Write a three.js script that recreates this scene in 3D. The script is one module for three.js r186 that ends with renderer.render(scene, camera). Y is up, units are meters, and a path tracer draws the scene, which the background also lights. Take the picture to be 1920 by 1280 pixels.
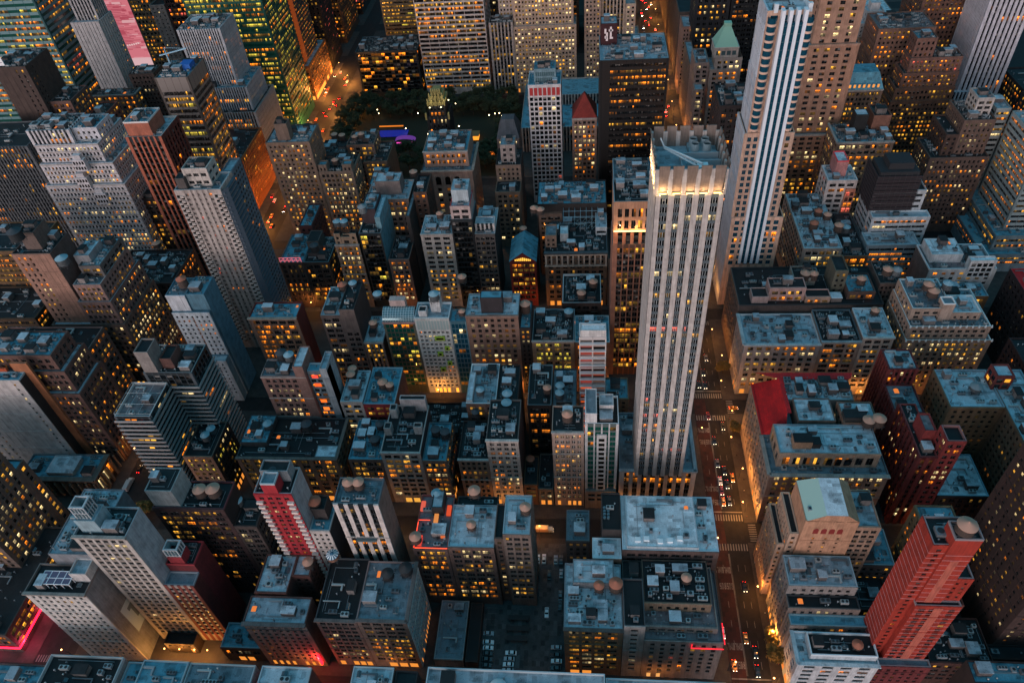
import * as THREE from 'three';
import { MarchingCubes } from 'three/addons/objects/MarchingCubes.js';

// ---------- camera, sky, exposure ----------
const scene = new THREE.Scene();
const camera = new THREE.PerspectiveCamera(48.946, 1.5, 1, 4000);
camera.matrixAutoUpdate = true;
{
  const R = new THREE.Vector3(0.99533759, -0.06920717, -0.06718221), U = new THREE.Vector3(0.00234449, 0.71368561, -0.70046224), Fw = new THREE.Vector3(-0.09642399, -0.69703889, -0.71052037);
  const m = new THREE.Matrix4().makeBasis(R, U, Fw.clone().negate());
  camera.position.set(0, 326.6, 0);
  camera.quaternion.setFromRotationMatrix(m);
}
const renderer = new THREE.WebGLRenderer({ antialias: true });
renderer.toneMapping = THREE.LinearToneMapping;
renderer.toneMappingExposure = 1.0;
renderer.shadowMap.enabled = true;
const WEST = new THREE.Vector3(-0.42, 0.17, 0.89).normalize();     // where the dusk glow stands
{
  const W = 256, H = 128, d = new Float32Array(W * H * 4), lerp = THREE.MathUtils.lerp;
  for (let r = 0; r < H; r++) for (let c = 0; c < W; c++) {
    const el = ((r + 0.5) / H - 0.5) * Math.PI, az = ((c + 0.5) / W - 0.5) * 2 * Math.PI;
    const x = Math.cos(az) * Math.cos(el), y = Math.sin(el), z = Math.sin(az) * Math.cos(el);
    const k = Math.max(0, (x * WEST.x + y * WEST.y + z * WEST.z)), glow = Math.pow(k, 2.2) * Math.pow(1 - Math.max(0, y), 3.4), t = Math.pow(Math.max(0, y), 1.15);
    const zen = [0.11, 0.50, 0.76], hor = [0.03, 0.075, 0.11], gl = [10.2, 8.1, 8.0];
    for (let i = 0; i < 3; i++) d[(r * W + c) * 4 + i] = y < -0.02 ? [0.01, 0.012, 0.015][i] : (lerp(hor[i], zen[i], t) + gl[i] * glow);
    d[(r * W + c) * 4 + 3] = 1;
  }
  const sky = new THREE.DataTexture(d, W, H, THREE.RGBAFormat, THREE.FloatType);
  sky.mapping = THREE.EquirectangularReflectionMapping; sky.magFilter = THREE.LinearFilter; sky.needsUpdate = true;
  scene.background = sky; scene.environment = sky; scene.backgroundIntensity = 0.85; scene.environmentIntensity = 0.85;
}
const sun = new THREE.DirectionalLight(new THREE.Color(1, 0.8, 0.74), 0.3);
sun.position.copy(WEST).multiplyScalar(900); sun.castShadow = true; sun.shadow.radius = 60;
Object.assign(sun.shadow.camera, { left: -600, right: 600, top: 600, bottom: -600, near: 1, far: 2500 });
scene.add(sun, sun.target);

// ---------- helpers ----------
let seed = 7;
const rnd = () => { seed = (seed * 1664525 + 1013904223) >>> 0; return seed / 4294967296; };
const rr = (a, b) => a + (b - a) * rnd();
const pick = (a) => a[Math.floor(rnd() * a.length)];
const taken = new Map();
function numbered(n) { const k = taken.get(n) ?? 0; taken.set(n, k + 1); return k ? n + '_' + String(k).padStart(3, '0') : n; }
function thing(name, label, category, x, y, z, group) {
  const o = new THREE.Group(); o.name = numbered(name); o.position.set(x, y, z); o.userData = { label, category };
  if (group) o.userData.group = group;
  scene.add(o); return o;
}
function structure(mesh, name) { mesh.name = numbered(name); mesh.userData.kind = 'structure'; mesh.receiveShadow = true; scene.add(mesh); return mesh; }
class GB {                       // collects quads, boxes and cylinders into one geometry, uv in units of 16 m
  constructor() { this.p = []; this.n = []; this.u = []; this.i = []; }
  get empty() { return !this.i.length; }
  quad(a, b, c, d, uv) {
    const k = this.p.length / 3, ux = b[0] - a[0], uy = b[1] - a[1], uz = b[2] - a[2], vx = d[0] - a[0], vy = d[1] - a[1], vz = d[2] - a[2];
    let nx = uy * vz - uz * vy, ny = uz * vx - ux * vz, nz = ux * vy - uy * vx; const l = Math.hypot(nx, ny, nz) || 1; nx /= l; ny /= l; nz /= l;
    for (const q of [a, b, c, d]) {
      this.p.push(q[0], q[1], q[2]); this.n.push(nx, ny, nz);
      if (!uv) { const ax = Math.abs(nx), ay = Math.abs(ny), az = Math.abs(nz); if (ay >= ax && ay >= az) this.u.push(q[0] / 16, q[2] / 16); else if (ax >= az) this.u.push(q[2] / 16, q[1] / 16); else this.u.push(q[0] / 16, q[1] / 16); }
    }
    if (uv) this.u.push(uv[0], uv[1], uv[2], uv[1], uv[2], uv[3], uv[0], uv[3]);
    this.i.push(k, k + 1, k + 2, k, k + 2, k + 3); return this;
  }
  tri(a, b, c) { return this.quad(a, b, c, c.map((v, i) => v)); }
  box(x0, x1, y0, y1, z0, z1, skip = '') {
    if (x0 > x1) [x0, x1] = [x1, x0]; if (y0 > y1) [y0, y1] = [y1, y0]; if (z0 > z1) [z0, z1] = [z1, z0];
    const has = (c) => !skip.includes(c);
    if (has('S')) this.quad([x0, y0, z1], [x1, y0, z1], [x1, y1, z1], [x0, y1, z1]);
    if (has('N')) this.quad([x1, y0, z0], [x0, y0, z0], [x0, y1, z0], [x1, y1, z0]);
    if (has('E')) this.quad([x1, y0, z1], [x1, y0, z0], [x1, y1, z0], [x1, y1, z1]);
    if (has('W')) this.quad([x0, y0, z0], [x0, y0, z1], [x0, y1, z1], [x0, y1, z0]);
    if (has('U')) this.quad([x0, y1, z1], [x1, y1, z1], [x1, y1, z0], [x0, y1, z0]);
    if (has('D')) this.quad([x0, y0, z0], [x1, y0, z0], [x1, y0, z1], [x0, y0, z1]);
    return this;
  }
  cyl(cx, cz, r0, r1, y0, y1, n = 14, cap = true) {   // a tapered drum
    for (let k = 0; k < n; k++) {
      const a = k / n * 2 * Math.PI, b = (k + 1) / n * 2 * Math.PI, ca = Math.cos(a), sa = Math.sin(a), cb = Math.cos(b), sb = Math.sin(b);
      const P = (c, s, r, y) => [cx + c * r, y, cz + s * r];
      if (r1 > 0.001) this.quad(P(cb, sb, r0, y0), P(ca, sa, r0, y0), P(ca, sa, r1, y1), P(cb, sb, r1, y1)); else this.tri3(P(cb, sb, r0, y0), P(ca, sa, r0, y0), [cx, y1, cz]);
      if (cap && r1 > 0.001) this.tri3([cx, y1, cz], P(cb, sb, r1, y1), P(ca, sa, r1, y1));
    }
    return this;
  }
  tri3(a, b, c) {
    const k = this.p.length / 3, ux = b[0] - a[0], uy = b[1] - a[1], uz = b[2] - a[2], vx = c[0] - a[0], vy = c[1] - a[1], vz = c[2] - a[2];
    let nx = uy * vz - uz * vy, ny = uz * vx - ux * vz, nz = ux * vy - uy * vx; const l = Math.hypot(nx, ny, nz) || 1;
    for (const q of [a, b, c]) { this.p.push(...q); this.n.push(nx / l, ny / l, nz / l); this.u.push((q[0] + q[2]) / 16, q[1] / 16); }
    this.i.push(k, k + 1, k + 2); return this;
  }
  rod(a, b, r, n = 5) {
    const A = new THREE.Vector3(...a), Bv = new THREE.Vector3(...b), d = Bv.clone().sub(A).normalize(), s = Math.abs(d.y) > 0.9 ? new THREE.Vector3(1, 0, 0) : new THREE.Vector3(0, 1, 0);
    const e = s.cross(d).normalize(), g = d.clone().cross(e);
    const P = (o, t) => { const q = o.clone().addScaledVector(e, Math.cos(t) * r).addScaledVector(g, Math.sin(t) * r); return [q.x, q.y, q.z]; };
    for (let k = 0; k < n; k++) { const t0 = k / n * 6.2832, t1 = (k + 1) / n * 6.2832; this.quad(P(A, t0), P(A, t1), P(Bv, t1), P(Bv, t0)); }
    return this;
  }
  geo() {
    const g = new THREE.BufferGeometry();
    g.setAttribute('position', new THREE.BufferAttribute(new Float32Array(this.p), 3)); g.setAttribute('normal', new THREE.BufferAttribute(new Float32Array(this.n), 3)); g.setAttribute('uv', new THREE.BufferAttribute(new Float32Array(this.u), 2));
    g.setIndex(this.i); return g;
  }
  mesh(name, mat, parent, data) {
    if (this.empty) return null;
    const m = new THREE.Mesh(this.geo(), mat); m.name = name; m.castShadow = m.receiveShadow = true; if (data) Object.assign(m.userData, data);
    if (parent) parent.add(m); return m;
  }
}

// ---------- textures and materials ----------
function hash(x, y, s) { let h = (x * 374761393 + y * 668265263 + s * 2147483647) | 0; h = Math.imul(h ^ (h >>> 13), 1274126177); return ((h ^ (h >>> 16)) >>> 0) / 4294967296; }
function noise(x, y, per, s) {   // tileable value noise
  const xi = Math.floor(x), yi = Math.floor(y), fx = x - xi, fy = y - yi, u = fx * fx * (3 - 2 * fx), v = fy * fy * (3 - 2 * fy), m = (a) => ((a % per) + per) % per;
  const a = hash(m(xi), m(yi), s), b = hash(m(xi + 1), m(yi), s), c = hash(m(xi), m(yi + 1), s), d = hash(m(xi + 1), m(yi + 1), s);
  return a + (b - a) * u + (c - a) * v + (a - b - c + d) * u * v;
}
function tex(N, fn, srgb = true, rep = 1) {
  const d = new Uint8Array(N * N * 4);
  for (let y = 0; y < N; y++) for (let x = 0; x < N; x++) { const c = fn(x / N, y / N), k = (y * N + x) * 4; for (let i = 0; i < 3; i++) d[k + i] = Math.max(0, Math.min(255, (Array.isArray(c) ? c[i] : c) * 255)); d[k + 3] = 255; }
  const t = new THREE.DataTexture(d, N, N); t.wrapS = t.wrapT = THREE.RepeatWrapping; t.magFilter = THREE.LinearFilter; t.minFilter = THREE.LinearMipmapLinearFilter; if (srgb) t.colorSpace = THREE.SRGBColorSpace; t.repeat.set(rep, rep); t.needsUpdate = true; return t;
}
const fbm = (u, v, b, s) => 0.5 * noise(u * b, v * b, b, s) + 0.28 * noise(u * b * 2, v * b * 2, b * 2, s + 1) + 0.22 * noise(u * b * 5, v * b * 5, b * 5, s + 2);
const TX = {
  stone: tex(512, (u, v) => { const streak = noise(u * 60, v * 3, 60, 3); return 0.80 + 0.22 * (fbm(u, v, 6, 1) - 0.5) + 0.12 * (streak - 0.5) + 0.05 * (hash(u * 512 | 0, v * 512 | 0, 4) - 0.5) - ((v * 24) % 1 < 0.06 ? 0.05 : 0); }),
  brick: tex(512, (u, v) => { const row = Math.floor(v * 128), br = hash(Math.floor(u * 64 + (row % 2) * 0.5), row, 9); return 0.76 + 0.25 * (fbm(u, v, 5, 21) - 0.5) + 0.16 * (br - 0.5) + 0.1 * (noise(u * 50, v * 3, 50, 5) - 0.5); }),
  // pale sheet roof: rolled seams, patched rectangles, drain stains, scattered flecks of dirt
  pale: tex(1024, (u, v) => {
    let a = 0.84 + 0.16 * (fbm(u, v, 7, 31) - 0.5);
    const drain = noise(u * 5, v * 5, 5, 33), run = noise(u * 70, v * 6, 420, 36); if (drain > 0.66) a -= 0.75 * (drain - 0.66) * (0.5 + run);
    if (noise(u * 160, v * 90, 1440, 37) > 0.87) a -= 0.3 * hash(Math.floor(u * 40), Math.floor(v * 40), 35);
    if (noise(u * 34, v * 120, 4080, 34) > 0.86) a -= 0.22;
    const sx = (u * 16) % 1, row = Math.floor(u * 16); if (sx < 0.03) a -= 0.09; if ((v * 4 + hash(row, 3, 32)) % 1 < 0.008) a -= 0.13;
    a += (hash(row, Math.floor(v * 4 + hash(row, 3, 32)), 39) - 0.5) * 0.025; const pt = hash(Math.floor(u * 9 + 0.3 * Math.floor(v * 5)), Math.floor(v * 11), 38); if (pt > 0.93) a -= 0.13; else if (pt < 0.05) a += 0.09; a += 0.1 * (noise(u * 3, v * 3, 3, 30) - 0.5);
    return [a * 0.97, a, a * 1.02];
  }),
  tar: tex(1024, (u, v) => {
    let a = 0.66 + 0.5 * (fbm(u, v, 4, 41) - 0.5) + 0.2 * (noise(u * 30, v * 30, 30, 44) - 0.5); if ((u * 16) % 1 < 0.05) a += 0.08; const pt = hash(Math.floor(u * 5), Math.floor(v * 4), 47); if (pt > 0.8) a += 0.12; const p = noise(u * 7, v * 7, 7, 48); if (p > 0.7) a += 0.6 * (p - 0.7);
    return a;
  }),
  asphalt: tex(1024, (u, v) => { let a = 0.7 + 0.3 * (fbm(u, v, 6, 51) - 0.5) + 0.15 * (hash(u * 1024 | 0, v * 1024 | 0, 52) - 0.5); const p = hash(Math.floor(u * 9), Math.floor(v * 7), 53); if (p > 0.86) a -= 0.14; if (p < 0.07) a += 0.12; const ck = Math.abs(noise(u * 12, v * 12, 12, 55) - 0.5); if (ck < 0.008) a -= 0.2; return a; }),
  paver: tex(512, (u, v) => 0.78 + 0.25 * (fbm(u, v, 6, 61) - 0.5) + 0.08 * (hash(Math.floor(u * 11), Math.floor(v * 11), 62) - 0.5) - ((u * 11) % 1 < 0.04 || (v * 11) % 1 < 0.04 ? 0.16 : 0)),
};
const mats = new Map();
function mat(key, make) { if (!mats.has(key)) { const m = make(); m.name = key; mats.set(key, m); } return mats.get(key); }
const wallM = (hex, kind = 'stone') => mat('wall ' + hex + kind, () => { const c = new THREE.Color(hex), m = Math.max(c.r, c.g, c.b), k = Math.min(m < 0.09 ? 1 : 1.32, Math.max(1, 0.8 / m)); c.multiplyScalar(k); return new THREE.MeshStandardMaterial({ color: c, map: TX[kind], roughness: 0.86 }); });
const flatM = (hex, rough = 0.7, metal = 0) => mat('flat ' + hex + rough + metal, () => new THREE.MeshStandardMaterial({ color: hex, roughness: rough, metalness: metal }));
const roofM = (kind) => mat('roof ' + kind, () => new THREE.MeshStandardMaterial({ color: ({ pale: '#d6dde0', white: '#f1f3f3', silver: '#b3bdc2', grey: '#838f95', dark: '#22272a', black: '#12161a', rose: '#94807f', red: '#ff1c1e', copper: '#7fae9c', teal: '#6aa9b8' })[kind], map: ['pale', 'white', 'silver', 'grey', 'rose', 'teal'].includes(kind) ? TX.pale : kind === 'red' ? TX.brick : TX.tar, roughness: 0.7 }));
const glowM = (hex, k) => mat('glow ' + hex + k, () => new THREE.MeshStandardMaterial({ color: '#221a14', emissive: hex, emissiveIntensity: k, roughness: 0.6 }));

// rooms behind lit panes: 8 x 8 cells, two rows each of yellow, amber, cream, and one each of lime and rose
const CELLS = 8;
function paneAtlas(lit) {
  const c = document.createElement('canvas'); c.width = c.height = 512; const g = c.getContext('2d'), s = 64;
  const tone = { y: [255, 176, 50], o: [255, 132, 26], w: [255, 220, 150], g: [224, 196, 64], r: [226, 90, 70] };
  for (let j = 0; j < 8; j++) for (let i = 0; i < 8; i++) {
    const x = i * s, y = j * s, R = (k) => hash(i * 7 + k, j * 13 + k * 3, lit ? 71 : 72);
    if (lit) {
      const t = tone['yyoowwgr'[j]], b = lit ? 0.14 + 0.86 * Math.pow(R(1), 1.5) : 0, col = (k) => `rgb(${t.map((v) => Math.round(Math.min(255, v * k))).join()})`;
      g.fillStyle = col(b * 0.62); g.fillRect(x, y, s, s);
      g.fillStyle = col(b); g.fillRect(x, y, s, s * (0.2 + 0.35 * R(2)));                       // the lit ceiling
      for (let k = 0; k < 4; k++) { g.fillStyle = col(b * (0.15 + 0.5 * R(10 + k))); const w = s * (0.1 + 0.25 * R(20 + k)), h = s * (0.2 + 0.4 * R(30 + k)); g.fillRect(x + (s - w) * R(40 + k), y + s - h, w, h); }   // furniture, people
      if (R(5) > 0.6) { g.fillStyle = col(Math.min(1.1, b * 0.9)); g.fillRect(x, y, s, s * (0.3 + 0.6 * R(6))); }   // a drawn shade
    } else {
      const b = 7 + 20 * R(1); g.fillStyle = `rgb(${b * 0.7},${b * 0.95},${b * 1.05})`; g.fillRect(x, y, s, s);
      if (R(2) > 0.62) { const k = 45 + 80 * R(3); g.fillStyle = `rgb(${k},${k * 0.98},${k * 0.94})`; g.fillRect(x, y, s, s * (0.15 + 0.75 * R(4))); }    // blinds
      if (R(7) > 0.6) { g.fillStyle = `rgb(${b * 1.8},${b * 1.5},${b * 1.3})`; g.fillRect(x + s * 0.5 * R(8), y + s * 0.55, s * 0.4, s * 0.45); }
    }
  }
  const t = new THREE.CanvasTexture(c); t.colorSpace = THREE.SRGBColorSpace; t.flipY = false; return t;
}
const litTex = paneAtlas(true), dimTex = paneAtlas(false);
const PANE = {
  lit: new THREE.MeshStandardMaterial({ name: 'lit window', color: '#1a1612', emissive: '#ffffff', emissiveMap: litTex, emissiveIntensity: 3.8, roughness: 0.2 }),
  dim: new THREE.MeshStandardMaterial({ name: 'dark window', color: '#ffffff', map: dimTex, roughness: 0.09 }),
  blue: new THREE.MeshStandardMaterial({ name: 'blue glass', color: '#1d5468', roughness: 0.08, metalness: 0.35 }),
  green: new THREE.MeshStandardMaterial({ name: 'green glass', color: '#14584c', roughness: 0.1, metalness: 0.25 }),
  pale: new THREE.MeshStandardMaterial({ name: 'pale glass', color: '#5d7b80', roughness: 0.12, metalness: 0.4 }),
};
const cellUV = (i, j) => { const e = 0.004; return [i / CELLS + e, (j + 1) / CELLS - e, (i + 1) / CELLS - e, j / CELLS + e]; };   // canvas rows run downwards
const litRow = { y: [0, 1], o: [2, 3], w: [4, 5], g: [6, 6], r: [7, 7] };
const paneGeo = new Map();
function unitPane(i, j) {
  const k = i * 8 + j; if (!paneGeo.has(k)) { const g = new GB(); g.quad([-0.5, -0.5, 0], [0.5, -0.5, 0], [0.5, 0.5, 0], [-0.5, 0.5, 0], cellUV(i, j)); paneGeo.set(k, g.geo()); } return paneGeo.get(k);
}

// ---------- buildings ----------
const F = {      // facade kinds; metres
  punch: { bay: 3.3, win: 0.46, wh: 0.52, fh: 3.5 },
  pair: { bay: 4.2, win: 0.6, wh: 0.56, group: 2, fh: 3.7 },
  loft: { bay: 5.4, win: 0.78, wh: 0.62, group: 3, fh: 4.1 },
  wide: { bay: 4.4, win: 0.74, wh: 0.56, group: 2, fh: 3.9 },
  ribbon: { bay: 7, win: 0.95, wh: 0.46, group: 5, fh: 3.7, pp: 0.02 },
  strip: { bay: 2.6, win: 0.58, wh: 0.66, fh: 3.8, pp: 0.4, sp: '#2a3033' },
  curtain: { bay: 1.7, win: 0.93, wh: 0.82, fh: 3.9, pp: 0.1, sp: '#232a2d' },
  grid: { bay: 3.2, win: 0.8, wh: 0.72, fh: 3.8, pp: 0.12 },
  fine: { bay: 2.1, win: 0.56, wh: 0.56, fh: 3.4 },
};
let paneCount = 0, ownPanes = 0, ownPiers = 0;
function V(x0, x1, zf, zb, h, o = {}) { return { x0: x0 + 0.04, x1: x1 - 0.04, zf, zb, h, y0: 0, ...o }; }
const frontOf = (f, v) => (f === 'S' ? [v.x0, v.x1] : [v.zb, v.zf]);
const laterRoofs = [], tankSpots = [];
function building(name, category, label, vols, o = {}) {
  const v0 = vols[0], cx = Math.round((v0.x0 + v0.x1) * 5) / 10, cz = v0.zf;
  const T = thing(name, label, category, cx, 0, cz, o.group);
  const panes = [], roofs = [];
  for (const vv of vols) {
    const v = { ...o, ...vv }; v.x0 -= cx; v.x1 -= cx; v.zf -= cz; v.zb -= cz;
    volume(T, v, panes, cx, cz); roofs.push(v);
  }
  emitPanes(T, panes, cx, cz);
  for (const r of roofs) { const ar = (r.x1 - r.x0) * (r.zf - r.zb); r.cx = cx; r.cz = cz; r.higher = roofs.filter((o) => o !== r && o.h > r.h && o.x0 < r.x1 && o.x1 > r.x0 && o.zb < r.zf && o.zf > r.zb); r.cl ??= ar > 110 && r.roof !== 'none' && cz > -560 ? 0.7 : 0; if (r.cl) laterRoofs.push([T, r, cx, cz]); }
  T.userData_roofs = undefined; delete T.userData_roofs;
  return T;
}
function volume(T, v, panes, cx, cz) {
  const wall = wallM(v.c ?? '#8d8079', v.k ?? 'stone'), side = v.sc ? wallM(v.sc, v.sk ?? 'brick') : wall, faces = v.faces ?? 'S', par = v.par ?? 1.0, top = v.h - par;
  const st = { ...(F[v.f ?? 'punch']), ...(v.st ?? {}) }, pp = st.pp ?? 0.1, rec = st.rec ?? 0.3, D = pp + rec;
  const inS = faces.includes('S') ? D : 0, inE = faces.includes('E') ? D : 0, inW = faces.includes('W') ? D : 0;
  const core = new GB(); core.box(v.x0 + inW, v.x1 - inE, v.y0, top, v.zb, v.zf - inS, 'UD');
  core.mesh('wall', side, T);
  const rg = new GB(); rg.box(v.x0 + inW, v.x1 - inE, top - 0.4, top, v.zb, v.zf - inS, 'SNEWD');
  if (v.roof !== 'none') rg.mesh('roof', roofM(v.roof ?? 'silver'), T);
  if (par > 0.05) {           // parapet ring with its coping
    const pg = new GB(), t = 0.4, X0 = v.x0 + inW, X1 = v.x1 - inE, Z1 = v.zf - inS, Z0 = v.zb;
    pg.box(X0, X1, top, v.h, Z1 - t, Z1, 'D').box(X0, X1, top, v.h, Z0, Z0 + t, 'D').box(X0, X0 + t, top, v.h, Z0 + t, Z1 - t, 'DNS').box(X1 - t, X1, top, v.h, Z0 + t, Z1 - t, 'DNS');
    pg.mesh('parapet', v.cop ? flatM(v.cop, 0.75) : side, T);
  }
  const wgS = new GB(), wgE = v.ec ? new GB() : wgS; let wg = wgS; const sg = new GB(), fg = new GB(), cg = new GB(), shop = new GB();
  for (const f of faces) {
    wg = f === 'S' ? wgS : wgE; const [a, b] = frontOf(f, v), L = b - a, s = { ...st, ...(f !== 'S' ? v.sst ?? {} : {}) };
    const box = (g, u0, u1, y0, y1, n0, n1, skip) => {       // skip in face terms: l r t b (back always skipped)
      if (f === 'S') g.box(u0, u1, y0, y1, v.zf + n0, v.zf + n1, 'N' + (skip.includes('l') ? 'W' : '') + (skip.includes('r') ? 'E' : '') + (skip.includes('t') ? 'U' : '') + (skip.includes('b') ? 'D' : ''));
      else if (f === 'E') g.box(v.x1 + n0, v.x1 + n1, y0, y1, u0, u1, 'W' + (skip.includes('l') ? 'N' : '') + (skip.includes('r') ? 'S' : '') + (skip.includes('t') ? 'U' : '') + (skip.includes('b') ? 'D' : ''));
      else g.box(v.x0 - n1, v.x0 - n0, y0, y1, u0, u1, 'E' + (skip.includes('l') ? 'N' : '') + (skip.includes('r') ? 'S' : '') + (skip.includes('t') ? 'U' : '') + (skip.includes('b') ? 'D' : ''));
    };
    const base = v.y0 < 1 ? (s.base ?? 6) : (s.base0 ?? 0.4), topBlank = s.top ?? 1.6, hh = v.h - topBlank - v.y0 - base, nf = Math.max(1, Math.round(hh / s.fh)), fh = hh / nf;
    const edge = s.edge ?? Math.min(1.4, L * 0.06), nb = Math.max(1, Math.round((L - 2 * edge) / s.bay)), bw = (L - 2 * edge) / nb, ow = bw * s.win, pw = bw - ow;
    const hasE = faces.includes('E'), hasW = faces.includes('W');
    const adjL = f === 'S' ? hasW : false, adjR = f === 'S' ? hasE : faces.includes('S');
    // openings
    const cols = [];
    for (let k = 0; k < nb; k++) {
      let c0 = a + edge + k * bw + pw / 2, c1 = c0 + ow; const big = s.major && k % s.major === 0 && k > 0;
      if (big) c0 += s.majorExtra ?? 0.5; if (s.major && (k + 1) % s.major === 0 && k + 1 < nb) c1 -= s.majorExtra ?? 0.5;
      if (s.blank && s.blank(k, nb)) continue; cols.push([c0, c1, k]);
    }
    // piers between openings
    let prev = a; const pierTop = v.h + (f === 'S' ? 0.02 : 0.035);
    const pierList = [];
    for (const c of cols) { pierList.push([prev, c[0]]); prev = c[1]; }
    pierList.push([prev, b]);
    pierList.forEach(([p0, p1], k) => {
      const skip = 'b' + (k === 0 && adjL ? 'l' : '') + (k === pierList.length - 1 && adjR ? 'r' : '');
      const proud = s.proud && (k % (s.major ?? 1) === 0) ? s.proud : 0;
      const dist = Math.hypot(cx + (f === 'S' ? p0 : v.x1), 326 - v.h * 0.7, cz + (f === 'S' ? v.zf : p0)), px = (p1 - p0) * 1406 / dist;
      if (s.ownPiers && px > 8 && p1 - p0 > 1) { const g = new GB(); box(g, p0, p1, v.y0, pierTop, -D, proud, skip); g.mesh('pier', wall, T); ownPiers++; }
      else box(wg, p0, p1, v.y0, pierTop, -D, proud, skip);
    });
    // spandrels and panes, floor by floor
    const spG = s.sp && !(v.ec && f !== 'S') ? sg : wg; let y = v.y0 + base;
    box(spG, a, b, v.y0, y + fh * (1 - s.wh) * 0.45, -D, -pp, 'lrb');
    const lit0 = Math.min(0.95, (s.lit ?? v.lit ?? 0.16) * 1.7), pal = s.pal ?? v.pal ?? 'yyow';
    for (let q = 0; q < nf; q++) {
      const w0 = y + fh * (1 - s.wh) * 0.45, w1 = w0 + fh * s.wh, n1 = q === nf - 1 ? v.h : y + fh + fh * (1 - s.wh) * 0.45;
      box(spG, a, b, w1, n1, -D, -pp, 'lr');
      if (s.rail ?? (s.fh < 4.3 && !s.sp && cz > -480)) box(fg, a, b, w0 + (w1 - w0) * 0.52, w0 + (w1 - w0) * 0.52 + 0.14, -D, -D + 0.08, 'lrb');
      const plainBelt = s.belt === undefined && cz > -400 && s.fh < 4.3 && !s.sp && L > 8 ? 3 + (Math.abs(Math.round(cx)) % 3) : 0; if (plainBelt && q % plainBelt === plainBelt - 1) box(wg, a + 0.02, b - 0.02, n1 - 0.75, n1 - 0.35, -D, 0.22, '');
      if (s.belt && q % s.belt === s.belt - 1) box(cg, a - 0.1, b + 0.1, n1 - 0.9, n1 - 0.3, -D, (s.proud ?? 0) + 0.25, '');
      const hf = rnd(), floorLit = lit0 * (0.35 + 1.3 * hf * hf * 2 * 0.8) * (s.litGrad ? (q / nf < s.litGrad ? 1.9 : 0.5) : 1); let run = 0, on = false, tone = pal[0];
      for (const [c0, c1, k] of cols) {
        if (s.skipPane && s.skipPane(k, q, nb, nf)) { box(spG, c0 - 0.01, c1 + 0.01, w0, w1, -D, -pp, 'lrtb'); continue; }
        const gN = s.group ?? 1, mw = 0.13, gw = (c1 - c0 + mw) / gN - mw;
        if (run-- <= 0) { on = rnd() < floorLit; run = Math.floor(rnd() * (s.run ?? 3.4)); tone = pal[Math.floor(rnd() * pal.length)]; }
        for (let j = 0; j < gN; j++) {
          const u0 = c0 + j * (gw + mw), u1 = u0 + gw;
          if (j) box(fg, u0 - mw, u0, w0, w1, -D, -pp - 0.12, 'tb');
          const isOn = on ? rnd() > 0.15 : rnd() < floorLit * 0.12;
          panes.push({ f, u0, u1, y0: w0, y1: w1, n: -D + 0.03, on: isOn, t: tone, v, glass: s.glass });
        }
      }
      y += fh;
    }
    if (v.cor) { const cy = v.h; box(cg, a - (adjL ? 0 : 0), b, cy - 1.3, cy - 0.5, -D, v.cor * 0.55, ''); box(cg, a - 0.25, b + 0.25, cy - 0.5, cy + 0.12, -D - 0.2, v.cor, ''); }
    if (v.y0 < 1 && v.shop) for (const [c0, c1] of cols) if (rnd() < v.shop * 0.7) { box(shop, c0, c1, 0.6, 4.2, -D, -pp + 0.02, 'b'); }
  }
  wgS.mesh('facade', wall, T); if (v.ec) wgE.mesh('side_facade', wallM(v.ec, v.k ?? 'stone'), T); sg.mesh('spandrel', flatM(st.sp ?? '#2a3033', 0.45), T); fg.mesh('mullion', flatM(st.frame ?? '#3a3b3c', 0.6), T, { kind: 'stuff' });
  cg.mesh('cornice', wallM(v.cc ?? '#a9a29b'), T, st.belt ? { kind: 'stuff' } : undefined); shop.mesh('shopfront', glowM(v.shopC ?? '#ff9a3c', v.shopK ?? 0.9), T);
}
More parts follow.
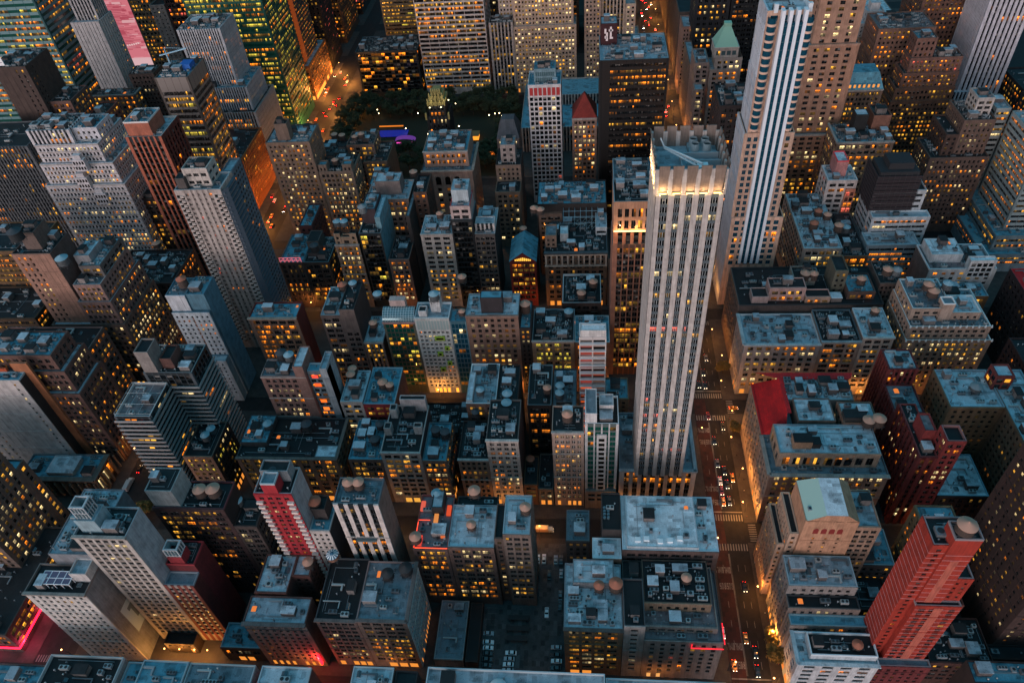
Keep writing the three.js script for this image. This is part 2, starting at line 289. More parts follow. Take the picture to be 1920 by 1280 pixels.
function emitPanes(T, panes, cx, cz) {
  const wrap = {}; const own = [];
  for (const p of panes) {
    const ux = p.f === 'S' ? (p.u0 + p.u1) / 2 : p.f === 'E' ? p.v.x1 : p.v.x0, uz = p.f === 'S' ? p.v.zf : (p.u0 + p.u1) / 2;
    const d = Math.hypot(cx + ux, 326.6 - (p.y0 + p.y1) / 2, cz + uz); p.px = Math.max((p.u1 - p.u0) * 1406 / d * (p.f === 'S' ? 1 : 0.5), (p.y1 - p.y0) * 1406 / d * 0.72);
    p.i = Math.floor(rnd() * 8); p.j = p.on ? pick(litRow[p.t]) : Math.floor(rnd() * 8); paneCount++;
  }
  const big = panes.filter((p) => p.px >= 8.2).sort((a, b) => b.px - a.px).slice(0, 120); for (const p of big) p.own = true;
  for (const p of panes) {
    const m = p.on ? 'lit' : p.glass ?? 'dim';
    if (p.own) {
      const q = new THREE.Mesh(unitPane(p.i, p.j), PANE[m]); q.name = 'window'; const w = p.u1 - p.u0, u = (p.u0 + p.u1) / 2, y = (p.y0 + p.y1) / 2;
      q.scale.set(w, p.y1 - p.y0, 1);
      if (p.f === 'S') q.position.set(u, y, p.v.zf + p.n); else if (p.f === 'E') { q.position.set(p.v.x1 + p.n, y, u); q.rotation.y = Math.PI / 2; } else { q.position.set(p.v.x0 - p.n, y, u); q.rotation.y = -Math.PI / 2; }
      q.receiveShadow = true; T.add(q); ownPanes++; continue;
    }
    const g = wrap[m] ??= new GB(), uv = cellUV(p.i, p.j);
    if (p.f === 'S') { const z = p.v.zf + p.n; g.quad([p.u0, p.y0, z], [p.u1, p.y0, z], [p.u1, p.y1, z], [p.u0, p.y1, z], uv); }
    else if (p.f === 'E') { const x = p.v.x1 + p.n; g.quad([x, p.y0, p.u1], [x, p.y0, p.u0], [x, p.y1, p.u0], [x, p.y1, p.u1], uv); }
    else { const x = p.v.x0 - p.n; g.quad([x, p.y0, p.u0], [x, p.y0, p.u1], [x, p.y1, p.u1], [x, p.y1, p.u0], uv); }
  }
  for (const m in wrap) wrap[m].mesh(m === 'lit' ? 'lit_window_glass' : 'window_glass', PANE[m], T, { kind: 'stuff' });
}

// ---------- roof equipment (parts of the building they are bolted to) ----------
const METAL = () => flatM(pick(['#8b9396', '#70787c', '#a3a9a8', '#5a6165']), 0.5, 0.3);
function bulkhead(T, x0, x1, z0, z1, y, h, c = '#8d8783', k = 'brick', roof = 'silver') {
  const g = new GB(); g.box(x0, x1, y, y + h, z0, z1, 'UD'); const dz = Math.max(z0, z1); if (x1 - x0 > 2.4) g.box(x0 + 0.6, x0 + 1.6, y, y + 2.1, dz, dz + 0.06, 'N');
  const m = g.mesh('bulkhead', wallM(c, k), T);
  const r = new GB(); r.box(x0 - 0.15, x1 + 0.15, y + h, y + h + 0.3, z0 - 0.15, z1 + 0.15, 'D'); r.mesh('roof', roofM(roof), m);
  return m;
}
function airUnit(T, x, z, y, w, d, h) {
  const g = new GB(); g.box(x - w / 2, x + w / 2, y + 0.3, y + 0.3 + h, z - d / 2, z + d / 2, 'D'); for (const sx of [-1, 1]) g.box(x + sx * w * 0.4 - 0.08, x + sx * w * 0.4 + 0.08, y, y + 0.3, z - d * 0.45, z + d * 0.45, 'UD');
  const m = g.mesh('cooling_unit', METAL(), T); const n = Math.max(1, Math.round(w / Math.max(1, d)));
  for (let k = 0; k < n; k++) { const f = new GB(); f.cyl(x - w / 2 + w * (k + 0.5) / n, z, Math.min(d, w / n) * 0.38, Math.min(d, w / n) * 0.38, y + 0.3 + h, y + 0.42 + h, 10); f.mesh('fan', flatM('#23292c'), m); }
}
function duct(T, x0, z0, x1, z1, y, w = 0.7) {
  const g = new GB(); g.box(Math.min(x0, x1) - w / 2, Math.max(x0, x1) + w / 2, y + 0.5, y + 0.5 + w, z0 - w / 2, z0 + w / 2); if (Math.abs(z1 - z0) > w) g.box(x1 - w / 2, x1 + w / 2, y + 0.5 + 0.02, y + 0.48 + w, Math.min(z0, z1), Math.max(z0, z1));
  for (let k = 0; k < 3; k++) { const x = x0 + (x1 - x0) * k / 2; g.box(x - 0.06, x + 0.06, y, y + 0.5, z0 - 0.06, z0 + 0.06, 'UD'); }
  g.mesh('duct', METAL(), T);
}
function clutter(T, r) {
  const y = r.h - (r.par ?? 1), X0 = r.x0 + 1.4, X1 = r.x1 - 1.4, Z0 = r.zb + 1.4, Z1 = r.zf - 1.4, W = X1 - X0, Dp = Z1 - Z0; if (W < 3 || Dp < 3) return;
  const used = (r.keep ?? []).map((q) => q.slice()); for (const [tx, tz, tr] of tankSpots) used.push([tx - r.cx - tr, tx - r.cx + tr, tz - r.cz - tr, tz - r.cz + tr]);
  for (const o of r.higher) used.push([o.x0, o.x1, o.zb, o.zf]);
  const place = (w, d, tries = 14) => { for (let k = 0; k < tries; k++) { const x = rr(X0, X1 - w), z = rr(Z0, Z1 - d); if (w > W || d > Dp) return null; if (used.every((q) => x > q[1] + 0.3 || x + w < q[0] - 0.3 || z > q[3] + 0.3 || z + d < q[2] - 0.3)) { used.push([x, x + w, z, z + d]); return [x, z]; } } return null; };
  const n = 1.35 * r.cl * Math.min(3, W * Dp / 260);
  for (let k = 0; k < Math.max(1, Math.round(n * 0.8)); k++) { const w = rr(3, 6), d = rr(3, 5), q = place(w, d); if (q) bulkhead(T, q[0], q[0] + w, q[1], q[1] + d, y, rr(2.4, 4), r.bc ?? pick(['#77716d', '#8d8783', '#5f5a58']), 'brick', pick(['silver', 'pale', 'dark'])); }
  for (let k = 0; k < Math.round(n * 2.6); k++) { const w = rr(1.4, 4), d = rr(1.2, 2), q = place(w, d); if (q) airUnit(T, q[0] + w / 2, q[1] + d / 2, y, w, d, rr(1, 1.8)); }
  for (let k = 0; k < Math.round(n * 1.2); k++) { const w = rr(3, 9), d = rr(2, 4), q = place(w, d); if (q) duct(T, q[0], q[1], q[0] + w, q[1] + d, y, rr(0.4, 0.8)); }
  if (W > 6 && Dp > 6) { const g = new GB(); for (let k = 0; k < 3; k++) { const z = rr(Z0, Z1), xa = rr(X0, X0 + W * 0.4), xb = rr(X0 + W * 0.5, X1); g.rod([xa, y + 0.25, z], [xb, y + 0.25, z], 0.13, 5); const x = rr(X0, X1), za = rr(Z0, Z0 + Dp * 0.4), zb = rr(Z0 + Dp * 0.5, Z1); g.rod([x, y + 0.42, za], [x, y + 0.42, zb], 0.1, 5); } g.mesh('roof_pipe', flatM('#7d8588', 0.5, 0.4), T, { kind: 'stuff' }); }
  for (let k = 0; k < Math.round(n * 5); k++) { const q = place(0.6, 0.6); if (q) { const g = new GB(), h = rr(0.6, 1.6); g.cyl(q[0] + 0.3, q[1] + 0.3, 0.22, 0.22, y, y + h, 7).cyl(q[0] + 0.3, q[1] + 0.3, 0.4, 0.1, y + h, y + h + 0.3, 7); g.mesh('vent', METAL(), T); } }
  for (let k = 0; k < Math.round(n * 1.2); k++) { const w = rr(1.2, 2.4), d = rr(1.2, 3), q = place(w, d); if (q) { const g = new GB(); g.box(q[0], q[0] + w, y, y + 0.5, q[1], q[1] + d, 'UD'); const m = g.mesh('skylight', flatM('#9aa3a4'), T); const p = new GB(), a = [q[0], y + 0.5, q[1] + d], b = [q[0] + w, y + 0.5, q[1] + d], e = [q[0] + w, y + 0.5, q[1]], h = [q[0], y + 0.5, q[1]], m0 = [q[0] + w / 2, y + 0.95, q[1] + d], m1 = [q[0] + w / 2, y + 0.95, q[1]]; p.quad(b, e, m1, m0).quad(h, a, m0, m1).tri3(a, b, m0).tri3(e, h, m1); p.mesh('glazing', rnd() < 0.12 ? glowM('#ff8a3a', 0.8) : flatM('#44555b', 0.2), m); } }
}
// a timber water tank on its steel stand: a thing of its own, standing on a roof
const tankC = { tan: '#b98a74', blue: '#7fa0aa', dark: '#3a4145', grey: '#7f8688', rust: '#a7644c' };
function waterTank(x, z, y, r, h, lid, label, leg = 2.2, wood = '#4a4442', stripe) {
  tankSpots.push([x, z, r + 0.5]); const t = thing('water_tank', label, 'water tank', x, y, z);
  const s = new GB(), q = r * 0.68; for (const [a, b] of [[-q, -q], [q, -q], [q, q], [-q, q]]) s.box(a - 0.12, a + 0.12, 0, leg, b - 0.12, b + 0.12, 'UD');
  s.box(-r, r, leg - 0.3, leg, -q - 0.15, -q + 0.15).box(-r, r, leg - 0.3, leg, q - 0.15, q + 0.15); s.rod([-q, 0.2, q], [q, leg - 0.3, q], 0.06).rod([q, 0.2, q], [-q, leg - 0.3, q], 0.06).rod([q, 0.2, -q], [q, leg - 0.3, q], 0.06); s.mesh('stand', flatM('#33383b'), t);
  const b = new GB(); b.cyl(0, 0, r, r * 0.97, leg, leg + h, 22); const bm = b.mesh('barrel', wallM(wood, 'brick'), t);
  const hp = new GB(); for (let k = 0; k < 5; k++) hp.cyl(0, 0, r * 1.015, r * 1.015, leg + h * (0.06 + 0.2 * k), leg + h * (0.06 + 0.2 * k) + 0.1, 22, false); hp.mesh('hoop', flatM('#2c2f31'), bm, { kind: 'stuff' });
  const l = new GB(); l.cyl(0, 0, r * 1.08, 0.12, leg + h, leg + h + r * 0.55, 22).cyl(0, 0, r * 1.08, r * 1.08, leg + h - 0.15, leg + h, 22, false).cyl(0, 0, 0.2, 0.2, leg + h + r * 0.5, leg + h + r * 0.62, 8); l.mesh('lid', stripe ? flatM(stripe) : flatM(tankC[lid] ?? lid, 0.8), t);
  if (stripe) { const g = new GB(); for (let k = 0; k < 12; k += 1) { const a = k / 12 * 6.2832, e = a + 0.26; g.tri3([0, leg + h + r * 0.57, 0], [Math.cos(e) * r * 1.08, leg + h + 0.03, Math.sin(e) * r * 1.08], [Math.cos(a) * r * 1.08, leg + h + 0.03, Math.sin(a) * r * 1.08]); } g.mesh('stripe', flatM('#d8dedd'), t); }
  return t;
}

// ---------- south side of 35th street: roofs along the bottom of the picture ----------
const near = (n, cat, label, x0, x1, zb, h, o) => building(n, cat, label, [V(x0, x1, o.zf ?? -84, zb, h, { faces: '', ...o })], {});
near('flat_roofed_building', 'building', 'low building with stained teal roof beside the avenue crossing at the bottom edge', -240, -207.5, -110, 38, { roof: 'teal', sc: '#5a504c', cl: 1.2 });
near('parapeted_building', 'building', 'dark roofed building with pale rim below the white corner hotel', -207, -177, -110, 49, { roof: 'black', sc: '#8d8a86', cop: '#9fa9aa', par: 1.6, cl: 1 });
near('narrow_roof_building', 'building', 'narrow blue roofed building between the dark rimmed roof and the fan roof', -176.8, -169.6, -110, 45, { roof: 'teal', sc: '#6e7477', cop: '#8fa0a4', cl: 0.8 });
near('loft_building', 'building', 'blue roofed building with a pale box hut opposite the orange lit yard', -169.4, -151.2, -110, 47.5, { roof: 'teal', sc: '#7b7f80', cop: '#8fa5aa', cl: 1.3 });
const fanB = near('fan_roof_building', 'building', 'building whose teal roof carries a block of ten round fans', -151, -125, -110, 46.5, { roof: 'grey', sc: '#8e9192', cop: '#9aa8aa', cl: 0.7 });
{ const m = new GB(); m.box(-6, 1, 45.4, 46.7, -20, -16.6, 'D'); const t = m.mesh('cooling_unit', flatM('#8f9a9c', 0.5, 0.3), fanB); for (let j = 0; j < 2; j++) for (let i = 0; i < 5; i++) { const f = new GB(); f.cyl(-5.2 + i * 1.4, -19.1 + j * 1.6, 0.55, 0.55, 46.7, 46.85, 12); f.mesh('fan', flatM('#1c2325'), t); } }
near('brick_walled_building', 'building', 'pale roofed building with red brick side wall below the red neon glow', -122.4, -103, -110, 46.5, { roof: 'pale', sc: '#6d4038', cop: '#a7b4b8', cl: 1 });
near('cluttered_roof_building', 'building', 'building with pale roof crowded with pipes below the brown lofts', -86, -70.6, -110, 49.5, { roof: 'pale', sc: '#54504e', cop: '#aab6b8', cl: 2 });
near('gabled_building', 'building', 'small dark building with a blue ridged roof beside the crowded pale roof', -70.3, -62, -110, 47, { roof: 'dark', sc: '#3c3f41', cl: 0.6 });
{ const b = near('domed_roof_building', 'building', 'long pale roofed building with a white dome below the parking lot', -57.6, 7, -110, 51.5, { roof: 'silver', sc: '#9aa3a5', cop: '#a9b7bb', par: 1.4, cl: 0.5 }); const g = new GB(); for (let k = 0; k < 6; k++) g.cyl(-6, -20, 3.4 * Math.cos(k * 0.26), 3.4 * Math.cos((k + 1) * 0.26), 50 + 2.4 * Math.sin(k * 0.26), 50 + 2.4 * Math.sin((k + 1) * 0.26), 22, k === 5); g.mesh('dome', flatM('#c6cccd', 0.6), b); }
near('rimmed_roof_building', 'building', 'pale rimmed roof below the terraced avenue corner block', 7.3, 50, -110, 48, { roof: 'silver', sc: '#8e9698', cop: '#9fb0b5', cl: 0.8 });

// ---------- block between 35th and 36th street ----------
const store = building('corner_store', 'building', 'dark corner building with a red neon band across the avenue', [V(-330, -256.5, -130, -185, 17, { f: 'wide', faces: 'SE', c: '#4c4642', roof: 'dark', lit: 0.85, pal: 'yoo', cl: 1.6, st: { base: 3, win: 0.8 } })]);
{ const g = new GB(); g.box(-30, 37.2, 4.6, 5.6, 0.3, 0.75).box(36.95, 37.4, 4.6, 5.6, -40, 0.3); const m = g.mesh('neon_band', glowM('#ff1838', 5), store); for (const [x, z] of [[38.2, -3], [38.2, -20], [20, 1.6]]) { const L = new THREE.PointLight(new THREE.Color(1, 0.06, 0.14), 260, 60, 2); L.position.set(x, 5, z); m.add(L); } }
building('office_slab', 'office building', 'brown slab with scattered lit windows at the western edge of the avenue', [
  V(-340, -268, -194, -200, 52, { f: 'pair', faces: 'SE', c: '#6e5d53', k: 'brick', roof: 'teal', lit: 0.5, pal: 'yyoyw', st: { bay: 3.6, fh: 3.6, group: 1, win: 0.42, run: 1.2 } }), V(-340, -268, -163, -193.9, 67, { f: 'pair', faces: 'SE', c: '#6e5d53', k: 'brick', roof: 'teal', lit: 0.6, pal: 'yyoyw', st: { bay: 3.6, fh: 3.6, group: 1, win: 0.5, wh: 0.62, run: 1.2 } })]);
{ const b = building('corner_hotel', 'hotel', 'white slab hotel with a glass roof canopy and a blank grey side wall', [
  V(-221.5, -195.6, -128, -141, 62.4, { f: 'punch', faces: 'S', c: '#c9c4bd', sc: '#7f8488', sk: 'stone', roof: 'black', par: 1.2, cop: '#6f6a66', cor: 0.7, cc: '#8e8780', lit: 0.03, st: { bay: 2.75, win: 0.46, wh: 0.5, fh: 3.45 } }),
  V(-214, -195.6, -141, -172, 70, { f: 'punch', faces: '', c: '#c9c4bd', sc: '#7f8488', sk: 'stone', roof: 'silver', cl: 2.4, par: 0.6 }),
  V(-203, -195.7, -134, -141.05, 67.5, { faces: '', c: '#d3cfc9', sc: '#c4c1bd', sk: 'stone', roof: 'silver', y0: 60 })]);
  const g = new GB(), gl = new GB();       // glazed canopy on the roof terrace
  for (let i = 0; i <= 4; i++) { const px = -7 + i * 3.2; for (const z of [-3, -5.6, -8.6]) g.box(px - 0.1, px + 0.1, 61.2, 64.4, z - 0.1, z + 0.1, 'D'); g.box(px - 0.12, px + 0.12, 64.4, 64.65, -8.7, -2.9); }
  for (const z of [-3, -5.6, -8.6]) g.box(-7.1, 5.9, 64.4, 64.66, z - 0.12, z + 0.12); const cm = g.mesh('canopy', flatM('#e6e8ea'), b); gl.box(-6.9, 5.7, 64.45, 64.5, -8.5, -3.1); gl.mesh('glazing', glowM('#5a6a9a', 0.25), cm);
  const s = new GB(); s.quad([12.95, 17, -6], [12.95, 17, -20], [12.95, 36, -20], [12.95, 36, -6]); s.mesh('wall_sign', flatM('#a9bfc9'), b);
  const e = new GB(); const ex = 12.97; e.quad([ex, 20, -13], [ex, 20, -17], [ex, 22.5, -17], [ex, 22.5, -13]).quad([ex, 25, -13], [ex, 25, -17.5], [ex, 27.5, -17.5], [ex, 27.5, -13]).quad([ex, 30, -9], [ex, 30, -17.5], [ex, 32.5, -17.5], [ex, 32.5, -9]).quad([ex, 22.5, -10.5], [ex, 22.5, -13], [ex, 30, -13], [ex, 30, -10.5]); e.mesh('emblem', flatM('#5b6c75'), b);
}
{ const b = building('hotel_tower', 'hotel', 'tall pale tower with blank grey side wall behind the white slab hotel', [
  V(-193.3, -172, -138.5, -152, 88, { f: 'wide', faces: 'S', c: '#b9b2aa', sc: '#a9b0b3', sk: 'stone', roof: 'dark', par: 1.2, cor: 0.6, cc: '#a09a92', lit: 0.05, pal: 'wyo', st: { bay: 3.1, win: 0.66, wh: 0.5, fh: 3.25, group: 1, sp: '#877f77' } }),
  V(-190.4, -182, -141, -148.5, 95, { faces: '', sc: '#8ea9b0', sk: 'stone', roof: 'silver', y0: 86.6, par: 0.5 }),
  V(-189.5, -183.5, -142, -147.5, 102, { f: 'grid', faces: 'SE', c: '#dfe6e8', y0: 94.5, roof: 'none', par: 0.6, st: { base0: 0.2, top: 0.4, bay: 1.4, win: 0.85, wh: 0.9, glass: 'pale', edge: 0.3 }, lit: 0 })]);
  airUnit(b, 6, -5, 86.8, 3, 3, 2); airUnit(b, 4.5, -9, 86.8, 2.6, 2.2, 1.6); }
building('brick_hotel', 'hotel', 'red brick building with checkered white panels and a glass topped hut beside the grey tower', [
  V(-171.9, -159.2, -138.5, -145, 51.4, { f: 'punch', faces: 'S', c: '#7d3b34', sc: '#5e2724', k: 'brick', roof: 'grey', lit: 0.08, st: { bay: 2.9, win: 0.5, wh: 0.55, fh: 3.3, sp: '#8b8580' }, cop: '#7f8990' }),
  V(-171.5, -159.2, -145.1, -156, 57, { faces: '', sc: '#6a2226', roof: 'dark', cop: '#8e2b31' }),
  V(-169.4, -163, -145.6, -151, 61.5, { faces: '', sc: '#9c2e35', y0: 55.5, roof: 'dark', par: 0.3 }),
  V(-169.4, -163.2, -145.8, -150.8, 66.5, { f: 'grid', faces: 'SE', y0: 61.5, c: '#dfe6e8', roof: 'none', par: 0.4, lit: 0, st: { base0: 0.2, top: 0.4, bay: 1.4, win: 0.85, wh: 0.9, glass: 'pale', edge: 0.3 } })]);
const pergola = building('pergola_house', 'house', 'tiny dark house with an orange lit yard at the foot of the grey tower', [V(-187, -173, -132.5, -137.8, 9, { f: 'punch', faces: 'S', c: '#3a2d28', roof: 'black', shop: 1, shopK: 1.2 })]);
for (const x of [-7, 0, 7, 13]) { const h = new THREE.Mesh(new THREE.SphereGeometry(0.3, 8, 6), glowM('#ffb060', 10)); h.name = 'yard_lamp'; h.position.set(x, 6.6, 1.2); pergola.add(h); const L = new THREE.PointLight(new THREE.Color(1, 0.4, 0.08), 260, 60, 2); L.position.set(0, -0.5, 1); h.add(L); }
building('low_house', 'building', 'low teal roofed house between the brick tower and the ornate beige block', [V(-158.5, -140, -130, -141.5, 12.8, { f: 'wide', faces: 'S', c: '#4d423d', roof: 'teal', shop: 0.8, cl: 1, cop: '#8fa5aa' })]);
const redCorner = building('apartment_house', 'building', 'beige twelve storey block with a dark cornice and red light on its corner', [V(-139, -112.6, -129, -141, 40.2, { f: 'punch', faces: 'S', c: '#a58e83', sc: '#6b4c45', roof: 'silver', cor: 1.1, cc: '#6b6461', lit: 0.08, st: { bay: 2.9, win: 0.5, wh: 0.55, fh: 3.4, belt: 9 }, shop: 0.9, cl: 0.7 })]);
{ const g = new GB(); g.box(11.6, 12.2, 5, 13.5, 0.4, 1.5); const m = g.mesh('neon_sign', glowM('#ff1424', 6), redCorner); const L = new THREE.PointLight(new THREE.Color(1, 0.05, 0.05), 300, 60, 2); L.position.set(11.4, 10, 2.6); m.add(L); }
building('courtyard_block', 'building', 'brick block with stained blue roof and a dark light well behind the beige block', [V(-138, -124, -142, -160, 40.5, { f: 'punch', faces: 'S', c: '#6d453d', k: 'brick', roof: 'pale', cl: 2 }), V(-124, -116, -150, -160, 40.5, { f: 'punch', faces: 'SE', c: '#6d453d', k: 'brick', roof: 'pale', par: 0.9 })]);
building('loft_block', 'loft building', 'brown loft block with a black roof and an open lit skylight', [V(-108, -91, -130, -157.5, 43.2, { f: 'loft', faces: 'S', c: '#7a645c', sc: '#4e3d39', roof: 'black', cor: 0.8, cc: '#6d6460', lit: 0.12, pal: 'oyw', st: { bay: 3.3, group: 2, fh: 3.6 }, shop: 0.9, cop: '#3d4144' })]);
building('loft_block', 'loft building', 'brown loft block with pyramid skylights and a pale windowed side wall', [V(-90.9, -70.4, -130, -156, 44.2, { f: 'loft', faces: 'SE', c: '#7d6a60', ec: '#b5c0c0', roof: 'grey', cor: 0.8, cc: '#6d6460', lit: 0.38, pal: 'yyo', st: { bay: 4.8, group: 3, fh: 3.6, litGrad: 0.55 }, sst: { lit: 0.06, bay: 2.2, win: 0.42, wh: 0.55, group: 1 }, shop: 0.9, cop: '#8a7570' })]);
building('low_shed', 'building', 'long low strip building with a grey roof and a blue pipe beside the lot', [V(-65, -52.3, -131, -158, 6.8, { f: 'wide', faces: 'S', c: '#6b6560', roof: 'grey', par: 0.5, cop: '#8a8f90' })]);
building('low_shed', 'building', 'low brown shed with a dark roof along the western side of the parking lot', [V(-51.6, -46, -131, -158, 5.5, { f: 'punch', faces: 'S', c: '#4b3a33', roof: 'black', par: 0.4 })]);
building('office_block', 'office building', 'tan brick office with rows of lit windows east of the parking lot', [V(-8.4, 14.6, -130, -158, 43, { f: 'loft', faces: 'S', c: '#8f7259', sc: '#6a5548', k: 'brick', roof: 'pale', cor: 0.9, cc: '#57504c', lit: 0.62, pal: 'yyowy', st: { bay: 5.3, group: 3, fh: 3.8, win: 0.74, wh: 0.54, run: 1.4 }, shop: 0.95, cl: 2.2, cop: '#707b80', keep: [[0, 11, -28, -19]] }),
  V(-5, 11.5, -147.5, -158, 46.5, { faces: '', y0: 41, sc: '#7f8588', roof: 'pale', par: 0.4 })]);
{ const b = building('corner_block', 'apartment building', 'terraced corner block with a black penthouse roof and red lit ledge on the avenue', [
  V(23, 53.6, -130, -160.5, 35, { f: 'punch', faces: 'S', c: '#a08d84', roof: 'rose', lit: 0.1, pal: 'oyr', st: { bay: 4.2, win: 0.42, wh: 0.6, fh: 3.7, belt: 8 }, shop: 0.9, shopC: '#ffb060', cop: '#4b4543' }),
  V(14.8, 22.9, -130, -150, 46.6, { f: 'punch', faces: 'S', c: '#aaa099', roof: 'black', lit: 0.03, st: { bay: 8, win: 0.36, wh: 0.5, fh: 3.8, edge: 0.4 }, cop: '#3f4447' }),
  V(23, 51.5, -134, -160.3, 38.5, { f: 'wide', faces: 'S', y0: 34.2, c: '#9a8a81', roof: 'rose', lit: 0.1, par: 0.9, st: { base0: 0.3, top: 1.2, fh: 2.6, bay: 3.6 } }),
  V(23, 49.3, -141, -160, 44, { f: 'punch', faces: 'S', y0: 37.6, c: '#9a7f68', sc: '#6a5a4e', roof: 'black', lit: 0, par: 0.6, cl: 2.6, st: { base0: 0.6, top: 1.4, bay: 3.6, fh: 3.6 } }),
  V(15, 23, -150.1, -160, 43, { faces: '', sc: '#54504d', roof: 'dark', cl: 1 })]);
  const g = new GB(); g.box(3, 15.6, 30.6, 30.9, 0.35, 0.6).box(15.35, 15.6, 35.2, 35.5, -8, 0.6).box(3, 3.25, 30.9, 34, 0.35, 0.6); g.mesh('light_strip', glowM('#ff2030', 2.2), b); }

building('dark_loft', 'building', 'dark brick block with a white lift hut and two pale lidded tanks', [
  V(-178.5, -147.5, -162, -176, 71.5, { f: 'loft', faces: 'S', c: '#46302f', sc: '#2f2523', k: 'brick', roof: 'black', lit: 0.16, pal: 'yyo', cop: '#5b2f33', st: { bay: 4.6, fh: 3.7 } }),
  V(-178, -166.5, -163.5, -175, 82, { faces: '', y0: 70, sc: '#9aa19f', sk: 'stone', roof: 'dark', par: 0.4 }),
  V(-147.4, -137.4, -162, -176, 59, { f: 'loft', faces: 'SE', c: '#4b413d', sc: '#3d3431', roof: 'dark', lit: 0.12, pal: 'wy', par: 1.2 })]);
{ const b = building('red_striped_tower', 'apartment building', 'red and white fronted tower with a blank grey side wall', [
  V(-129.5, -114, -160, -173, 86.5, { f: 'pair', faces: 'S', c: '#a8262f', sc: '#a6aaad', sk: 'stone', roof: 'dark', lit: 0.12, pal: 'wyo', par: 1.3, cop: '#8d9496', st: { bay: 3.1, win: 0.56, wh: 0.5, fh: 3.2, group: 2 } }),
  V(-125, -119, -160.3, -166, 93, { faces: '', y0: 85, sc: '#a8262f', sk: 'stone', roof: 'grey', cop: '#9fb0b5' }),
  V(-127.5, -116, -167, -172.5, 92, { faces: '', y0: 85, sc: '#8d9496', sk: 'stone', roof: 'dark', cl: 1.2 })]);
  for (const x of [-7.7, 4.9]) { const g = new GB(); for (let k = 0; k < 24; k++) g.box(x, x + 2.6, 7 + k * 3.2, 8.1 + k * 3.2, -0.1, 1.1, 'N'); g.mesh('balcony', flatM('#d9cdc2'), b, { kind: 'stuff' }); } }
building('white_house', 'building', 'small white block with an open lit roof hut beside the red fronted tower', [V(-113.8, -105.2, -160, -174, 60.2, { f: 'punch', faces: 'S', c: '#bdb5ae', sc: '#23303a', sk: 'stone', roof: 'teal', lit: 0.04, st: { bay: 2.6, win: 0.46, wh: 0.5, fh: 3.3, edge: 0.6 }, cl: 2, cop: '#8fa5aa' }), V(-113, -107, -166, -173, 67, { faces: '', y0: 59, sc: '#4a4442', roof: 'black', par: 0.8 })]);
{ const b = building('modern_hotel', 'hotel', 'white fronted hotel with tall black window bands and brown side wall', [
  V(-99, -80.6, -160, -173, 80, { f: 'strip', faces: 'S', c: '#d2c9c2', sc: '#8a7368', sk: 'stone', roof: 'grey', lit: 0.1, pal: 'yo', par: 1.5, cop: '#59646a', cl: 1.6, st: { bay: 4.4, win: 0.56, wh: 0.8, fh: 3.4, group: 2, sp: '#20282c', top: 3.4, pp: 0.35, belt: 15 } })]);
  const g = new GB(); g.box(-4.5, 4, 55, 56.2, 0.3, 1.6, 'N'); g.mesh('ledge', flatM('#4c5d60'), b); }
{ const b = building('rooftop_bar_building', 'loft building', 'brick loft with a red and orange lit bar terrace on its roof', [
  V(-72.2, -57.3, -160, -187, 48, { f: 'loft', faces: 'S', c: '#64504a', sc: '#4a3936', k: 'brick', roof: 'rose', lit: 0.42, pal: 'yoo', par: 1.1, cop: '#8c4a44', st: { bay: 4.6, fh: 3.9 } }),
  V(-66, -61, -177, -186, 53, { faces: '', y0: 46.5, sc: '#2f3436', roof: 'silver', par: 0.3 })]);
  const g = new GB(); g.box(-6.6, 7.2, 48, 48.16, -0.5, -0.25).box(-7.1, -6.9, 48, 48.16, -13, -0.5).box(-7, -2, 47.9, 48.02, -14, -13.8); g.mesh('light_strip', glowM('#ff4a28', 3), b);
  for (const [x, z, c] of [[-6.2, -21, '#ff6a50'], [5.6, -19, '#ff5a2c'], [4.6, -8, '#ff7a3c'], [0.5, -15, '#ffa050'], [-5, -4, '#ff5040']]) { const t = new GB(); t.box(x - 0.9, x + 0.9, 47.2, 48.3, z - 2.4, z + 2.4, 'D'); t.mesh('lit_bench', glowM(c, 0.7), b); }
  for (let k = 0; k < 14; k++) { const t = new GB(), x = rr(-6, 6), z = rr(-14, -2); t.cyl(x, z, 0.45, 0.45, 47.1, 47.9, 8); t.mesh('table', flatM(pick(['#24282a', '#6a2a28', '#b9b2aa'])), b); } }
building('pale_roof_loft', 'loft building', 'brown loft with a bare pale blue roof and a tank on long struts', [V(-57.1, -37.6, -160, -181, 49.6, { f: 'loft', faces: 'S', c: '#66524a', sc: '#4f3f3a', k: 'brick', roof: 'pale', lit: 0.36, pal: 'yyow', par: 0.8, cop: '#7d8b90', st: { bay: 4.7, fh: 3.8, group: 3 }, cl: 0.5, keep: [[-5, 6, -14, -3]] }), V(-56, -38, -181.1, -187, 47, { faces: '', sc: '#3c4446', roof: 'dark', cl: 1 })]);
building('corner_loft', 'loft building', 'taller grey loft with pale roof and a downpipe overlooking the parking lot', [V(-33.2, -21.8, -160, -179, 60.6, { f: 'wide', faces: 'SE', c: '#6f625a', sc: '#5a4c45', roof: 'pale', lit: 0.3, pal: 'wyyw', par: 0.9, cop: '#8fa3a9', st: { bay: 2.9, fh: 3.8 }, sst: { lit: 0.04 }, cl: 0.8 }), V(-37.4, -33.3, -162, -179, 54, { f: 'punch', faces: 'S', c: '#5a4c45', roof: 'dark', lit: 0.5 })]);
building('low_office', 'building', 'low grey roofed building with lit skylights west of the big pale roof', [V(-8.4, 2, -176, -192, 30, { f: 'punch', faces: 'S', c: '#5d5753', roof: 'grey', cl: 1.6, cop: '#6f7b80' })]);
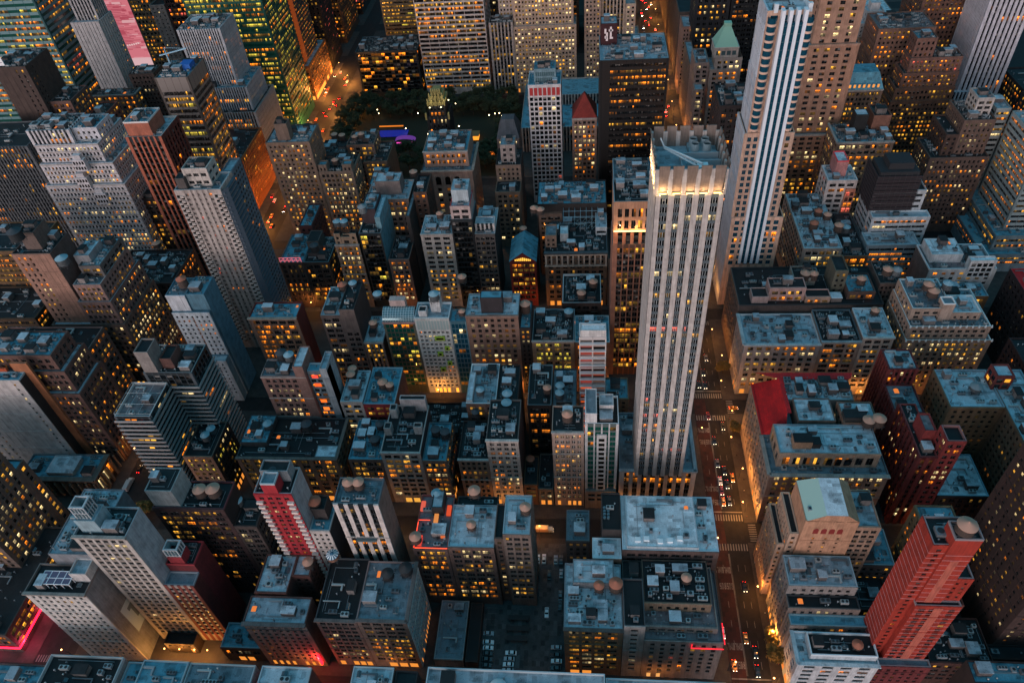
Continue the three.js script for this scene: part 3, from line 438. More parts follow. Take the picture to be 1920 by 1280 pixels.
{ const b = building('department_store', 'store', 'wide low block under a huge pale blue roof on the avenue corner', [
  V(15.2, 54, -161, -187.5, 49, { f: 'wide', faces: 'S', c: '#5b4a45', k: 'brick', roof: 'white', lit: 0.06, par: 0.5, cop: '#a9c0c9', shop: 0.5 }),
  V(17, 46, -162, -186.5, 50.6, { faces: '', y0: 48, sc: '#a9b9bf', sk: 'stone', roof: 'white', par: 0.25, cl: 0.25 }),
  V(7, 15.1, -169.2, -187.4, 51, { faces: '', sc: '#47423f', roof: 'black', par: 0.8 })]);
  for (const [x, z] of [[-13, -4], [-9.5, -4.5], [-4, -3.5], [0, -4], [4, -5]]) { const g = new GB(); g.box(x - 1.1, x + 1.1, 50.3, 51.3, z - 1, z + 1, 'D'); g.mesh('skylight', flatM('#d9e2e4'), b); }
  for (let i = 0; i < 2; i++) for (let j = 0; j < 4; j++) { const g = new GB(); g.cyl(-26.4 + i * 1.6, -14 - j * 1.6, 0.6, 0.6, 50, 51.4, 12); g.mesh('fan', flatM('#55707a', 0.4, 0.4), b); } }
building('white_annex', 'building', 'small white roofed annex in front of the huge pale roof', [V(3, 15, -159, -169, 45, { f: 'punch', faces: 'S', c: '#8a6a58', sc: '#6b5348', roof: 'white', lit: 0.04, par: 0.5, cop: '#c9d3d6' })]);

building('white_corner_office', 'office building', 'white stone office with a black roof well and white rim in the bottom corner', [
  V(82.4, 113, -127, -140, 26.6, { f: 'wide', faces: 'SW', c: '#c7c9ca', roof: 'pale', lit: 0.02, par: 1.2, cop: '#b9ccd2', cor: 0.8, cc: '#c9d6da', st: { bay: 6.2, group: 2, win: 0.6, wh: 0.55 }, shop: 0.9 }),
  V(87, 112, -129, -138, 30.4, { faces: '', y0: 26, sc: '#c7d2d6', sk: 'stone', roof: 'black', par: 1.3, cop: '#c9d6da', cl: 1.5 })]);
building('teal_strip_building', 'building', 'narrow building with a teal roof wedged behind the white corner office', [V(81.5, 112, -141, -146, 29, { f: 'punch', faces: 'SW', c: '#8a8078', roof: 'teal', cl: 1.5, shop: 1, shopK: 1.8, cop: '#7fa0a8' })]);
building('dark_roof_building', 'building', 'long dark roofed building between the teal strip roof and the grey roof', [V(81, 109, -146.1, -152, 33.5, { f: 'punch', faces: 'SW', c: '#7d7068', roof: 'black', cl: 2.2, shop: 1, shopK: 1.8, cop: '#2d3336', lit: 0.1 })]);
building('grey_roof_building', 'building', 'pale stone building with a flat grey blue roof and two lit skylights', [V(81, 108, -152.2, -166, 40, { f: 'punch', faces: 'SW', c: '#8f8a86', roof: 'silver', par: 0.8, shop: 1, shopK: 1.8, cop: '#9fb0b6', lit: 0.12, st: { bay: 3.3 }, cl: 1.4 })]);
{ const b = building('copper_roofed_tower', 'hotel', 'tan stepped tower with a green copper roof corner and four red blind arches', [
  V(86, 106.5, -167, -186, 64, { f: 'punch', faces: 'S', c: '#b98c6e', roof: 'pale', lit: 0.12, pal: 'yo', par: 0.3, k: 'stone', st: { bay: 4.2, win: 0.22, wh: 0.36, fh: 3.6, base: 40, top: 11, edge: 3 } }),
  V(82.2, 85.9, -168, -188, 53, { f: 'punch', faces: 'SW', c: '#b39680', roof: 'dark', lit: 0.1, st: { bay: 2.4, fh: 3.5 }, cop: '#b39a86' }),
  V(79, 82.1, -169, -189, 43, { f: 'punch', faces: 'SW', c: '#b39680', roof: 'dark', lit: 0.2, st: { bay: 2.2, fh: 3.5 }, sst: { bay: 2.4, fh: 3.4, win: 0.5 } }),
  V(106.6, 117, -169, -187, 57, { f: 'wide', faces: 'SW', c: '#a88a76', roof: 'silver', lit: 0.14, pal: 'yo', st: { bay: 3.4, fh: 3.6 } })]);
  const a = new GB(); a.quad([-10, 63.7, -0.05], [-3, 68, -0.05], [-3, 69, -17], [-10, 64, -19]); a.mesh('copper_slope', flatM('#a3bfb2', 0.75), b);
  const a2 = new GB(); a2.quad([-3, 68, -0.05], [5, 68, -0.05], [5, 69, -17], [-3, 69, -17]); a2.mesh('hipped_roof', roofM('white'), b); const a3 = new GB(); a3.quad([-10, 63.7, 0], [10, 63.7, 0], [5, 68, 0], [-3, 68, 0]).quad([5, 68, 0], [10, 63.7, 0], [10, 63.7, -19], [5, 69, -17]); a3.mesh('gable', wallM('#b98c6e'), b);
  for (let k = 0; k < 4; k++) { const g = new GB(), x = -5 + k * 3.1; g.box(x - 1.05, x + 1.05, 55, 57.6, 0, 0.05, 'N'); for (let i = 0; i < 8; i++) { const t0 = i / 8 * Math.PI, t1 = (i + 1) / 8 * Math.PI; g.tri3([x, 57.6, 0.05], [x + Math.cos(t0) * 1.05, 57.6 + Math.sin(t0) * 1.05, 0.05], [x + Math.cos(t1) * 1.05, 57.6 + Math.sin(t1) * 1.05, 0.05]); } g.mesh('blind_arch', flatM('#7b2622'), b); } }
building('low_teal_building', 'building', 'low building with a patched teal roof west of the red striped tower', [V(110, 131, -170, -188, 26, { f: 'punch', faces: 'S', c: '#4f4a48', roof: 'teal', cl: 1.4, cop: '#8aa2a8' }), V(112, 128, -155, -169.9, 16, { f: 'punch', faces: 'S', c: '#3b3533', roof: 'dark' })]);
{ const b = building('red_striped_tower', 'apartment building', 'red brick tower ruled with pale floor lines and topped by a big tank', [
  V(111, 124.5, -134, -145, 103.2, { f: 'punch', faces: 'SW', c: '#a2301f', k: 'stone', roof: 'dark', lit: 0.03, par: 1, cop: '#8a7f80', st: { bay: 3.4, win: 0.4, wh: 0.46, fh: 3.1, belt: 1e9, base: 24, skipPane: (k, q, nb) => k === 1 || k === 2 }, sst: { skipPane: () => true, bay: 4 } }),
  V(116, 124.6, -133.2, -140, 108.6, { faces: '', y0: 66, sc: '#a63322', sk: 'stone', roof: 'black', par: 1, cop: '#8a7f80' }),
  V(124.6, 131, -134, -145, 82, { f: 'punch', faces: 'S', c: '#a2301f', roof: 'dark', lit: 0.03, cop: '#8a7f80', st: { bay: 3.2, win: 0.4, wh: 0.46, fh: 3.1, base: 24 } }),
  V(115.8, 131.2, -131.5, -134, 67, { f: 'punch', faces: 'S', c: '#a2301f', roof: 'dark', lit: 0.03, cop: '#8a7f80', st: { bay: 3.1, win: 0.68, wh: 0.68, fh: 3.1, base: 23, skipPane: (k, q, nb) => k === 2 }, sst: {} }),
  V(112, 133, -128, -131.5, 24, { f: 'punch', faces: 'S', c: '#6d2a2a', roof: 'grey', lit: 0.1, cop: '#8a7f80' })]);
  const g = new GB(); for (let k = 0; k < 25; k++) { const y = 24.05 + k * 3.1; g.box(-6.82, -6.7, y, y + 0.16, -11, 0); if (y < 66) g.box(-1.9, 13.4, y, y + 0.16, 2.5, 2.58); else { g.box(-6.7, -1.8, y, y + 0.16, 0, 0.08); g.box(-1.8, 6.8, y, y + 0.16, 0.8, 0.88); } } g.mesh('string_course', flatM('#c98d8a'), b, { kind: 'stuff' });
  const p = new GB(); p.box(4.4, 7.4, 24, 66, 2.52, 2.62, 'N').box(1, 3.6, 67, 95, 0.82, 0.9, 'N'); p.mesh('pale_panel', wallM('#b8604e'), b); airUnit(b, -3, -5, 102.2, 3, 3.6, 1.6); }
building('dark_slab', 'office building', 'dark brown slab with scattered lit windows at the eastern edge', [V(163, 215, -142, -185, 104, { f: 'punch', faces: 'SW', c: '#4b3630', k: 'brick', roof: 'dark', lit: 0.4, pal: 'yyow', st: { bay: 4, win: 0.36, wh: 0.42, fh: 3.7, run: 1.2, base: 18 } }), V(160, 215, -136, -142, 16, { f: 'wide', faces: 'SW', c: '#3c2c28', roof: 'dark', lit: 0.6 })]);
building('brown_court_building', 'building', 'low dark brown court building with roof wells beside the red striped tower', [V(134, 158, -131, -150, 22, { f: 'wide', faces: 'S', c: '#54332b', k: 'brick', roof: 'dark', lit: 0.1, cl: 2.2 }), V(140, 150, -150.1, -165, 32, { f: 'punch', faces: 'SW', c: '#6a3a30', k: 'brick', roof: 'black', lit: 0 })]);
building('teal_roof_building', 'building', 'dark building with a teal stained roof and lit top floors in the bottom corner', [V(146, 200, -122, -131, 26, { f: 'wide', faces: 'S', c: '#3d2f2b', roof: 'teal', lit: 0.75, pal: 'yo', cl: 1.2 })]);
building('olive_block', 'building', 'small olive block with lit windows squeezed behind the red striped tower', [V(137, 152, -166, -186, 48, { f: 'punch', faces: 'SW', c: '#6e6148', roof: 'teal', lit: 0.3, pal: 'yo', cl: 1.5 })]);

// ---------- block between 36th and 37th street ----------
{ const b = building('bank_hall', 'bank', 'low classical bank hall with tall columns and a pale hipped skylight roof', [
  V(-300, -257, -214, -230.6, 15.5, { f: 'strip', faces: 'SE', c: '#7d6a58', roof: 'teal', lit: 0.05, par: 1.2, cor: 1, cc: '#6a5f57', cop: '#6d7679', cl: 1.2, keep: [[-10, 12, -16, 0]], st: { bay: 4.4, win: 0.62, wh: 0.85, fh: 9, sp: '#332c29', rec: 1.2, pp: 0.3, base: 3, top: 3 } })]);
  const g = new GB(), y = 14.6; g.box(-6, 9, y, y + 3, -13.2, -3, 'U'); g.mesh('lantern', wallM('#98948c'), b); const r = new GB(); r.quad([-6.3, y + 3, -2.7], [9.3, y + 3, -2.7], [6, y + 6, -6], [-3, y + 6, -6]).quad([9.3, y + 3, -2.7], [9.3, y + 3, -14.3], [6, y + 6, -11], [6, y + 6, -6]).quad([9.3, y + 3, -14.3], [-6.3, y + 3, -14.3], [-3, y + 6, -11], [6, y + 6, -11]).quad([-6.3, y + 3, -14.3], [-6.3, y + 3, -2.7], [-3, y + 6, -6], [-3, y + 6, -11]).quad([-3, y + 6, -6], [6, y + 6, -6], [6, y + 6, -11], [-3, y + 6, -11]); r.mesh('hipped_roof', roofM('pale'), b);
  const c = new GB(); for (let k = 0; k < 8; k++) c.cyl(22.3, -2.6 - k * 3.9, 0.62, 0.52, 2.6, 12.6, 10); for (let k = 0; k < 10; k++) c.cyl(-19 + k * 4.4, 0.9, 0.62, 0.52, 2.6, 12.6, 10); c.mesh('column', wallM('#7d6a58'), b, { kind: 'stuff' }); }
building('garment_building', 'office building', 'brown stepped loft with an orange lit shaft west of the avenue', [
  V(-318, -256.6, -238, -262, 56, { f: 'pair', faces: 'SE', c: '#6d5148', k: 'brick', roof: 'silver', lit: 0.25, pal: 'wyyo', st: { bay: 3.4, fh: 3.7 } }),
  V(-316, -259.5, -241, -262, 69.5, { f: 'pair', faces: 'SE', y0: 55, c: '#6d5148', k: 'brick', roof: 'silver', lit: 0.3, pal: 'wy', st: { bay: 3, fh: 3.7 } }),
  V(-312, -263, -243, -261, 79, { f: 'pair', faces: 'SE', y0: 68.6, c: '#6d5148', k: 'brick', roof: 'teal', lit: 0.2, cl: 2 }),
  V(-290, -285, -236.9, -238, 76, { faces: '', sc: '#c4572a', roof: 'silver', par: 0.3 }), V(-281, -272, -236.8, -238, 80, { faces: '', sc: '#b0704a', roof: 'silver', par: 0.3 })]);
building('white_slab', 'office building', 'pale slab with blank end wall and bulb lit edges at the western border', [V(-345, -276, -231, -237, 74, { f: 'punch', faces: 'S', c: '#bab6b2', sc: '#3a3431', roof: 'teal', lit: 0.75, pal: 'wyo', cop: '#8fa5aa', cl: 2, st: { bay: 4.4, win: 0.3, wh: 0.4, run: 0.5, skipPane: (k, q, nb) => k < nb - 1 && k > nb * 0.5 } })]);
{ const b = building('balcony_tower', 'apartment building', 'grey apartment tower ringed by ribbon balconies with a netted terrace on top', [
  V(-221.5, -203.5, -214, -236, 67.5, { f: 'curtain', faces: 'SE', c: '#4a5358', roof: 'rose', lit: 0.06, pal: 'oyw', par: 1.4, cop: '#b9b9b5', st: { bay: 3, win: 0.9, fh: 3.05, base: 5 } }),
  V(-214, -189, -236.1, -256, 74, { f: 'curtain', faces: 'SE', c: '#4a5358', roof: 'dark', lit: 0.05, pal: 'oyw', cop: '#8d8f8e', st: { bay: 3, win: 0.9, fh: 3.05 }, cl: 2 }),
  V(-213, -206, -236.5, -246, 88, { faces: '', y0: 73, sc: '#8f8882', roof: 'black', par: 0.8 }), V(-205, -199, -240, -250, 80, { faces: '', y0: 73, sc: '#6a4a42', roof: 'dark' })]);
  for (let k = 0; k < 20; k++) { const y = 6.6 + k * 3.05, g = new GB(); g.box(-9.2, 10.1, y, y + 0.25, 0, 1.3, 'N').box(9, 10.3, y, y + 0.25, -22, 1.3, 'W').box(-9.2, 10.1, y + 0.25, y + 1.25, 1.16, 1.3).box(10.16, 10.3, y + 0.25, y + 1.25, -22, 1.3).box(10.3, 24.6, y, y + 0.25, -22.1, -20.6).box(10.3, 24.6, y + 0.25, y + 1.25, -20.74, -20.6).box(23.4, 24.75, y, y + 0.25, -42, -20.6).box(24.6, 24.75, y + 0.25, y + 1.25, -42, -20.6); g.mesh('balcony', flatM('#8f9291', 0.7), b); }
  const n = new GB(); for (const z of [-1, -7, -14, -21]) n.rod([-9, 68.6, z], [9, 68.6, z], 0.07); for (const x of [-9, -3, 3, 9]) n.rod([x, 68.6, -1], [x, 68.6, -21], 0.07); for (const x of [-9, 9]) for (const z of [-1, -21]) n.rod([x, 66, z], [x, 68.7, z], 0.1); n.mesh('netting_frame', flatM('#b9c0c0'), b); }
building('tan_loft', 'loft building', 'small tan loft with two teal lidded tanks beside the balcony tower', [V(-199.5, -184, -214, -237, 36.8, { f: 'pair', faces: 'SE', c: '#a27c62', ec: '#3a2f2c', k: 'brick', sc: '#3a2f2c', roof: 'dark', lit: 0.5, pal: 'ywyg', st: { bay: 3.4, fh: 3.5 }, sst: { lit: 0.2, c: '#3a2f2c' }, cl: 1, cop: '#6b5a4e', shop: 0.8 })]);
building('wide_loft', 'loft building', 'wide brown loft under a large black roof with a pale corner patch', [V(-172, -121, -214, -240, 36.6, { f: 'loft', faces: 'SE', c: '#75604f', roof: 'black', lit: 0.5, pal: 'yyo', cor: 0.7, cc: '#6b6058', st: { bay: 6, group: 4, fh: 3.8, major: 1, pp: 0.3 }, sst: { lit: 0.3, bay: 5 }, cop: '#3a4144', cl: 0.7, shop: 0.9 }), V(-132, -121.6, -215, -222, 36.9, { faces: '', y0: 35, sc: '#7f8d90', roof: 'pale', par: 0.2 }), V(-172, -158, -222, -240, 38.5, { faces: '', y0: 35, sc: '#4b4f50', roof: 'teal', cl: 3, par: 0.4 })]);
building('blue_roof_loft', 'loft building', 'small brown loft with a bright blue roof beside the orange lit alley', [V(-115, -98, -214, -239, 36.3, { f: 'loft', faces: 'S', c: '#5f524b', sc: '#40312b', roof: 'teal', lit: 0.35, pal: 'yo', cl: 3, cop: '#5f8a98', st: { bay: 4.2 }, shop: 0.9 })]);
building('grey_loft', 'loft building', 'pale grey gridded loft with black roof and white lift huts', [V(-97.9, -78.4, -214, -244, 42.3, { f: 'loft', faces: 'S', c: '#a59c95', sc: '#4a3a3a', roof: 'black', lit: 0.32, pal: 'ywo', cor: 0.5, st: { bay: 4.7, group: 2, fh: 3.7, win: 0.76 }, cop: '#a49d97', shop: 1, shopC: '#ffb347' }),
  V(-92, -79, -241, -244, 50, { faces: '', y0: 41, sc: '#b2acaa', sk: 'stone', roof: 'black', par: 0.5 }), V(-97.5, -94, -225, -229, 47, { faces: '', y0: 41, sc: '#8f9695', roof: 'dark', par: 0.5 }), V(-83, -78.8, -226, -229, 47, { faces: '', y0: 41, sc: '#9fa3a1', roof: 'black', par: 0.5 }), V(-96.5, -93, -236, -240, 48, { faces: '', y0: 41, sc: '#a3a7a5', roof: 'black', par: 0.5 })]);
building('small_loft', 'loft building', 'low brown loft with two dark tanks beside the deep light well', [V(-78.3, -66.3, -214, -238, 36, { f: 'wide', faces: 'SE', c: '#7c675c', sc: '#4a3b36', roof: 'teal', lit: 0.36, pal: 'yow', cl: 2.5, cop: '#6d7f85', st: { bay: 3.4 }, shop: 0.9 })]);
building('well_house', 'building', 'dark low house sunk at the end of the deep light well', [V(-66, -61, -226, -240, 20, { f: 'punch', faces: 'S', c: '#3a322f', roof: 'black' })]);
building('arched_loft', 'loft building', 'brown loft with arched top windows and a black tarred roof', [V(-60.7, -45.9, -214, -238, 37.6, { f: 'fine', faces: 'S', c: '#8a7161', sc: '#3e332f', roof: 'black', cor: 0.6, lit: 0.1, pal: 'yo', cl: 2.6, st: { bay: 2.4, fh: 3.6, belt: 4 }, shop: 0.9 })]);
building('cream_loft', 'loft building', 'cream loft with a shallow pediment and dark gable roof next to the arched loft', [V(-45.8, -30.6, -214, -239, 52.7, { f: 'pair', faces: 'S', c: '#b9aba0', sc: '#3e2b2d', roof: 'dark', cor: 0.7, cc: '#c9bfb6', lit: 0.22, pal: 'wyo', st: { bay: 3.4, fh: 3.6, belt: 5, frame: '#8d857e' }, cl: 2, shop: 0.9, cop: '#5a5552' })]);
building('narrow_house', 'building', 'narrow dark house with a rusty tank deep in the gap', [V(-30.2, -23.3, -214, -232, 17.4, { f: 'wide', faces: 'S', c: '#6a4e3a', roof: 'dark', lit: 0.6, pal: 'oy', shop: 1 })]);
building('narrow_house', 'building', 'narrow low house with white trimmed gable east of the dark gap', [V(-23.1, -15.6, -214, -236, 14, { f: 'pair', faces: 'S', c: '#6f665e', roof: 'dark', lit: 0.4, pal: 'wyo', shop: 1, cl: 2 })]);
building('beige_loft', 'loft building', 'beige loft with ornate top floors beside the white modern infill', [V(-15, -0.4, -214, -230, 59, { f: 'pair', faces: 'S', c: '#ab9282', sc: '#4d4039', roof: 'dark', cor: 0.5, lit: 0.42, pal: 'ywyo', st: { bay: 2.7, fh: 3.7, belt: 5, frame: '#d9d2ca' }, cl: 1.6, cop: '#8f7b6d', shop: 1 }), V(-14, -6, -230.1, -240, 50, { f: 'punch', faces: '', sc: '#4a4440', roof: 'dark', cl: 2 })]);
{ const b = building('modern_infill', 'office building', 'white framed modern infill with glass strips left of the tall tower podium', [
  V(0, 15.2, -214, -231, 65, { f: 'curtain', faces: 'S', c: '#c4c4c2', sc: '#a9abaa', sk: 'stone', roof: 'dark', lit: 0.1, pal: 'yo', par: 1.4, cop: '#d2d6d6', st: { bay: 3.6, win: 0.8, wh: 0.7, fh: 3.7, group: 2, glass: 'green', base: 16, edge: 0.9, sp: '#56615f' } }),
  V(0.2, 5.4, -215, -230, 71, { faces: '', y0: 64, sc: '#d6d6d4', sk: 'stone', roof: 'grey', par: 0.4 }), V(6.5, 13, -222, -229, 68.5, { faces: '', y0: 64, sc: '#d6d6d4', sk: 'stone', roof: 'silver', par: 0.3 }),
  V(0.1, 15.1, -212.6, -214, 15, { f: 'wide', faces: 'S', c: '#8c8178', roof: 'dark', lit: 0.1, par: 0.6 })]);
  const g = new GB(); g.box(-2.2, 2.2, 14, 58, 0, 0.7, 'N'); g.mesh('central_panel', wallM('#c9c8c5'), b); const w = new GB(); for (let k = 0; k < 12; k++) w.box(-1.3, 1.3, 16 + k * 3.4, 18 + k * 3.4, 0.7, 0.74, 'N'); w.mesh('window_glass', PANE.dim, b, { kind: 'stuff' }); }
{ // the tall pale tower on its podium
  const b = building('white_tower', 'apartment tower', 'tallest pale stone tower with a lit open crown beside the avenue', [
    V(16.4, 52.5, -214, -250, 30.5, { f: 'strip', faces: 'SE', c: '#b3aaa4', roof: 'grey', lit: 0.2, pal: 'o', cop: '#8d959a', cor: 0.5, cc: '#a4a6a8', st: { bay: 4, win: 0.56, wh: 0.8, fh: 4.4, group: 2, sp: '#3b3f41', pp: 0.6, base: 2, ownPiers: true } }),
    V(23.4, 45.4, -212, -236, 186, { f: 'grid', faces: 'SW', y0: 30, c: '#bdb5ae', sc: '#a9a29c', sk: 'stone', roof: 'grey', lit: 0.1, pal: 'orywy', par: 0.3, st: { bay: 4.3, win: 0.76, wh: 0.66, fh: 3.42, group: 3, major: 1, proud: 0.7, sp: '#525e63', pp: 0.05, base0: 4, glass: 'dim', edge: 1.1, frame: '#aab3b5', ownPiers: true, top: 1 }, sst: { bay: 2.9, win: 0.5, wh: 0.56, group: 1, proud: 0.1, lit: 0.02, sp: undefined } })]);
  // open crown: tapered screens on four sides, with the pier fins between them
  const y0 = 186, y1 = 197, X0 = 23.4 - 34.5, X1 = 45.4 - 34.5, Z1 = 2, Z0 = -22;
  for (const f of ['S', 'N', 'E', 'W']) for (let k = 0; k < 5; k++) {
    const g = new GB(), L0 = f === 'S' || f === 'N' ? X0 : Z0, L1 = f === 'S' || f === 'N' ? X1 : Z1, w = (L1 - L0) / 5, a = L0 + k * w + 0.75, e = L0 + (k + 1) * w - 0.75, o = 0.9;
    const P = (u, y, n) => f === 'S' ? [u, y, Z1 + n] : f === 'N' ? [-u + X0 + X1, y, Z0 - n] : f === 'E' ? [X1 + n, y, -u + Z0 + Z1] : [X0 - n, y, u];
    g.quad(P(a, y0 + 0.6, -0.6), P(e, y0 + 0.6, -0.6), P(e + 0.25, y1, o), P(a - 0.25, y1, o)); g.quad(P(e, y0 + 0.6, -0.95), P(a, y0 + 0.6, -0.95), P(a - 0.25, y1, o - 0.35), P(e + 0.25, y1, o - 0.35)); g.quad(P(a - 0.25, y1, o), P(e + 0.25, y1, o), P(e + 0.25, y1, o - 0.35), P(a - 0.25, y1, o - 0.35));
    g.mesh('crown_screen', wallM('#83746a'), b);
    const h = new GB(); const q = f === 'S' || f === 'N'; const u = L0 + k * w; const bx = P(u, y0, 0), dx = q ? 0.7 : 0.35;
    h.box(bx[0] - (q ? 0.7 : 0.3), bx[0] + (q ? 0.7 : 0.3), y0, y1 - 1.6, bx[2] - (q ? 0.3 : 0.7), bx[2] + (q ? 0.3 : 0.7)); h.mesh('pier', wallM('#bdb5ae'), b);
    if (f === 'S' || (f === 'W')) { const s = new GB(); const p0 = P(a + 0.2, y0 + 0.3, 0.1), p1 = P(e - 0.2, y0 + 0.55, 0.45); s.box(p0[0], p1[0], p0[1], p1[1], p0[2], p1[2]); const sm = s.mesh('crown_light', glowM('#ffc070', 6), b);
      const L = new THREE.PointLight(new THREE.Color(1, 0.62, 0.28), k === 0 || f === 'W' ? 90 : 42, 30, 2); L.position.set(...P((a + e) / 2, y0 + 1.1, 0.9)); L.castShadow = true; sm.add(L); }
  }
  const yr = 190; const deck = new GB(); deck.box(X0 + 0.4, X1 - 0.4, yr - 0.4, yr, Z0 + 0.4, Z1 - 0.8); deck.mesh('roof', roofM('silver'), b);
  const fr = new GB(); fr.box(-2.5, 10.4, yr, yr + 2.2, -13.6, -13.2).box(-2.6, -2.2, yr, yr + 2.2, -13.6, 0.8).box(1.5, 1.8, yr, yr + 2.6, -8, 0.8).box(1.5, 10.4, yr, yr + 2.4, -8.4, -8).box(-11, -2.6, yr, yr + 1.8, -6.4, -6.1); fr.mesh('partition', flatM('#9ba6aa'), b);
  for (const [x, z] of [[2.5, -19.4], [6.4, -19.4], [2.8, -16], [6.7, -16]]) { const g = new GB(); g.box(x - 1.9, x + 1.9, yr, yr + 1.6, z - 1.6, z + 1.6, 'D').cyl(x, z, 1.6, 1.3, yr + 1.6, yr + 4.2, 18, false); const m = g.mesh('cooling_tower', flatM('#8ea3a9', 0.5, 0.3), b); const f = new GB(); f.cyl(x, z, 1.32, 1.32, yr + 3.3, yr + 3.4, 16); f.mesh('fan', flatM('#2b3437'), m); }
  // window cleaning crane, its jib lying across the roof
  const jib = new GB(); const J = [[-7.4, 193, -15.5], [3.6, 193.6, -2]]; const d = [J[1][0] - J[0][0], J[1][1] - J[0][1], J[1][2] - J[0][2]];
  for (const [o, q] of [[-0.5, 0], [0.5, 0], [0, 0.9]]) jib.rod([J[0][0] + o * 0.3, J[0][1] + q * 0.4, J[0][2] - o * 0.3], [J[1][0] + o * 1.3, J[1][1] + q * 1.4, J[1][2] - o * 1.1], 0.32, 6);
  for (let k = 0; k < 9; k++) { const t = k / 9, s = (k + 1) / 9, A = (q) => J[0].map((v, i) => v + d[i] * q); const a = A(t), c = A(s); jib.rod(a, [c[0], c[1] + 0.9 * s, c[2]], 0.14, 4); }
  jib.rod([-8.8, 196, -16.8], [-7.4, 193, -15.5], 0.25, 5).box(2, 5.4, yr + 0.6, 194.4, -3.6, -0.4).box(0.6, 3.2, yr, 192, -5.4, -2.2); jib.mesh('roof_crane', flatM('#d5dcdd', 0.5), b); }

// east of the avenue
{ const b = building('avenue_office', 'office building', 'ornate pale block with red mansard corner, blue roofs and arched penthouse on the avenue', [
  V(83.5, 135.4, -207, -229, 39, { f: 'pair', faces: 'SW', c: '#8d7668', ec: '#b9a89a', roof: 'grey', lit: 0.3, pal: 'ywyo', cor: 1.3, cc: '#a69a90', st: { bay: 4, fh: 3.8, win: 0.56, belt: 4 }, sst: { c: '#b9a89a', lit: 0.25 }, shop: 0.9, cop: '#5b6367' }),
  V(87, 131, -212, -228.9, 48, { f: 'wide', faces: 'SW', y0: 38, c: '#a8937f', roof: 'pale', lit: 0.3, pal: 'yo', par: 0.7, cop: '#7f8d93', st: { bay: 4.4, win: 0.66, wh: 0.7, fh: 6, base0: 0.6, top: 2 } }),
  V(83.5, 131, -229.1, -262, 38.6, { f: 'pair', faces: 'W', c: '#b3a090', sc: '#a39487', sk: 'stone', roof: 'silver', lit: 0.3, pal: 'yo', par: 0.2, cl: 0 }),
  V(99, 116, -231, -245, 48, { faces: '', sc: '#77695f', roof: 'pale', par: 0.6, y0: 30 }), V(118.5, 134, -229, -242, 49, { faces: 'W', f: 'pair', sc: '#8a6a58', c: '#8a6a58', y0: 20, roof: 'pale', par: 0.8, lit: 0.1 }),
  V(95, 128, -245.1, -261, 46.5, { faces: '', sc: '#8b8681', roof: 'pale', par: 0.4, cl: 4, y0: 36 })]);
  const m = new GB(), X = -109.45, Z = 207; const P = (x, y, z) => [x + X, y, z + Z]; // red mansard along the avenue and the back
  m.quad(P(84.2, 38.8, -230), P(84.2, 38.8, -262), P(95, 47.5, -258), P(95, 47.5, -236)).quad(P(84.2, 38.8, -230), P(95, 47.5, -236), P(95, 38.8, -231), P(90, 38.8, -229.8)).quad(P(131, 38.8, -262.4), P(128, 47.4, -258), P(95, 47.4, -258), P(84.2, 38.8, -262.4)).quad(P(95, 47.5, -236), P(95, 47.5, -258), P(97, 47.3, -258), P(97, 47.3, -236)).quad(P(84.2, 47.2, -262.2), P(95, 47.3, -258), P(129, 47.3, -258), P(131, 47.2, -262.2)).box(-26, -25.3, 38.8, 39.4, -55.3, -23); m.mesh('mansard_roof', roofM('red'), b);
  const a = new GB(); for (let k = 0; k < 3; k++) { const x = 0.2 + k * 3.9; a.box(x - 1.3, x + 1.3, 40, 43.6, -4.6, -4.56, 'N'); for (let i = 0; i < 8; i++) { const t0 = i / 8 * Math.PI, t1 = (i + 1) / 8 * Math.PI; a.tri3([x, 43.6, -4.56], [x + Math.cos(t0) * 1.3, 43.6 + Math.sin(t0) * 1.3, -4.56], [x + Math.cos(t1) * 1.3, 43.6 + Math.sin(t1) * 1.3, -4.56]); } } a.mesh('arched_window', PANE.dim, b, { kind: 'stuff' });
  bulkhead(b, -16, -8, -13, -8, 47.2, 5, '#a08268', 'brick', 'black'); bulkhead(b, -7.6, -4, -12.6, -8.4, 47.2, 3, '#3a3532', 'brick', 'black'); bulkhead(b, 9.5, 19, -28, -23, 48, 3.4, '#4b4a49', 'brick', 'dark'); }
building('red_brick_tower', 'apartment building', 'dark red brick slab with a square corner turret and open terraces', [
  V(144, 152, -207, -238, 52.5, { f: 'strip', faces: 'SW', c: '#6f2b2a', k: 'brick', roof: 'dark', lit: 0.2, pal: 'wo', st: { bay: 3.4, win: 0.5, sp: '#4f2222', group: 2, fh: 3.6 }, cop: '#7b3b38', cl: 2 }),
  V(152, 160, -207, -216, 64, { f: 'pair', faces: 'SW', c: '#8c3533', k: 'brick', roof: 'black', lit: 0.1, pal: 'wo', par: 1.5, cop: '#8f6a68', st: { bay: 3.6, fh: 3.8 } }),
  V(147, 152, -216, -226, 60, { faces: '', y0: 51, sc: '#8c3533', roof: 'rose' }), V(144, 158, -238.1, -256, 46, { f: 'strip', faces: 'W', c: '#6f2b2a', sc: '#6f2b2a', roof: 'grey', lit: 0.02, st: { sp: '#4f2222' } }),
  V(144, 158, -256.1, -270, 56, { f: 'strip', faces: 'SW', c: '#6f2b2a', sc: '#6f2b2a', k: 'brick', roof: 'pale', lit: 0.02, cl: 1.5, st: { sp: '#4f2222' } })]);
building('blue_roof_house', 'building', 'low house with a wide bright blue roof behind the dark red slab', [V(160.5, 183, -207, -231, 24, { f: 'pair', faces: 'S', c: '#4a3530', k: 'brick', roof: 'pale', lit: 0.2, pal: 'yo', par: 0.6, cop: '#6f9aa8', cl: 0.8 })]);
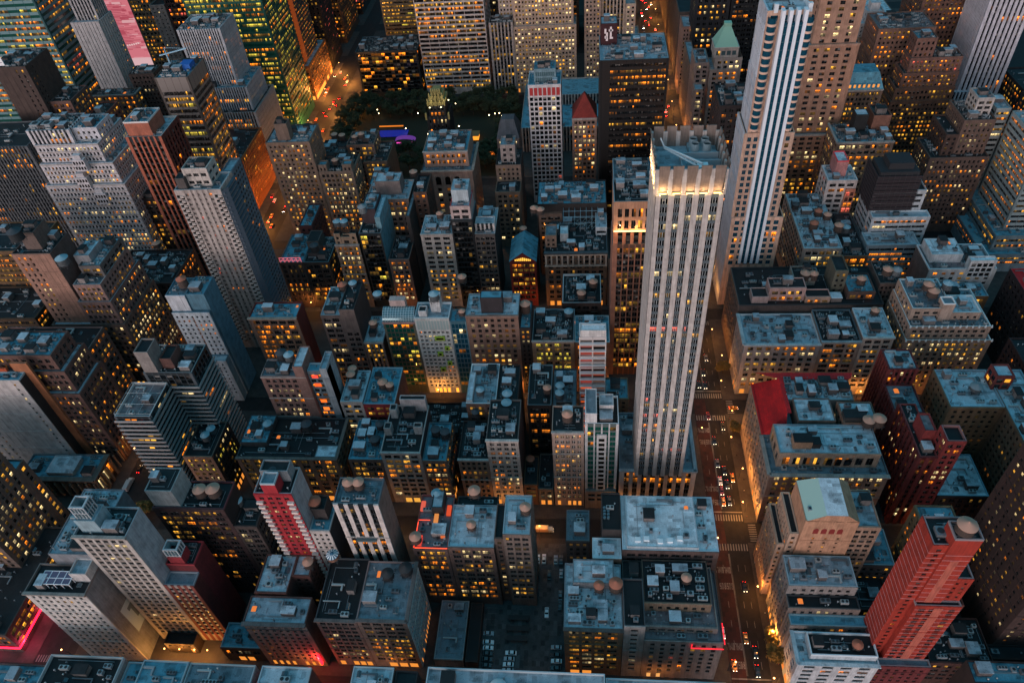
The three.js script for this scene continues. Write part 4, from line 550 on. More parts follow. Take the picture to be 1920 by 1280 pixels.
building('court_apartments', 'apartment building', 'brown brick apartment block wrapped round a narrow court, with a garden roof', [
  V(168, 192, -238, -262, 50, { f: 'punch', faces: 'SW', c: '#8d7054', k: 'brick', sc: '#3a2b2a', roof: 'pale', lit: 0.08, pal: 'yo', st: { bay: 3.4, fh: 3.4 }, cop: '#7e98a2', par: 1.2, cl: 0.8 }),
  V(192, 208, -206, -262, 50, { f: 'punch', faces: 'SW', c: '#7d6550', k: 'brick', roof: 'pale', lit: 0.06, pal: 'yo', st: { bay: 3.4, fh: 3.4 }, cop: '#7e98a2', par: 1.2, cl: 1.4 }),
  V(190, 198, -250, -258, 58, { f: 'grid', faces: 'SW', y0: 49, c: '#7d3a34', roof: 'pale', lit: 0.2, glass: 'pale' })]);

// ---------- north half of the 36th street block ----------
building('brick_loft', 'loft building', 'brick loft with a white roofed tower hut west of the orange lit gap', [V(-159.3, -136, -242, -254, 65.4, { f: 'pair', faces: 'S', c: '#8d6d63', sc: '#5a4540', k: 'brick', roof: 'grey', lit: 0.25, pal: 'wyo', st: { bay: 3.2, fh: 3.6, belt: 4 }, cl: 3, cop: '#8a7d78' }), V(-141, -135.9, -241.8, -256, 72.6, { faces: '', sc: '#8d6d63', roof: 'pale', par: 0.5 })]);
{ const b = building('narrow_glass_house', 'building', 'narrow pale building with orange lit open floors and a gridded roof frame', [V(-135.7, -125.4, -244, -250, 67, { f: 'wide', faces: 'S', c: '#6f7f86', sc: '#7d8d94', sk: 'stone', roof: 'teal', lit: 0.5, pal: 'o', st: { bay: 3.4, fh: 3.6, edge: 0.2 }, cop: '#8ba4ac', cl: 1 }), V(-129, -125.4, -243.9, -256, 69, { faces: '', sc: '#98a2a6', sk: 'stone', roof: 'silver' })]); for (const [y, c] of [[62, '#ff4a35'], [56, '#ff5a20'], [44, '#ff7020'], [38, '#ff8030']]) { const g = new GB(); g.box(-3.6, -0.4, y, y + 2.4, 0.02, 0.06, 'N'); g.mesh('lit_floor', glowM(c, 1.3), b); } }
building('white_trim_loft', 'loft building', 'low loft with two round tanks and white trim above 36th street', [V(-123.3, -111.8, -242, -264, 46.6, { f: 'wide', faces: 'S', c: '#a8a099', sc: '#5d4d47', roof: 'pale', lit: 0.25, pal: 'wy', cl: 2.6, cop: '#9aaeb4' })]);
building('red_front_loft', 'loft building', 'blue roofed loft with a red painted front and brick side wall', [V(-111.7, -95.6, -242, -268, 44.8, { f: 'wide', faces: 'S', c: '#8d2b2d', sc: '#6f443c', k: 'brick', roof: 'teal', lit: 0.3, pal: 'y', cl: 1.6, cop: '#7fa3ae' })]);
building('terrace_loft', 'loft building', 'loft with a white scalloped parapet round a pale roof terrace', [V(-59, -44, -242, -270, 45.6, { f: 'pair', faces: 'S', c: '#6b5348', sc: '#6a5c54', roof: 'silver', lit: 0.3, pal: 'oy', cop: '#dfe3e3', par: 1.4, cl: 1.6 }), V(-58.8, -55.6, -243, -262, 47.6, { faces: '', y0: 44, sc: '#a9b9be', roof: 'pale', par: 0.2 })]);
building('service_block', 'building', 'block crowded with cooling plant and three blue lidded tanks beside the terrace loft', [V(-43.9, -33, -242, -268, 47, { f: 'pair', faces: 'S', c: '#5a4a44', sc: '#473c38', roof: 'dark', lit: 0.2, cl: 3 })]);
building('dark_roof_loft', 'loft building', 'dark loft with plain black roof and a few amber windows east of the dark gap', [V(-28.4, -16.4, -242, -270, 44.8, { f: 'loft', faces: 'S', c: '#332a28', sc: '#3a302d', roof: 'black', lit: 0.35, pal: 'oy', cop: '#5d6d72', par: 0.7 })]);
building('tank_loft', 'loft building', 'grey loft with two teal tanks beside a curved duct', [V(-16.2, -4, -242, -270, 42, { f: 'wide', faces: 'S', c: '#5b504b', roof: 'grey', lit: 0.3, cl: 2 })]);
{ const b = building('scaffold_house', 'building', 'slim white framed building with stacked red and orange lit open floors', [V(-2.6, 10.2, -252, -262, 82, { f: 'grid', faces: 'S', c: '#c9c2bc', sc: '#8a4a38', roof: 'white', lit: 0.05, par: 0.6, cop: '#cfd6d8', st: { bay: 6, win: 0.9, wh: 0.86, fh: 4, rec: 1.4, pp: 0.1, edge: 0.25, sp: '#b9b5b2', skipPane: null } }), V(-2, 10, -252.4, -257, 86, { faces: '', y0: 81, sc: '#c9c9c6', sk: 'stone', roof: 'white', par: 0.3 })]);
  for (let k = 0; k < 14; k++) { const y = 10 + k * 4.95, t = k / 13, c = k < 8 ? '#ff6a2c' : '#e0584c', g = new GB(); g.box(-5.9, -0.3, y, y + 3.4, -1.0, -0.9, 'N'); g.mesh('lit_floor', glowM(c, (k < 8 ? 0.75 : 0.3) * (0.6 + 0.6 * rnd())), b); const h = new GB(); h.box(0.3, 5.9, y + 0.3, y + 3.2, -1.0, -0.9, 'N'); h.mesh('lit_floor', glowM(k % 3 ? '#7a5a50' : '#c9563c', 0.4), b); const s = new GB(); s.box(-6.3, 6.3, y + 3.7, y + 4.0, -0.6, 0.9); s.mesh('floor_slab', flatM('#c7cccd'), b); } }
building('low_annex', 'building', 'low grey annex with a teal roof squeezed west of the tall tower', [V(10.4, 22.5, -256, -271, 34, { f: 'punch', faces: 'S', c: '#8a7259', roof: 'teal', lit: 0.1, cl: 1 }), V(11, 16, -240, -255.9, 40, { f: 'punch', faces: 'S', c: '#4a4a4a', roof: 'dark' })]);

// ---------- block between 37th and 38th street ----------
building('corniced_loft', 'loft building', 'brown loft with a toothed cornice and a blank red east wall', [V(-183, -155.7, -290, -303, 60.5, { f: 'loft', faces: 'S', c: '#7f6353', sc: '#7d2e26', k: 'stone', roof: 'teal', lit: 0.28, pal: 'oyo', cor: 1.2, cc: '#a38d7d', st: { bay: 4.5, fh: 3.9 }, cl: 1.4, shop: 0.8 })]);
building('grey_twin_loft', 'loft building', 'grey loft with a taller right wing and white roof huts', [V(-142, -131, -290, -314, 62, { f: 'loft', faces: 'S', c: '#6a5d58', roof: 'pale', lit: 0.22, pal: 'wyo', cop: '#93a6ac', st: { bay: 5, fh: 3.9 }, cl: 2.4 }), V(-131, -122.5, -290, -314, 66, { f: 'wide', faces: 'S', c: '#6f615b', sc: '#4b4240', roof: 'dark', lit: 0.2, pal: 'ow', st: { top: 16 }, cl: 1.2 })]);
building('arcaded_house', 'building', 'low grey house with a row of arched windows and pale blue roof', [V(-126.4 + 4, -111.6, -290.5, -312, 41.2, { f: 'strip', faces: 'S', c: '#8d7e76', sc: '#55483f', roof: 'pale', lit: 0.3, pal: 'y', cop: '#90a5ab', cor: 0.4, cl: 1 })]);
{ const b = building('glass_roofed_building', 'hotel', 'green glass fronted hotel with a barrel glass roof and rose cornice', [V(-108.6, -91, -290, -301, 57, { f: 'curtain', faces: 'S', c: '#5d5f52', sc: '#4a423c', roof: 'grey', lit: 0.2, pal: 'goy', par: 0.3, cor: 0.6, cc: '#a5837d', st: { bay: 2.2, win: 0.86, wh: 0.7, fh: 3.3, sp: '#394038', glass: 'green' } })]);
  const g = new GB(), bars = new GB(); for (let k = 0; k < 7; k++) { const t0 = k / 7 * Math.PI / 2, t1 = (k + 1) / 7 * Math.PI / 2, p = (t) => [57 + Math.sin(t) * 5, -7 + Math.cos(t) * 7]; const [a, b0] = p(t0), [c, d] = p(t1); g.quad([-8.6, a, b0], [8.6, a, b0], [8.6, c, d], [-8.6, c, d]); bars.rod([-8.7, a, b0 + 0.03], [8.7, a, b0 + 0.03], 0.07, 4); for (let i = 0; i <= 12; i++) bars.rod([-8.6 + i * 1.433, a, b0 + 0.03], [-8.6 + i * 1.433, c, d + 0.03], 0.07, 4); } const m = g.mesh('glass_roof', PANE.pale, b); bars.mesh('glazing_bar', flatM('#c9d2d3'), m, { kind: 'stuff' }); const s = new GB(); s.box(-5, 3.5, 57, 66, -11, -7.2); s.mesh('bulkhead', wallM('#bfa8a0'), b); }
{ const b = building('white_hotel', 'hotel', 'white fronted hotel with lime green boxes stepping down its facade', [V(-90.9, -72, -290, -303, 59.6, { f: 'punch', faces: 'S', c: '#c9cbc6', sc: '#8d9396', sk: 'stone', roof: 'silver', lit: 0.08, pal: 'wo', par: 1.2, cop: '#cfd6d6', st: { bay: 2.6, win: 0.62, wh: 0.42, fh: 3.05, edge: 0.8, base: 5, top: 9, group: 2 }, cl: 1, shop: 1, shopC: '#ff9a30', shopK: 2.2 }), V(-82.5, -77, -296, -302, 68, { faces: '', y0: 58, sc: '#d6d9d8', sk: 'stone', roof: 'white', par: 0.4 }), V(-88.4, -84, -291.5, -296, 63.4, { faces: '', y0: 58, sc: '#d6d9d8', sk: 'stone', roof: 'dark', par: 0.6 })]);
  const g = new GB(); for (let k = 0; k < 11; k++) g.box(-8.6 + k * 1.6, -7.4 + k * 1.6, 51.2, 57.6, -0.02, 0.12, 'N'); g.mesh('louvre_band', flatM('#94a8a6'), b);
  for (const [x, y, w] of [[2.7, 45, 5.6], [5.8, 37.4, 2.6], [1.4, 33, 3], [5.8, 25.6, 2.6], [1.4, 20.6, 3]]) { const q = new GB(); q.box(x - w / 2, x + w / 2, y - 1.4, y + 1.4, 0, 0.9, 'N'); const m = q.mesh('green_box', flatM('#8fae3a'), b); const i = new GB(); i.box(x - w / 2 + 0.8, x + w / 2 - 0.8, y - 0.7, y + 0.7, 0.9, 0.94, 'N'); i.mesh('window', PANE.dim, m); } }
building('blue_glass_house', 'building', 'narrow blue glass building between the white hotel and the brown office', [V(-71.9, -63, -290, -300, 57, { f: 'curtain', faces: 'S', c: '#6d8a93', roof: 'teal', lit: 0.14, pal: 'ow', st: { sp: '#3f6570', glass: 'blue', bay: 2 }, cl: 2 })]);
building('brown_office', 'office building', 'brown office with a blue roof, a big dark roof hut and even windows', [V(-62.9, -34.8, -290, -308, 61.2, { f: 'pair', faces: 'S', c: '#84685a', sc: '#54443d', roof: 'pale', lit: 0.3, pal: 'wyo', cor: 0.6, cc: '#8e7467', cop: '#6f8a92', st: { bay: 3.4, fh: 3.7, group: 1, win: 0.5, belt: 4 }, shop: 1, cl: 1, keep: [[-6, 7, -10, -2]] }), V(-54.6, -43, -293, -299, 71, { faces: '', y0: 60, sc: '#3f3a3d', roof: 'teal', par: 0.3 })]);
building('tank_roof_building', 'building', 'dark narrow building with a big tan tank east of the brown office', [V(-34.6, -28.7, -290, -312, 52, { f: 'punch', faces: 'S', c: '#3a3230', roof: 'teal', lit: 0.2, cl: 2 })]);
building('beige_office', 'office building', 'beige office with yellow lit top floors in front of the slim brown glass tower', [V(-28.5, -5.5, -290, -316, 42.3, { f: 'loft', faces: 'S', c: '#9a7f66', sc: '#5c4a40', roof: 'dark', lit: 0.5, pal: 'ggyy', cor: 0.5, cop: '#7d8b8f', st: { bay: 4.6, fh: 3.6, group: 3, win: 0.7 }, sst: {}, cl: 3, shop: 1 })]);
building('teal_court_building', 'building', 'low teal roofed building dotted with vents beside the slim brown tower', [V(-5.3, 13.6, -291, -313, 40, { f: 'wide', faces: 'S', c: '#8b6148', roof: 'teal', lit: 0.3, pal: 'o', cl: 3, cop: '#a9b8bb' })]);
building('twin_tank_building', 'building', 'dark roofed building with white rim and two tan lidded tanks', [V(-12.6, 9.5, -320, -346, 43, { f: 'wide', faces: 'S', c: '#4b3c37', sc: '#4a3f3b', roof: 'black', lit: 0.15, cop: '#aeb6b7', par: 1.2, cl: 1.4 })]);
{ const b = building('brown_glass_tower', 'office tower', 'slim brown and black glass tower with a glowing top floor beside the tall pale tower', [
  V(14, 37, -305, -326, 95, { f: 'curtain', faces: 'S', c: '#8a5f4c', roof: 'grey', lit: 0.32, pal: 'oyy', cop: '#6b625f', st: { bay: 3.2, win: 0.82, wh: 0.74, fh: 3.9, sp: '#4a362d', group: 2, litGrad: 0.4, edge: 2.2 } }),
  V(14.4, 37, -306, -326, 104, { f: 'strip', faces: 'S', y0: 94, c: '#a96f52', roof: 'grey', lit: 0.2, par: 0.8, st: { bay: 4, base0: 1, fh: 4, top: 1 } }),
  V(14.2, 37, -305.5, -326, 120.3, { f: 'pair', faces: 'S', y0: 103, c: '#b08468', roof: 'dark', lit: 0.4, pal: 'yo', par: 2, cop: '#7d8d92', st: { bay: 3.4, wh: 0.7, fh: 7, base0: 0.6, top: 3 }, cl: 2 })]);
  const g = new GB(); g.box(-11, 11, 103.2, 103.6, -0.4, 0.3); const m = g.mesh('crown_light', glowM('#ffb870', 5), b); for (const x of [-8, 0, 8]) { const L = new THREE.PointLight(new THREE.Color(1, 0.55, 0.2), 110, 30, 2); L.position.set(x, 104.8, 1.6); L.castShadow = true; m.add(L); } }
// east side of the avenue
building('corniced_corner_block', 'store', 'long white stone corner block with scrolled roof rim and tall window rows', [V(84.5, 123.8, -290, -314, 39.6, { f: 'pair', faces: 'SW', c: '#a39a95', roof: 'silver', lit: 0.28, pal: 'yow', cor: 1, cc: '#b9bcbc', cop: '#b9bfc0', st: { bay: 4.6, fh: 3.8, group: 2, win: 0.58 }, sst: { bay: 3.6, win: 0.44, lit: 0.2 }, shop: 0.8, cl: 1.2 })]);
building('tall_window_block', 'store', 'grey stone block with rust red top windows and a black roof beside the corner block', [V(123.9, 144, -290, -315, 41.6, { f: 'loft', faces: 'S', c: '#928277', roof: 'black', lit: 0.3, pal: 'oyo', cor: 0.7, cc: '#8d9a9d', cop: '#58696f', st: { bay: 6.2, group: 3, fh: 3.9 }, shop: 0.8, cl: 2.4 })]);
building('white_gridded_block', 'office building', 'cream gridded block with pale roof ending the long white row', [V(144.1, 159.8, -290, -313, 44.5, { f: 'wide', faces: 'S', c: '#b5a89c', sc: '#7c6f66', roof: 'pale', lit: 0.2, pal: 'oy', cor: 0.8, cc: '#c2bdb6', st: { bay: 5, group: 3, win: 0.74, fh: 3.7 }, shop: 0.8, cl: 1.5, cop: '#a9babf' })]);
building('dark_roof_block', 'building', 'black roofed block with low pink walled huts and two tan tanks behind the white row', [
  V(84.8, 162, -317, -350, 43.5, { f: 'pair', faces: 'W', c: '#6d5a50', sc: '#5a4e49', roof: 'black', lit: 0.2, pal: 'yo', par: 0.8, cop: '#2b3032' }),
  V(101, 120.5, -321, -330, 52, { f: 'wide', faces: 'S', y0: 42, c: '#b09088', roof: 'dark', lit: 0.7, pal: 'yo', par: 0.5, cop: '#b08d84' }), V(120.7, 134, -319, -326, 47, { f: 'wide', faces: 'S', y0: 42, c: '#a08878', roof: 'black', lit: 0.7, pal: 'oy', par: 0.5, cop: '#b08d84' }), V(92, 100.8, -319, -327, 47.6, { faces: '', y0: 42, sc: '#b09a94', roof: 'dark', par: 0.5 }),
  V(117, 129, -334, -345, 48, { faces: '', y0: 42, sc: '#8d8d84', sk: 'stone', roof: 'black' }), V(136, 143, -328, -342, 58, { f: 'punch', faces: 'S', y0: 42, c: '#5a5a4d', roof: 'dark', lit: 0.2 }), V(143.5, 158, -322, -338, 48, { f: 'wide', faces: 'S', y0: 42, c: '#55443e', roof: 'teal', lit: 0.3, pal: 'oy', cl: 2 }), V(162.5, 175, -330, -350, 47, { f: 'fine', faces: 'S', y0: 0, c: '#6f5f58', roof: 'dark', lit: 0.1, cl: 2 })]);
{ const b = building('ornate_cream_block', 'apartment building', 'cream apartment block with stepped terraces and white scalloped balustrades', [
  V(165.5, 208, -290, -322, 42, { f: 'pair', faces: 'SW', c: '#9a7f6c', roof: 'grey', lit: 0.34, pal: 'ywyy', st: { bay: 3.6, fh: 3.5, win: 0.52 }, shop: 0.6, par: 1.2, cop: '#cfd2d0' }),
  V(166, 206, -292, -322, 49.8, { f: 'pair', faces: 'SW', y0: 41, c: '#a88f7e', roof: 'grey', lit: 0.3, pal: 'yo', par: 1.2, cop: '#d5d8d6', st: { bay: 3.6, fh: 3.5, base0: 0.8 } }),
  V(167, 187, -298, -322, 57, { f: 'pair', faces: 'SW', y0: 49, c: '#ab9484', roof: 'grey', lit: 0.15, par: 0.8, cop: '#d5d8d6', cl: 1.4, st: { base0: 0.8 } }), V(187.2, 202, -298, -312, 54, { f: 'punch', faces: 'S', y0: 49, c: '#ab9484', roof: 'pale', par: 1, cop: '#dfe2e0' }), V(181, 187, -297.2, -303, 61, { faces: '', y0: 49, sc: '#b8a191', sk: 'stone', roof: 'grey', par: 0.7, cop: '#dfe2e0' })]);
  const g = new GB(); for (const [y, z, x0, x1] of [[42, 0.5, -21, 21], [49.8, -1.6, -20.5, 19]]) for (let k = 0; k < 14; k++) { const x = x0 + (x1 - x0) * k / 13; g.box(x - 0.35, x + 0.35, y - 0.4, y + 0.7, z - 0.5, z + 0.2).box(x - 0.2, x + 0.2, y + 0.7, y + 1.3, z - 0.3, z); } g.mesh('finial', flatM('#d5d8d6'), b, { kind: 'stuff' }); }
building('brick_penthouse_block', 'apartment building', 'orange brick block with lit penthouse windows behind the ornate cream block', [V(196, 223, -330, -342, 37, { f: 'wide', faces: 'S', c: '#a3704a', k: 'brick', roof: 'teal', lit: 0.3, pal: 'yw', cl: 3, cop: '#8aa3aa' })]);
building('white_terrace_tower', 'office building', 'white walled block with a rose terrace and pale upper deck behind the cream block', [
  V(193, 229, -343, -366, 46, { f: 'punch', faces: 'S', c: '#c4c2bf', sc: '#6f6a68', roof: 'rose', lit: 0.1, par: 1.2, cop: '#cfd6d8', cl: 1.2, st: { bay: 5 } }), V(195, 212, -350, -365, 51, { faces: '', y0: 45, sc: '#d0d5d6', sk: 'stone', roof: 'white', par: 0.3 }), V(213, 227, -342.6, -347, 52, { f: 'grid', faces: 'S', y0: 40, c: '#cfcfcd', roof: 'white', lit: 0, par: 0.6 })]);
{ const b = building('red_roofed_block', 'building', 'dark block with a bright red roof at the eastern edge', [V(232, 270, -304, -338, 50, { f: 'punch', faces: 'SW', c: '#38292b', k: 'brick', roof: 'red', lit: 0.08, pal: 'oy', cop: '#a3262a', st: { bay: 4, fh: 3.8 } }), V(240, 268, -312, -330, 55, { faces: '', y0: 49, sc: '#8d2024', roof: 'red', par: 0.6, cop: '#a3262a' })]); }
building('dark_brick_block', 'apartment building', 'very dark brick block with few lights below the red roof', [V(214, 260, -262, -288, 46, { f: 'punch', faces: 'SW', c: '#3c2a2b', k: 'brick', roof: 'dark', lit: 0.06, pal: 'oy', cl: 1 })]);
building('well_house', 'building', 'low dark roofed house in front of the lime boxed white hotel', [V(-95.4, -60.5, -246, -271, 13, { f: 'wide', faces: 'S', c: '#3a302c', roof: 'black', cl: 1.5 })]);

// ---------- block between 38th and 39th street ----------
{ const b = building('rooftop_sign_building', 'building', 'dark brown loft with a pink lit steel sign frame along its roof edge', [V(-194.6, -179, -366, -396, 38.6, { f: 'loft', faces: 'S', c: '#5f4c44', roof: 'teal', lit: 0.15, pal: 'oy', cl: 1.5, cop: '#5d686c', st: { bay: 3.8, major: 1 } })]);
  const g = new GB(); for (let k = 0; k <= 5; k++) g.rod([-7 + k * 2.8, 38, -0.4], [-7 + k * 2.8, 42, -0.4], 0.16).rod([-7 + k * 2.8, 38.2, -0.4], [-7 + Math.min(5, k + 1) * 2.8, 42, -0.4], 0.12); g.rod([-7, 42, -0.4], [7, 42, -0.4], 0.2).rod([-7, 40, -0.4], [7, 40, -0.4], 0.2); g.mesh('sign_frame', glowM('#ff7a88', 0.8), b); }
building('dark_corner_loft', 'loft building', 'dark loft with black tank hut and amber lit lower floors by the concrete tower', [V(-178.8, -161.8, -366, -393, 38.4, { f: 'loft', faces: 'SE', c: '#54463e', roof: 'dark', lit: 0.22, pal: 'yo', st: { bay: 5.4, litGrad: 0.4 }, cl: 1.5, cop: '#5d7a80' }), V(-178, -170, -378, -390, 46, { faces: '', y0: 37, sc: '#5f5c58', roof: 'black', par: 0.4 })]);
building('red_roof_hut_loft', 'loft building', 'dark red brick loft with a blue roof and pale end wall deep in the block', [V(-189, -180, -398, -424, 44, { f: 'punch', faces: 'SE', c: '#5b3230', sc: '#5b3230', roof: 'teal', lit: 0.05, cl: 2 })]);
building('twin_turret_loft', 'loft building', 'tan loft with two square corner turrets and two blue tanks', [V(-154.7, -139.2, -366, -379, 52, { f: 'pair', faces: 'S', c: '#9c7f68', sc: '#4a3a32', roof: 'dark', lit: 0.5, pal: 'oyw', cor: 0.5, st: { bay: 3.4, belt: 2, fh: 3.8 } }), V(-154, -150, -366.6, -371, 60, { f: 'punch', faces: 'S', y0: 51, c: '#a58a72', sc: '#4a3a32', roof: 'black' }), V(-144, -139.8, -366.6, -371, 60, { f: 'punch', faces: 'S', y0: 51, c: '#a58a72', sc: '#4a3a32', roof: 'black' }), V(-150, -144, -367, -371, 57, { f: 'pair', faces: 'S', y0: 51, c: '#a58a72', roof: 'dark', lit: 0.8 })]);
building('dark_glass_loft', 'office building', 'dark glazed loft with steel framed front and a bright teal side wall', [V(-137.9, -124, -366, -397, 60.2, { f: 'curtain', faces: 'S', c: '#3b3733', sc: '#5d8c98', sk: 'stone', roof: 'dark', lit: 0.16, pal: 'yog', st: { bay: 2, fh: 3.6 }, cop: '#6d7a7e' }), V(-137, -128, -378, -396, 70, { faces: '', y0: 58, sc: '#54464a', roof: 'silver', cl: 2 }), V(-127.5, -124.2, -372, -396, 68, { faces: '', y0: 58, sc: '#6f9aa5', sk: 'stone', roof: 'pale' })]);
building('small_brick_house', 'building', 'small brick house with sheer dark east wall below the mid block offices', [V(-123, -109.7, -366, -391, 40, { f: 'pair', faces: 'S', c: '#84675c', sc: '#3a302e', roof: 'dark', lit: 0.5, pal: 'ow', cl: 2, cop: '#6b5f5a' })]);
building('mid_block_office', 'office building', 'brown office with pale roof hut and lit strip windows in mid block', [V(-140, -112, -400, -423, 62, { f: 'pair', faces: 'S', c: '#7c6960', sc: '#4a3f3b', roof: 'silver', lit: 0.4, pal: 'yow', st: { bay: 4, fh: 3.8 }, cl: 0.8, cop: '#a89d96' }), V(-134, -117.5, -407, -418, 71, { faces: '', y0: 61, sc: '#7b706b', sk: 'stone', roof: 'pale', par: 0.5 })]);
building('round_backed_building', 'building', 'dark building with a rounded end and black tank beside the mid block office', [V(-108.8, -100, -402, -424, 65.6, { f: 'punch', faces: 'SE', c: '#5a4338', sc: '#453732', roof: 'black', lit: 0.2, pal: 'yo', par: 1.4, cl: 1 }), V(-111.6, -109, -384, -424, 60, { faces: '', sc: '#4f4845', roof: 'grey', par: 0.4 })]);
building('white_grid_office', 'office building', 'slim cream office with paired windows and cluttered blue roof', [V(-99.4, -79.7, -366, -386, 59, { f: 'pair', faces: 'S', c: '#b3aba2', sc: '#6b7478', sk: 'stone', roof: 'pale', lit: 0.34, pal: 'ywyo', cor: 0.5, st: { bay: 5.4, fh: 3.6, group: 3, win: 0.7, belt: 4, litGrad: 0.45 }, cl: 3, cop: '#a2b0b4' })]);
building('dark_pane_office', 'office building', 'dark glass office with a red trimmed white penthouse and gridded roof frame', [V(-79.6, -66.5, -366, -386, 69.2, { f: 'curtain', faces: 'S', c: '#26292b', roof: 'dark', lit: 0.06, st: { bay: 1.9 }, cop: '#5d7074' }), V(-79, -67, -367, -384, 78, { f: 'wide', faces: 'S', y0: 68, c: '#b9a6a0', roof: 'silver', lit: 0, par: 0.8, cop: '#b34545' }), V(-78, -68, -372, -384, 86, { faces: '', y0: 77, sc: '#a7b6ba', sk: 'stone', roof: 'pale', cl: 3, par: 0.4 })]);
building('white_edged_office', 'office building', 'grey office edged with white strips and capped by a pale arcade', [V(-66.2, -53.8, -366, -394, 58.4, { f: 'wide', faces: 'S', c: '#5d5753', sc: '#3a3432', roof: 'silver', lit: 0.22, pal: 'oyw', st: { bay: 2.8, fh: 3.7, edge: 0.3, litGrad: 0.3 }, cl: 2, cop: '#b4b0ad' }), V(-66, -54, -370, -378, 63, { f: 'strip', faces: 'S', y0: 57, c: '#c9c4bf', roof: 'silver', lit: 0, par: 0.4, st: { base0: 0.4, top: 1, fh: 3 } })]);
{ const b = building('red_gabled_building', 'building', 'red brick building with lit arched attic and a blue slate gable roof', [V(-46.4, -29.8, -366, -390, 37, { f: 'loft', faces: 'S', c: '#872f28', sc: '#5d2a24', k: 'brick', roof: 'none', lit: 0.35, pal: 'yo', par: 0, st: { bay: 3.6, fh: 3.8 }, shop: 0.5 })]);
  const g = new GB(); g.tri3([-8.3, 36.9, -0.05], [8.3, 36.9, -0.05], [0, 43.5, -0.05]); g.mesh('gable', wallM('#8f332b', 'brick'), b); const w = new GB(); for (let k = 0; k < 9; k++) { const x = -4.6 + k * 1.15; w.box(x - 0.42, x + 0.42, 37.4, 40 - Math.abs(x) * 0.3, -0.05, 0.03, 'N'); } w.mesh('lit_window_glass', glowM('#ffc04a', 1.4), b, { kind: 'stuff' });
  const r = new GB(); r.quad([-8.6, 36.8, 0.2], [0, 43.9, 0.2], [0, 43.9, -24], [-8.6, 36.8, -24]).quad([0, 43.9, 0.2], [8.6, 36.8, 0.2], [8.6, 36.8, -24], [0, 43.9, -24]); r.mesh('gable_roof', roofM('teal'), b); }
{ const b = building('department_store', 'store', 'broad brown store block with a white colonnade floor and steel scaffold on its roof', [
  V(-24.4, 14, -366, -427, 44, { f: 'pair', faces: 'S', c: '#7a6250', sc: '#5b4b42', roof: 'dark', lit: 0.12, pal: 'yo', cor: 1.6, cc: '#4a5357', par: 1.2, st: { bay: 4.6, fh: 4, belt: 4 }, shop: 0.8, cl: 3, cop: '#4a5357' }),
  V(-24, -17, -372, -384, 52, { f: 'punch', faces: 'S', y0: 43, c: '#8d7463', roof: 'grey', lit: 0 }), V(-15, -10, -378, -386, 49, { faces: '', y0: 43, sc: '#c9cfd0', sk: 'stone', roof: 'white', par: 0.3 }), V(7, 14, -384, -404, 49, { f: 'ribbon', faces: 'S', y0: 43, c: '#c5ccce', roof: 'silver', lit: 0, par: 0.3 })]);
  const c = new GB(); for (let k = 0; k < 12; k++) { const x = -18.4 + k * 3.35; c.box(x - 0.5, x + 0.5, 34, 41.6, 0, 0.7, 'N'); } c.box(-19.2, 19.2, 33, 34, 0, 0.8, 'N').box(-19.2, 19.2, 41.6, 42.4, 0, 0.9, 'N'); c.mesh('colonnade', wallM('#bcae9f'), b);
  const s = new GB(); for (let i = 0; i <= 6; i++) for (let j = 0; j <= 4; j++) { const x = -8 + i * 3.6, z = -24 - j * 6; s.rod([x, 42.8, z], [x, 53 + (i % 2) * 2, z], 0.16, 4); if (i < 6) s.rod([x, 48, z], [x + 3.6, 48, z], 0.12, 4).rod([x, 53, z], [x + 3.6, 53, z], 0.14, 4).rod([x, 43, z], [x + 3.6, 48, z], 0.09, 4); if (j < 4) s.rod([x, 53, z], [x, 53, z - 6], 0.14, 4).rod([x, 48, z], [x, 48, z - 6], 0.1, 4); } s.mesh('scaffold', flatM('#7fa4b0', 0.5, 0.4), b, { kind: 'stuff' }); 
  for (let k = 0; k < 5; k++) airUnit(b, -6 + k * 4.6, -6 - (k % 2) * 4, 42.8, 3, 3, 1.4); }
building('annex_block', 'building', 'low block roofed with zigzag vents and cooling plant north of the store', [V(-30, 14, -400, -427, 56, { f: 'punch', faces: '', sc: '#3b3431', roof: 'teal', cl: 3 , y0: 0}), V(-29, -14, -398, -399.9, 50, { f: 'wide', faces: 'S', c: '#7b6253', roof: 'dark', lit: 0.05 })]);
{ const b = building('teal_frame_building', 'building', 'flat building with an empty steel roof frame behind the slim brown tower', [V(18, 52, -400, -426, 72, { f: 'wide', faces: 'SE', c: '#5a4f4a', roof: 'grey', lit: 0.15, par: 1.5, cop: '#7f979d', cl: 2.5 })]); }
building('avenue_shop_block', 'building', 'plain block on the avenue hidden behind the tall pale tower', [V(14.5, 52, -366, -399, 38, { f: 'pair', faces: 'SE', c: '#6d5c52', roof: 'dark', lit: 0.3, pal: 'o', shop: 1, cl: 1 })]);
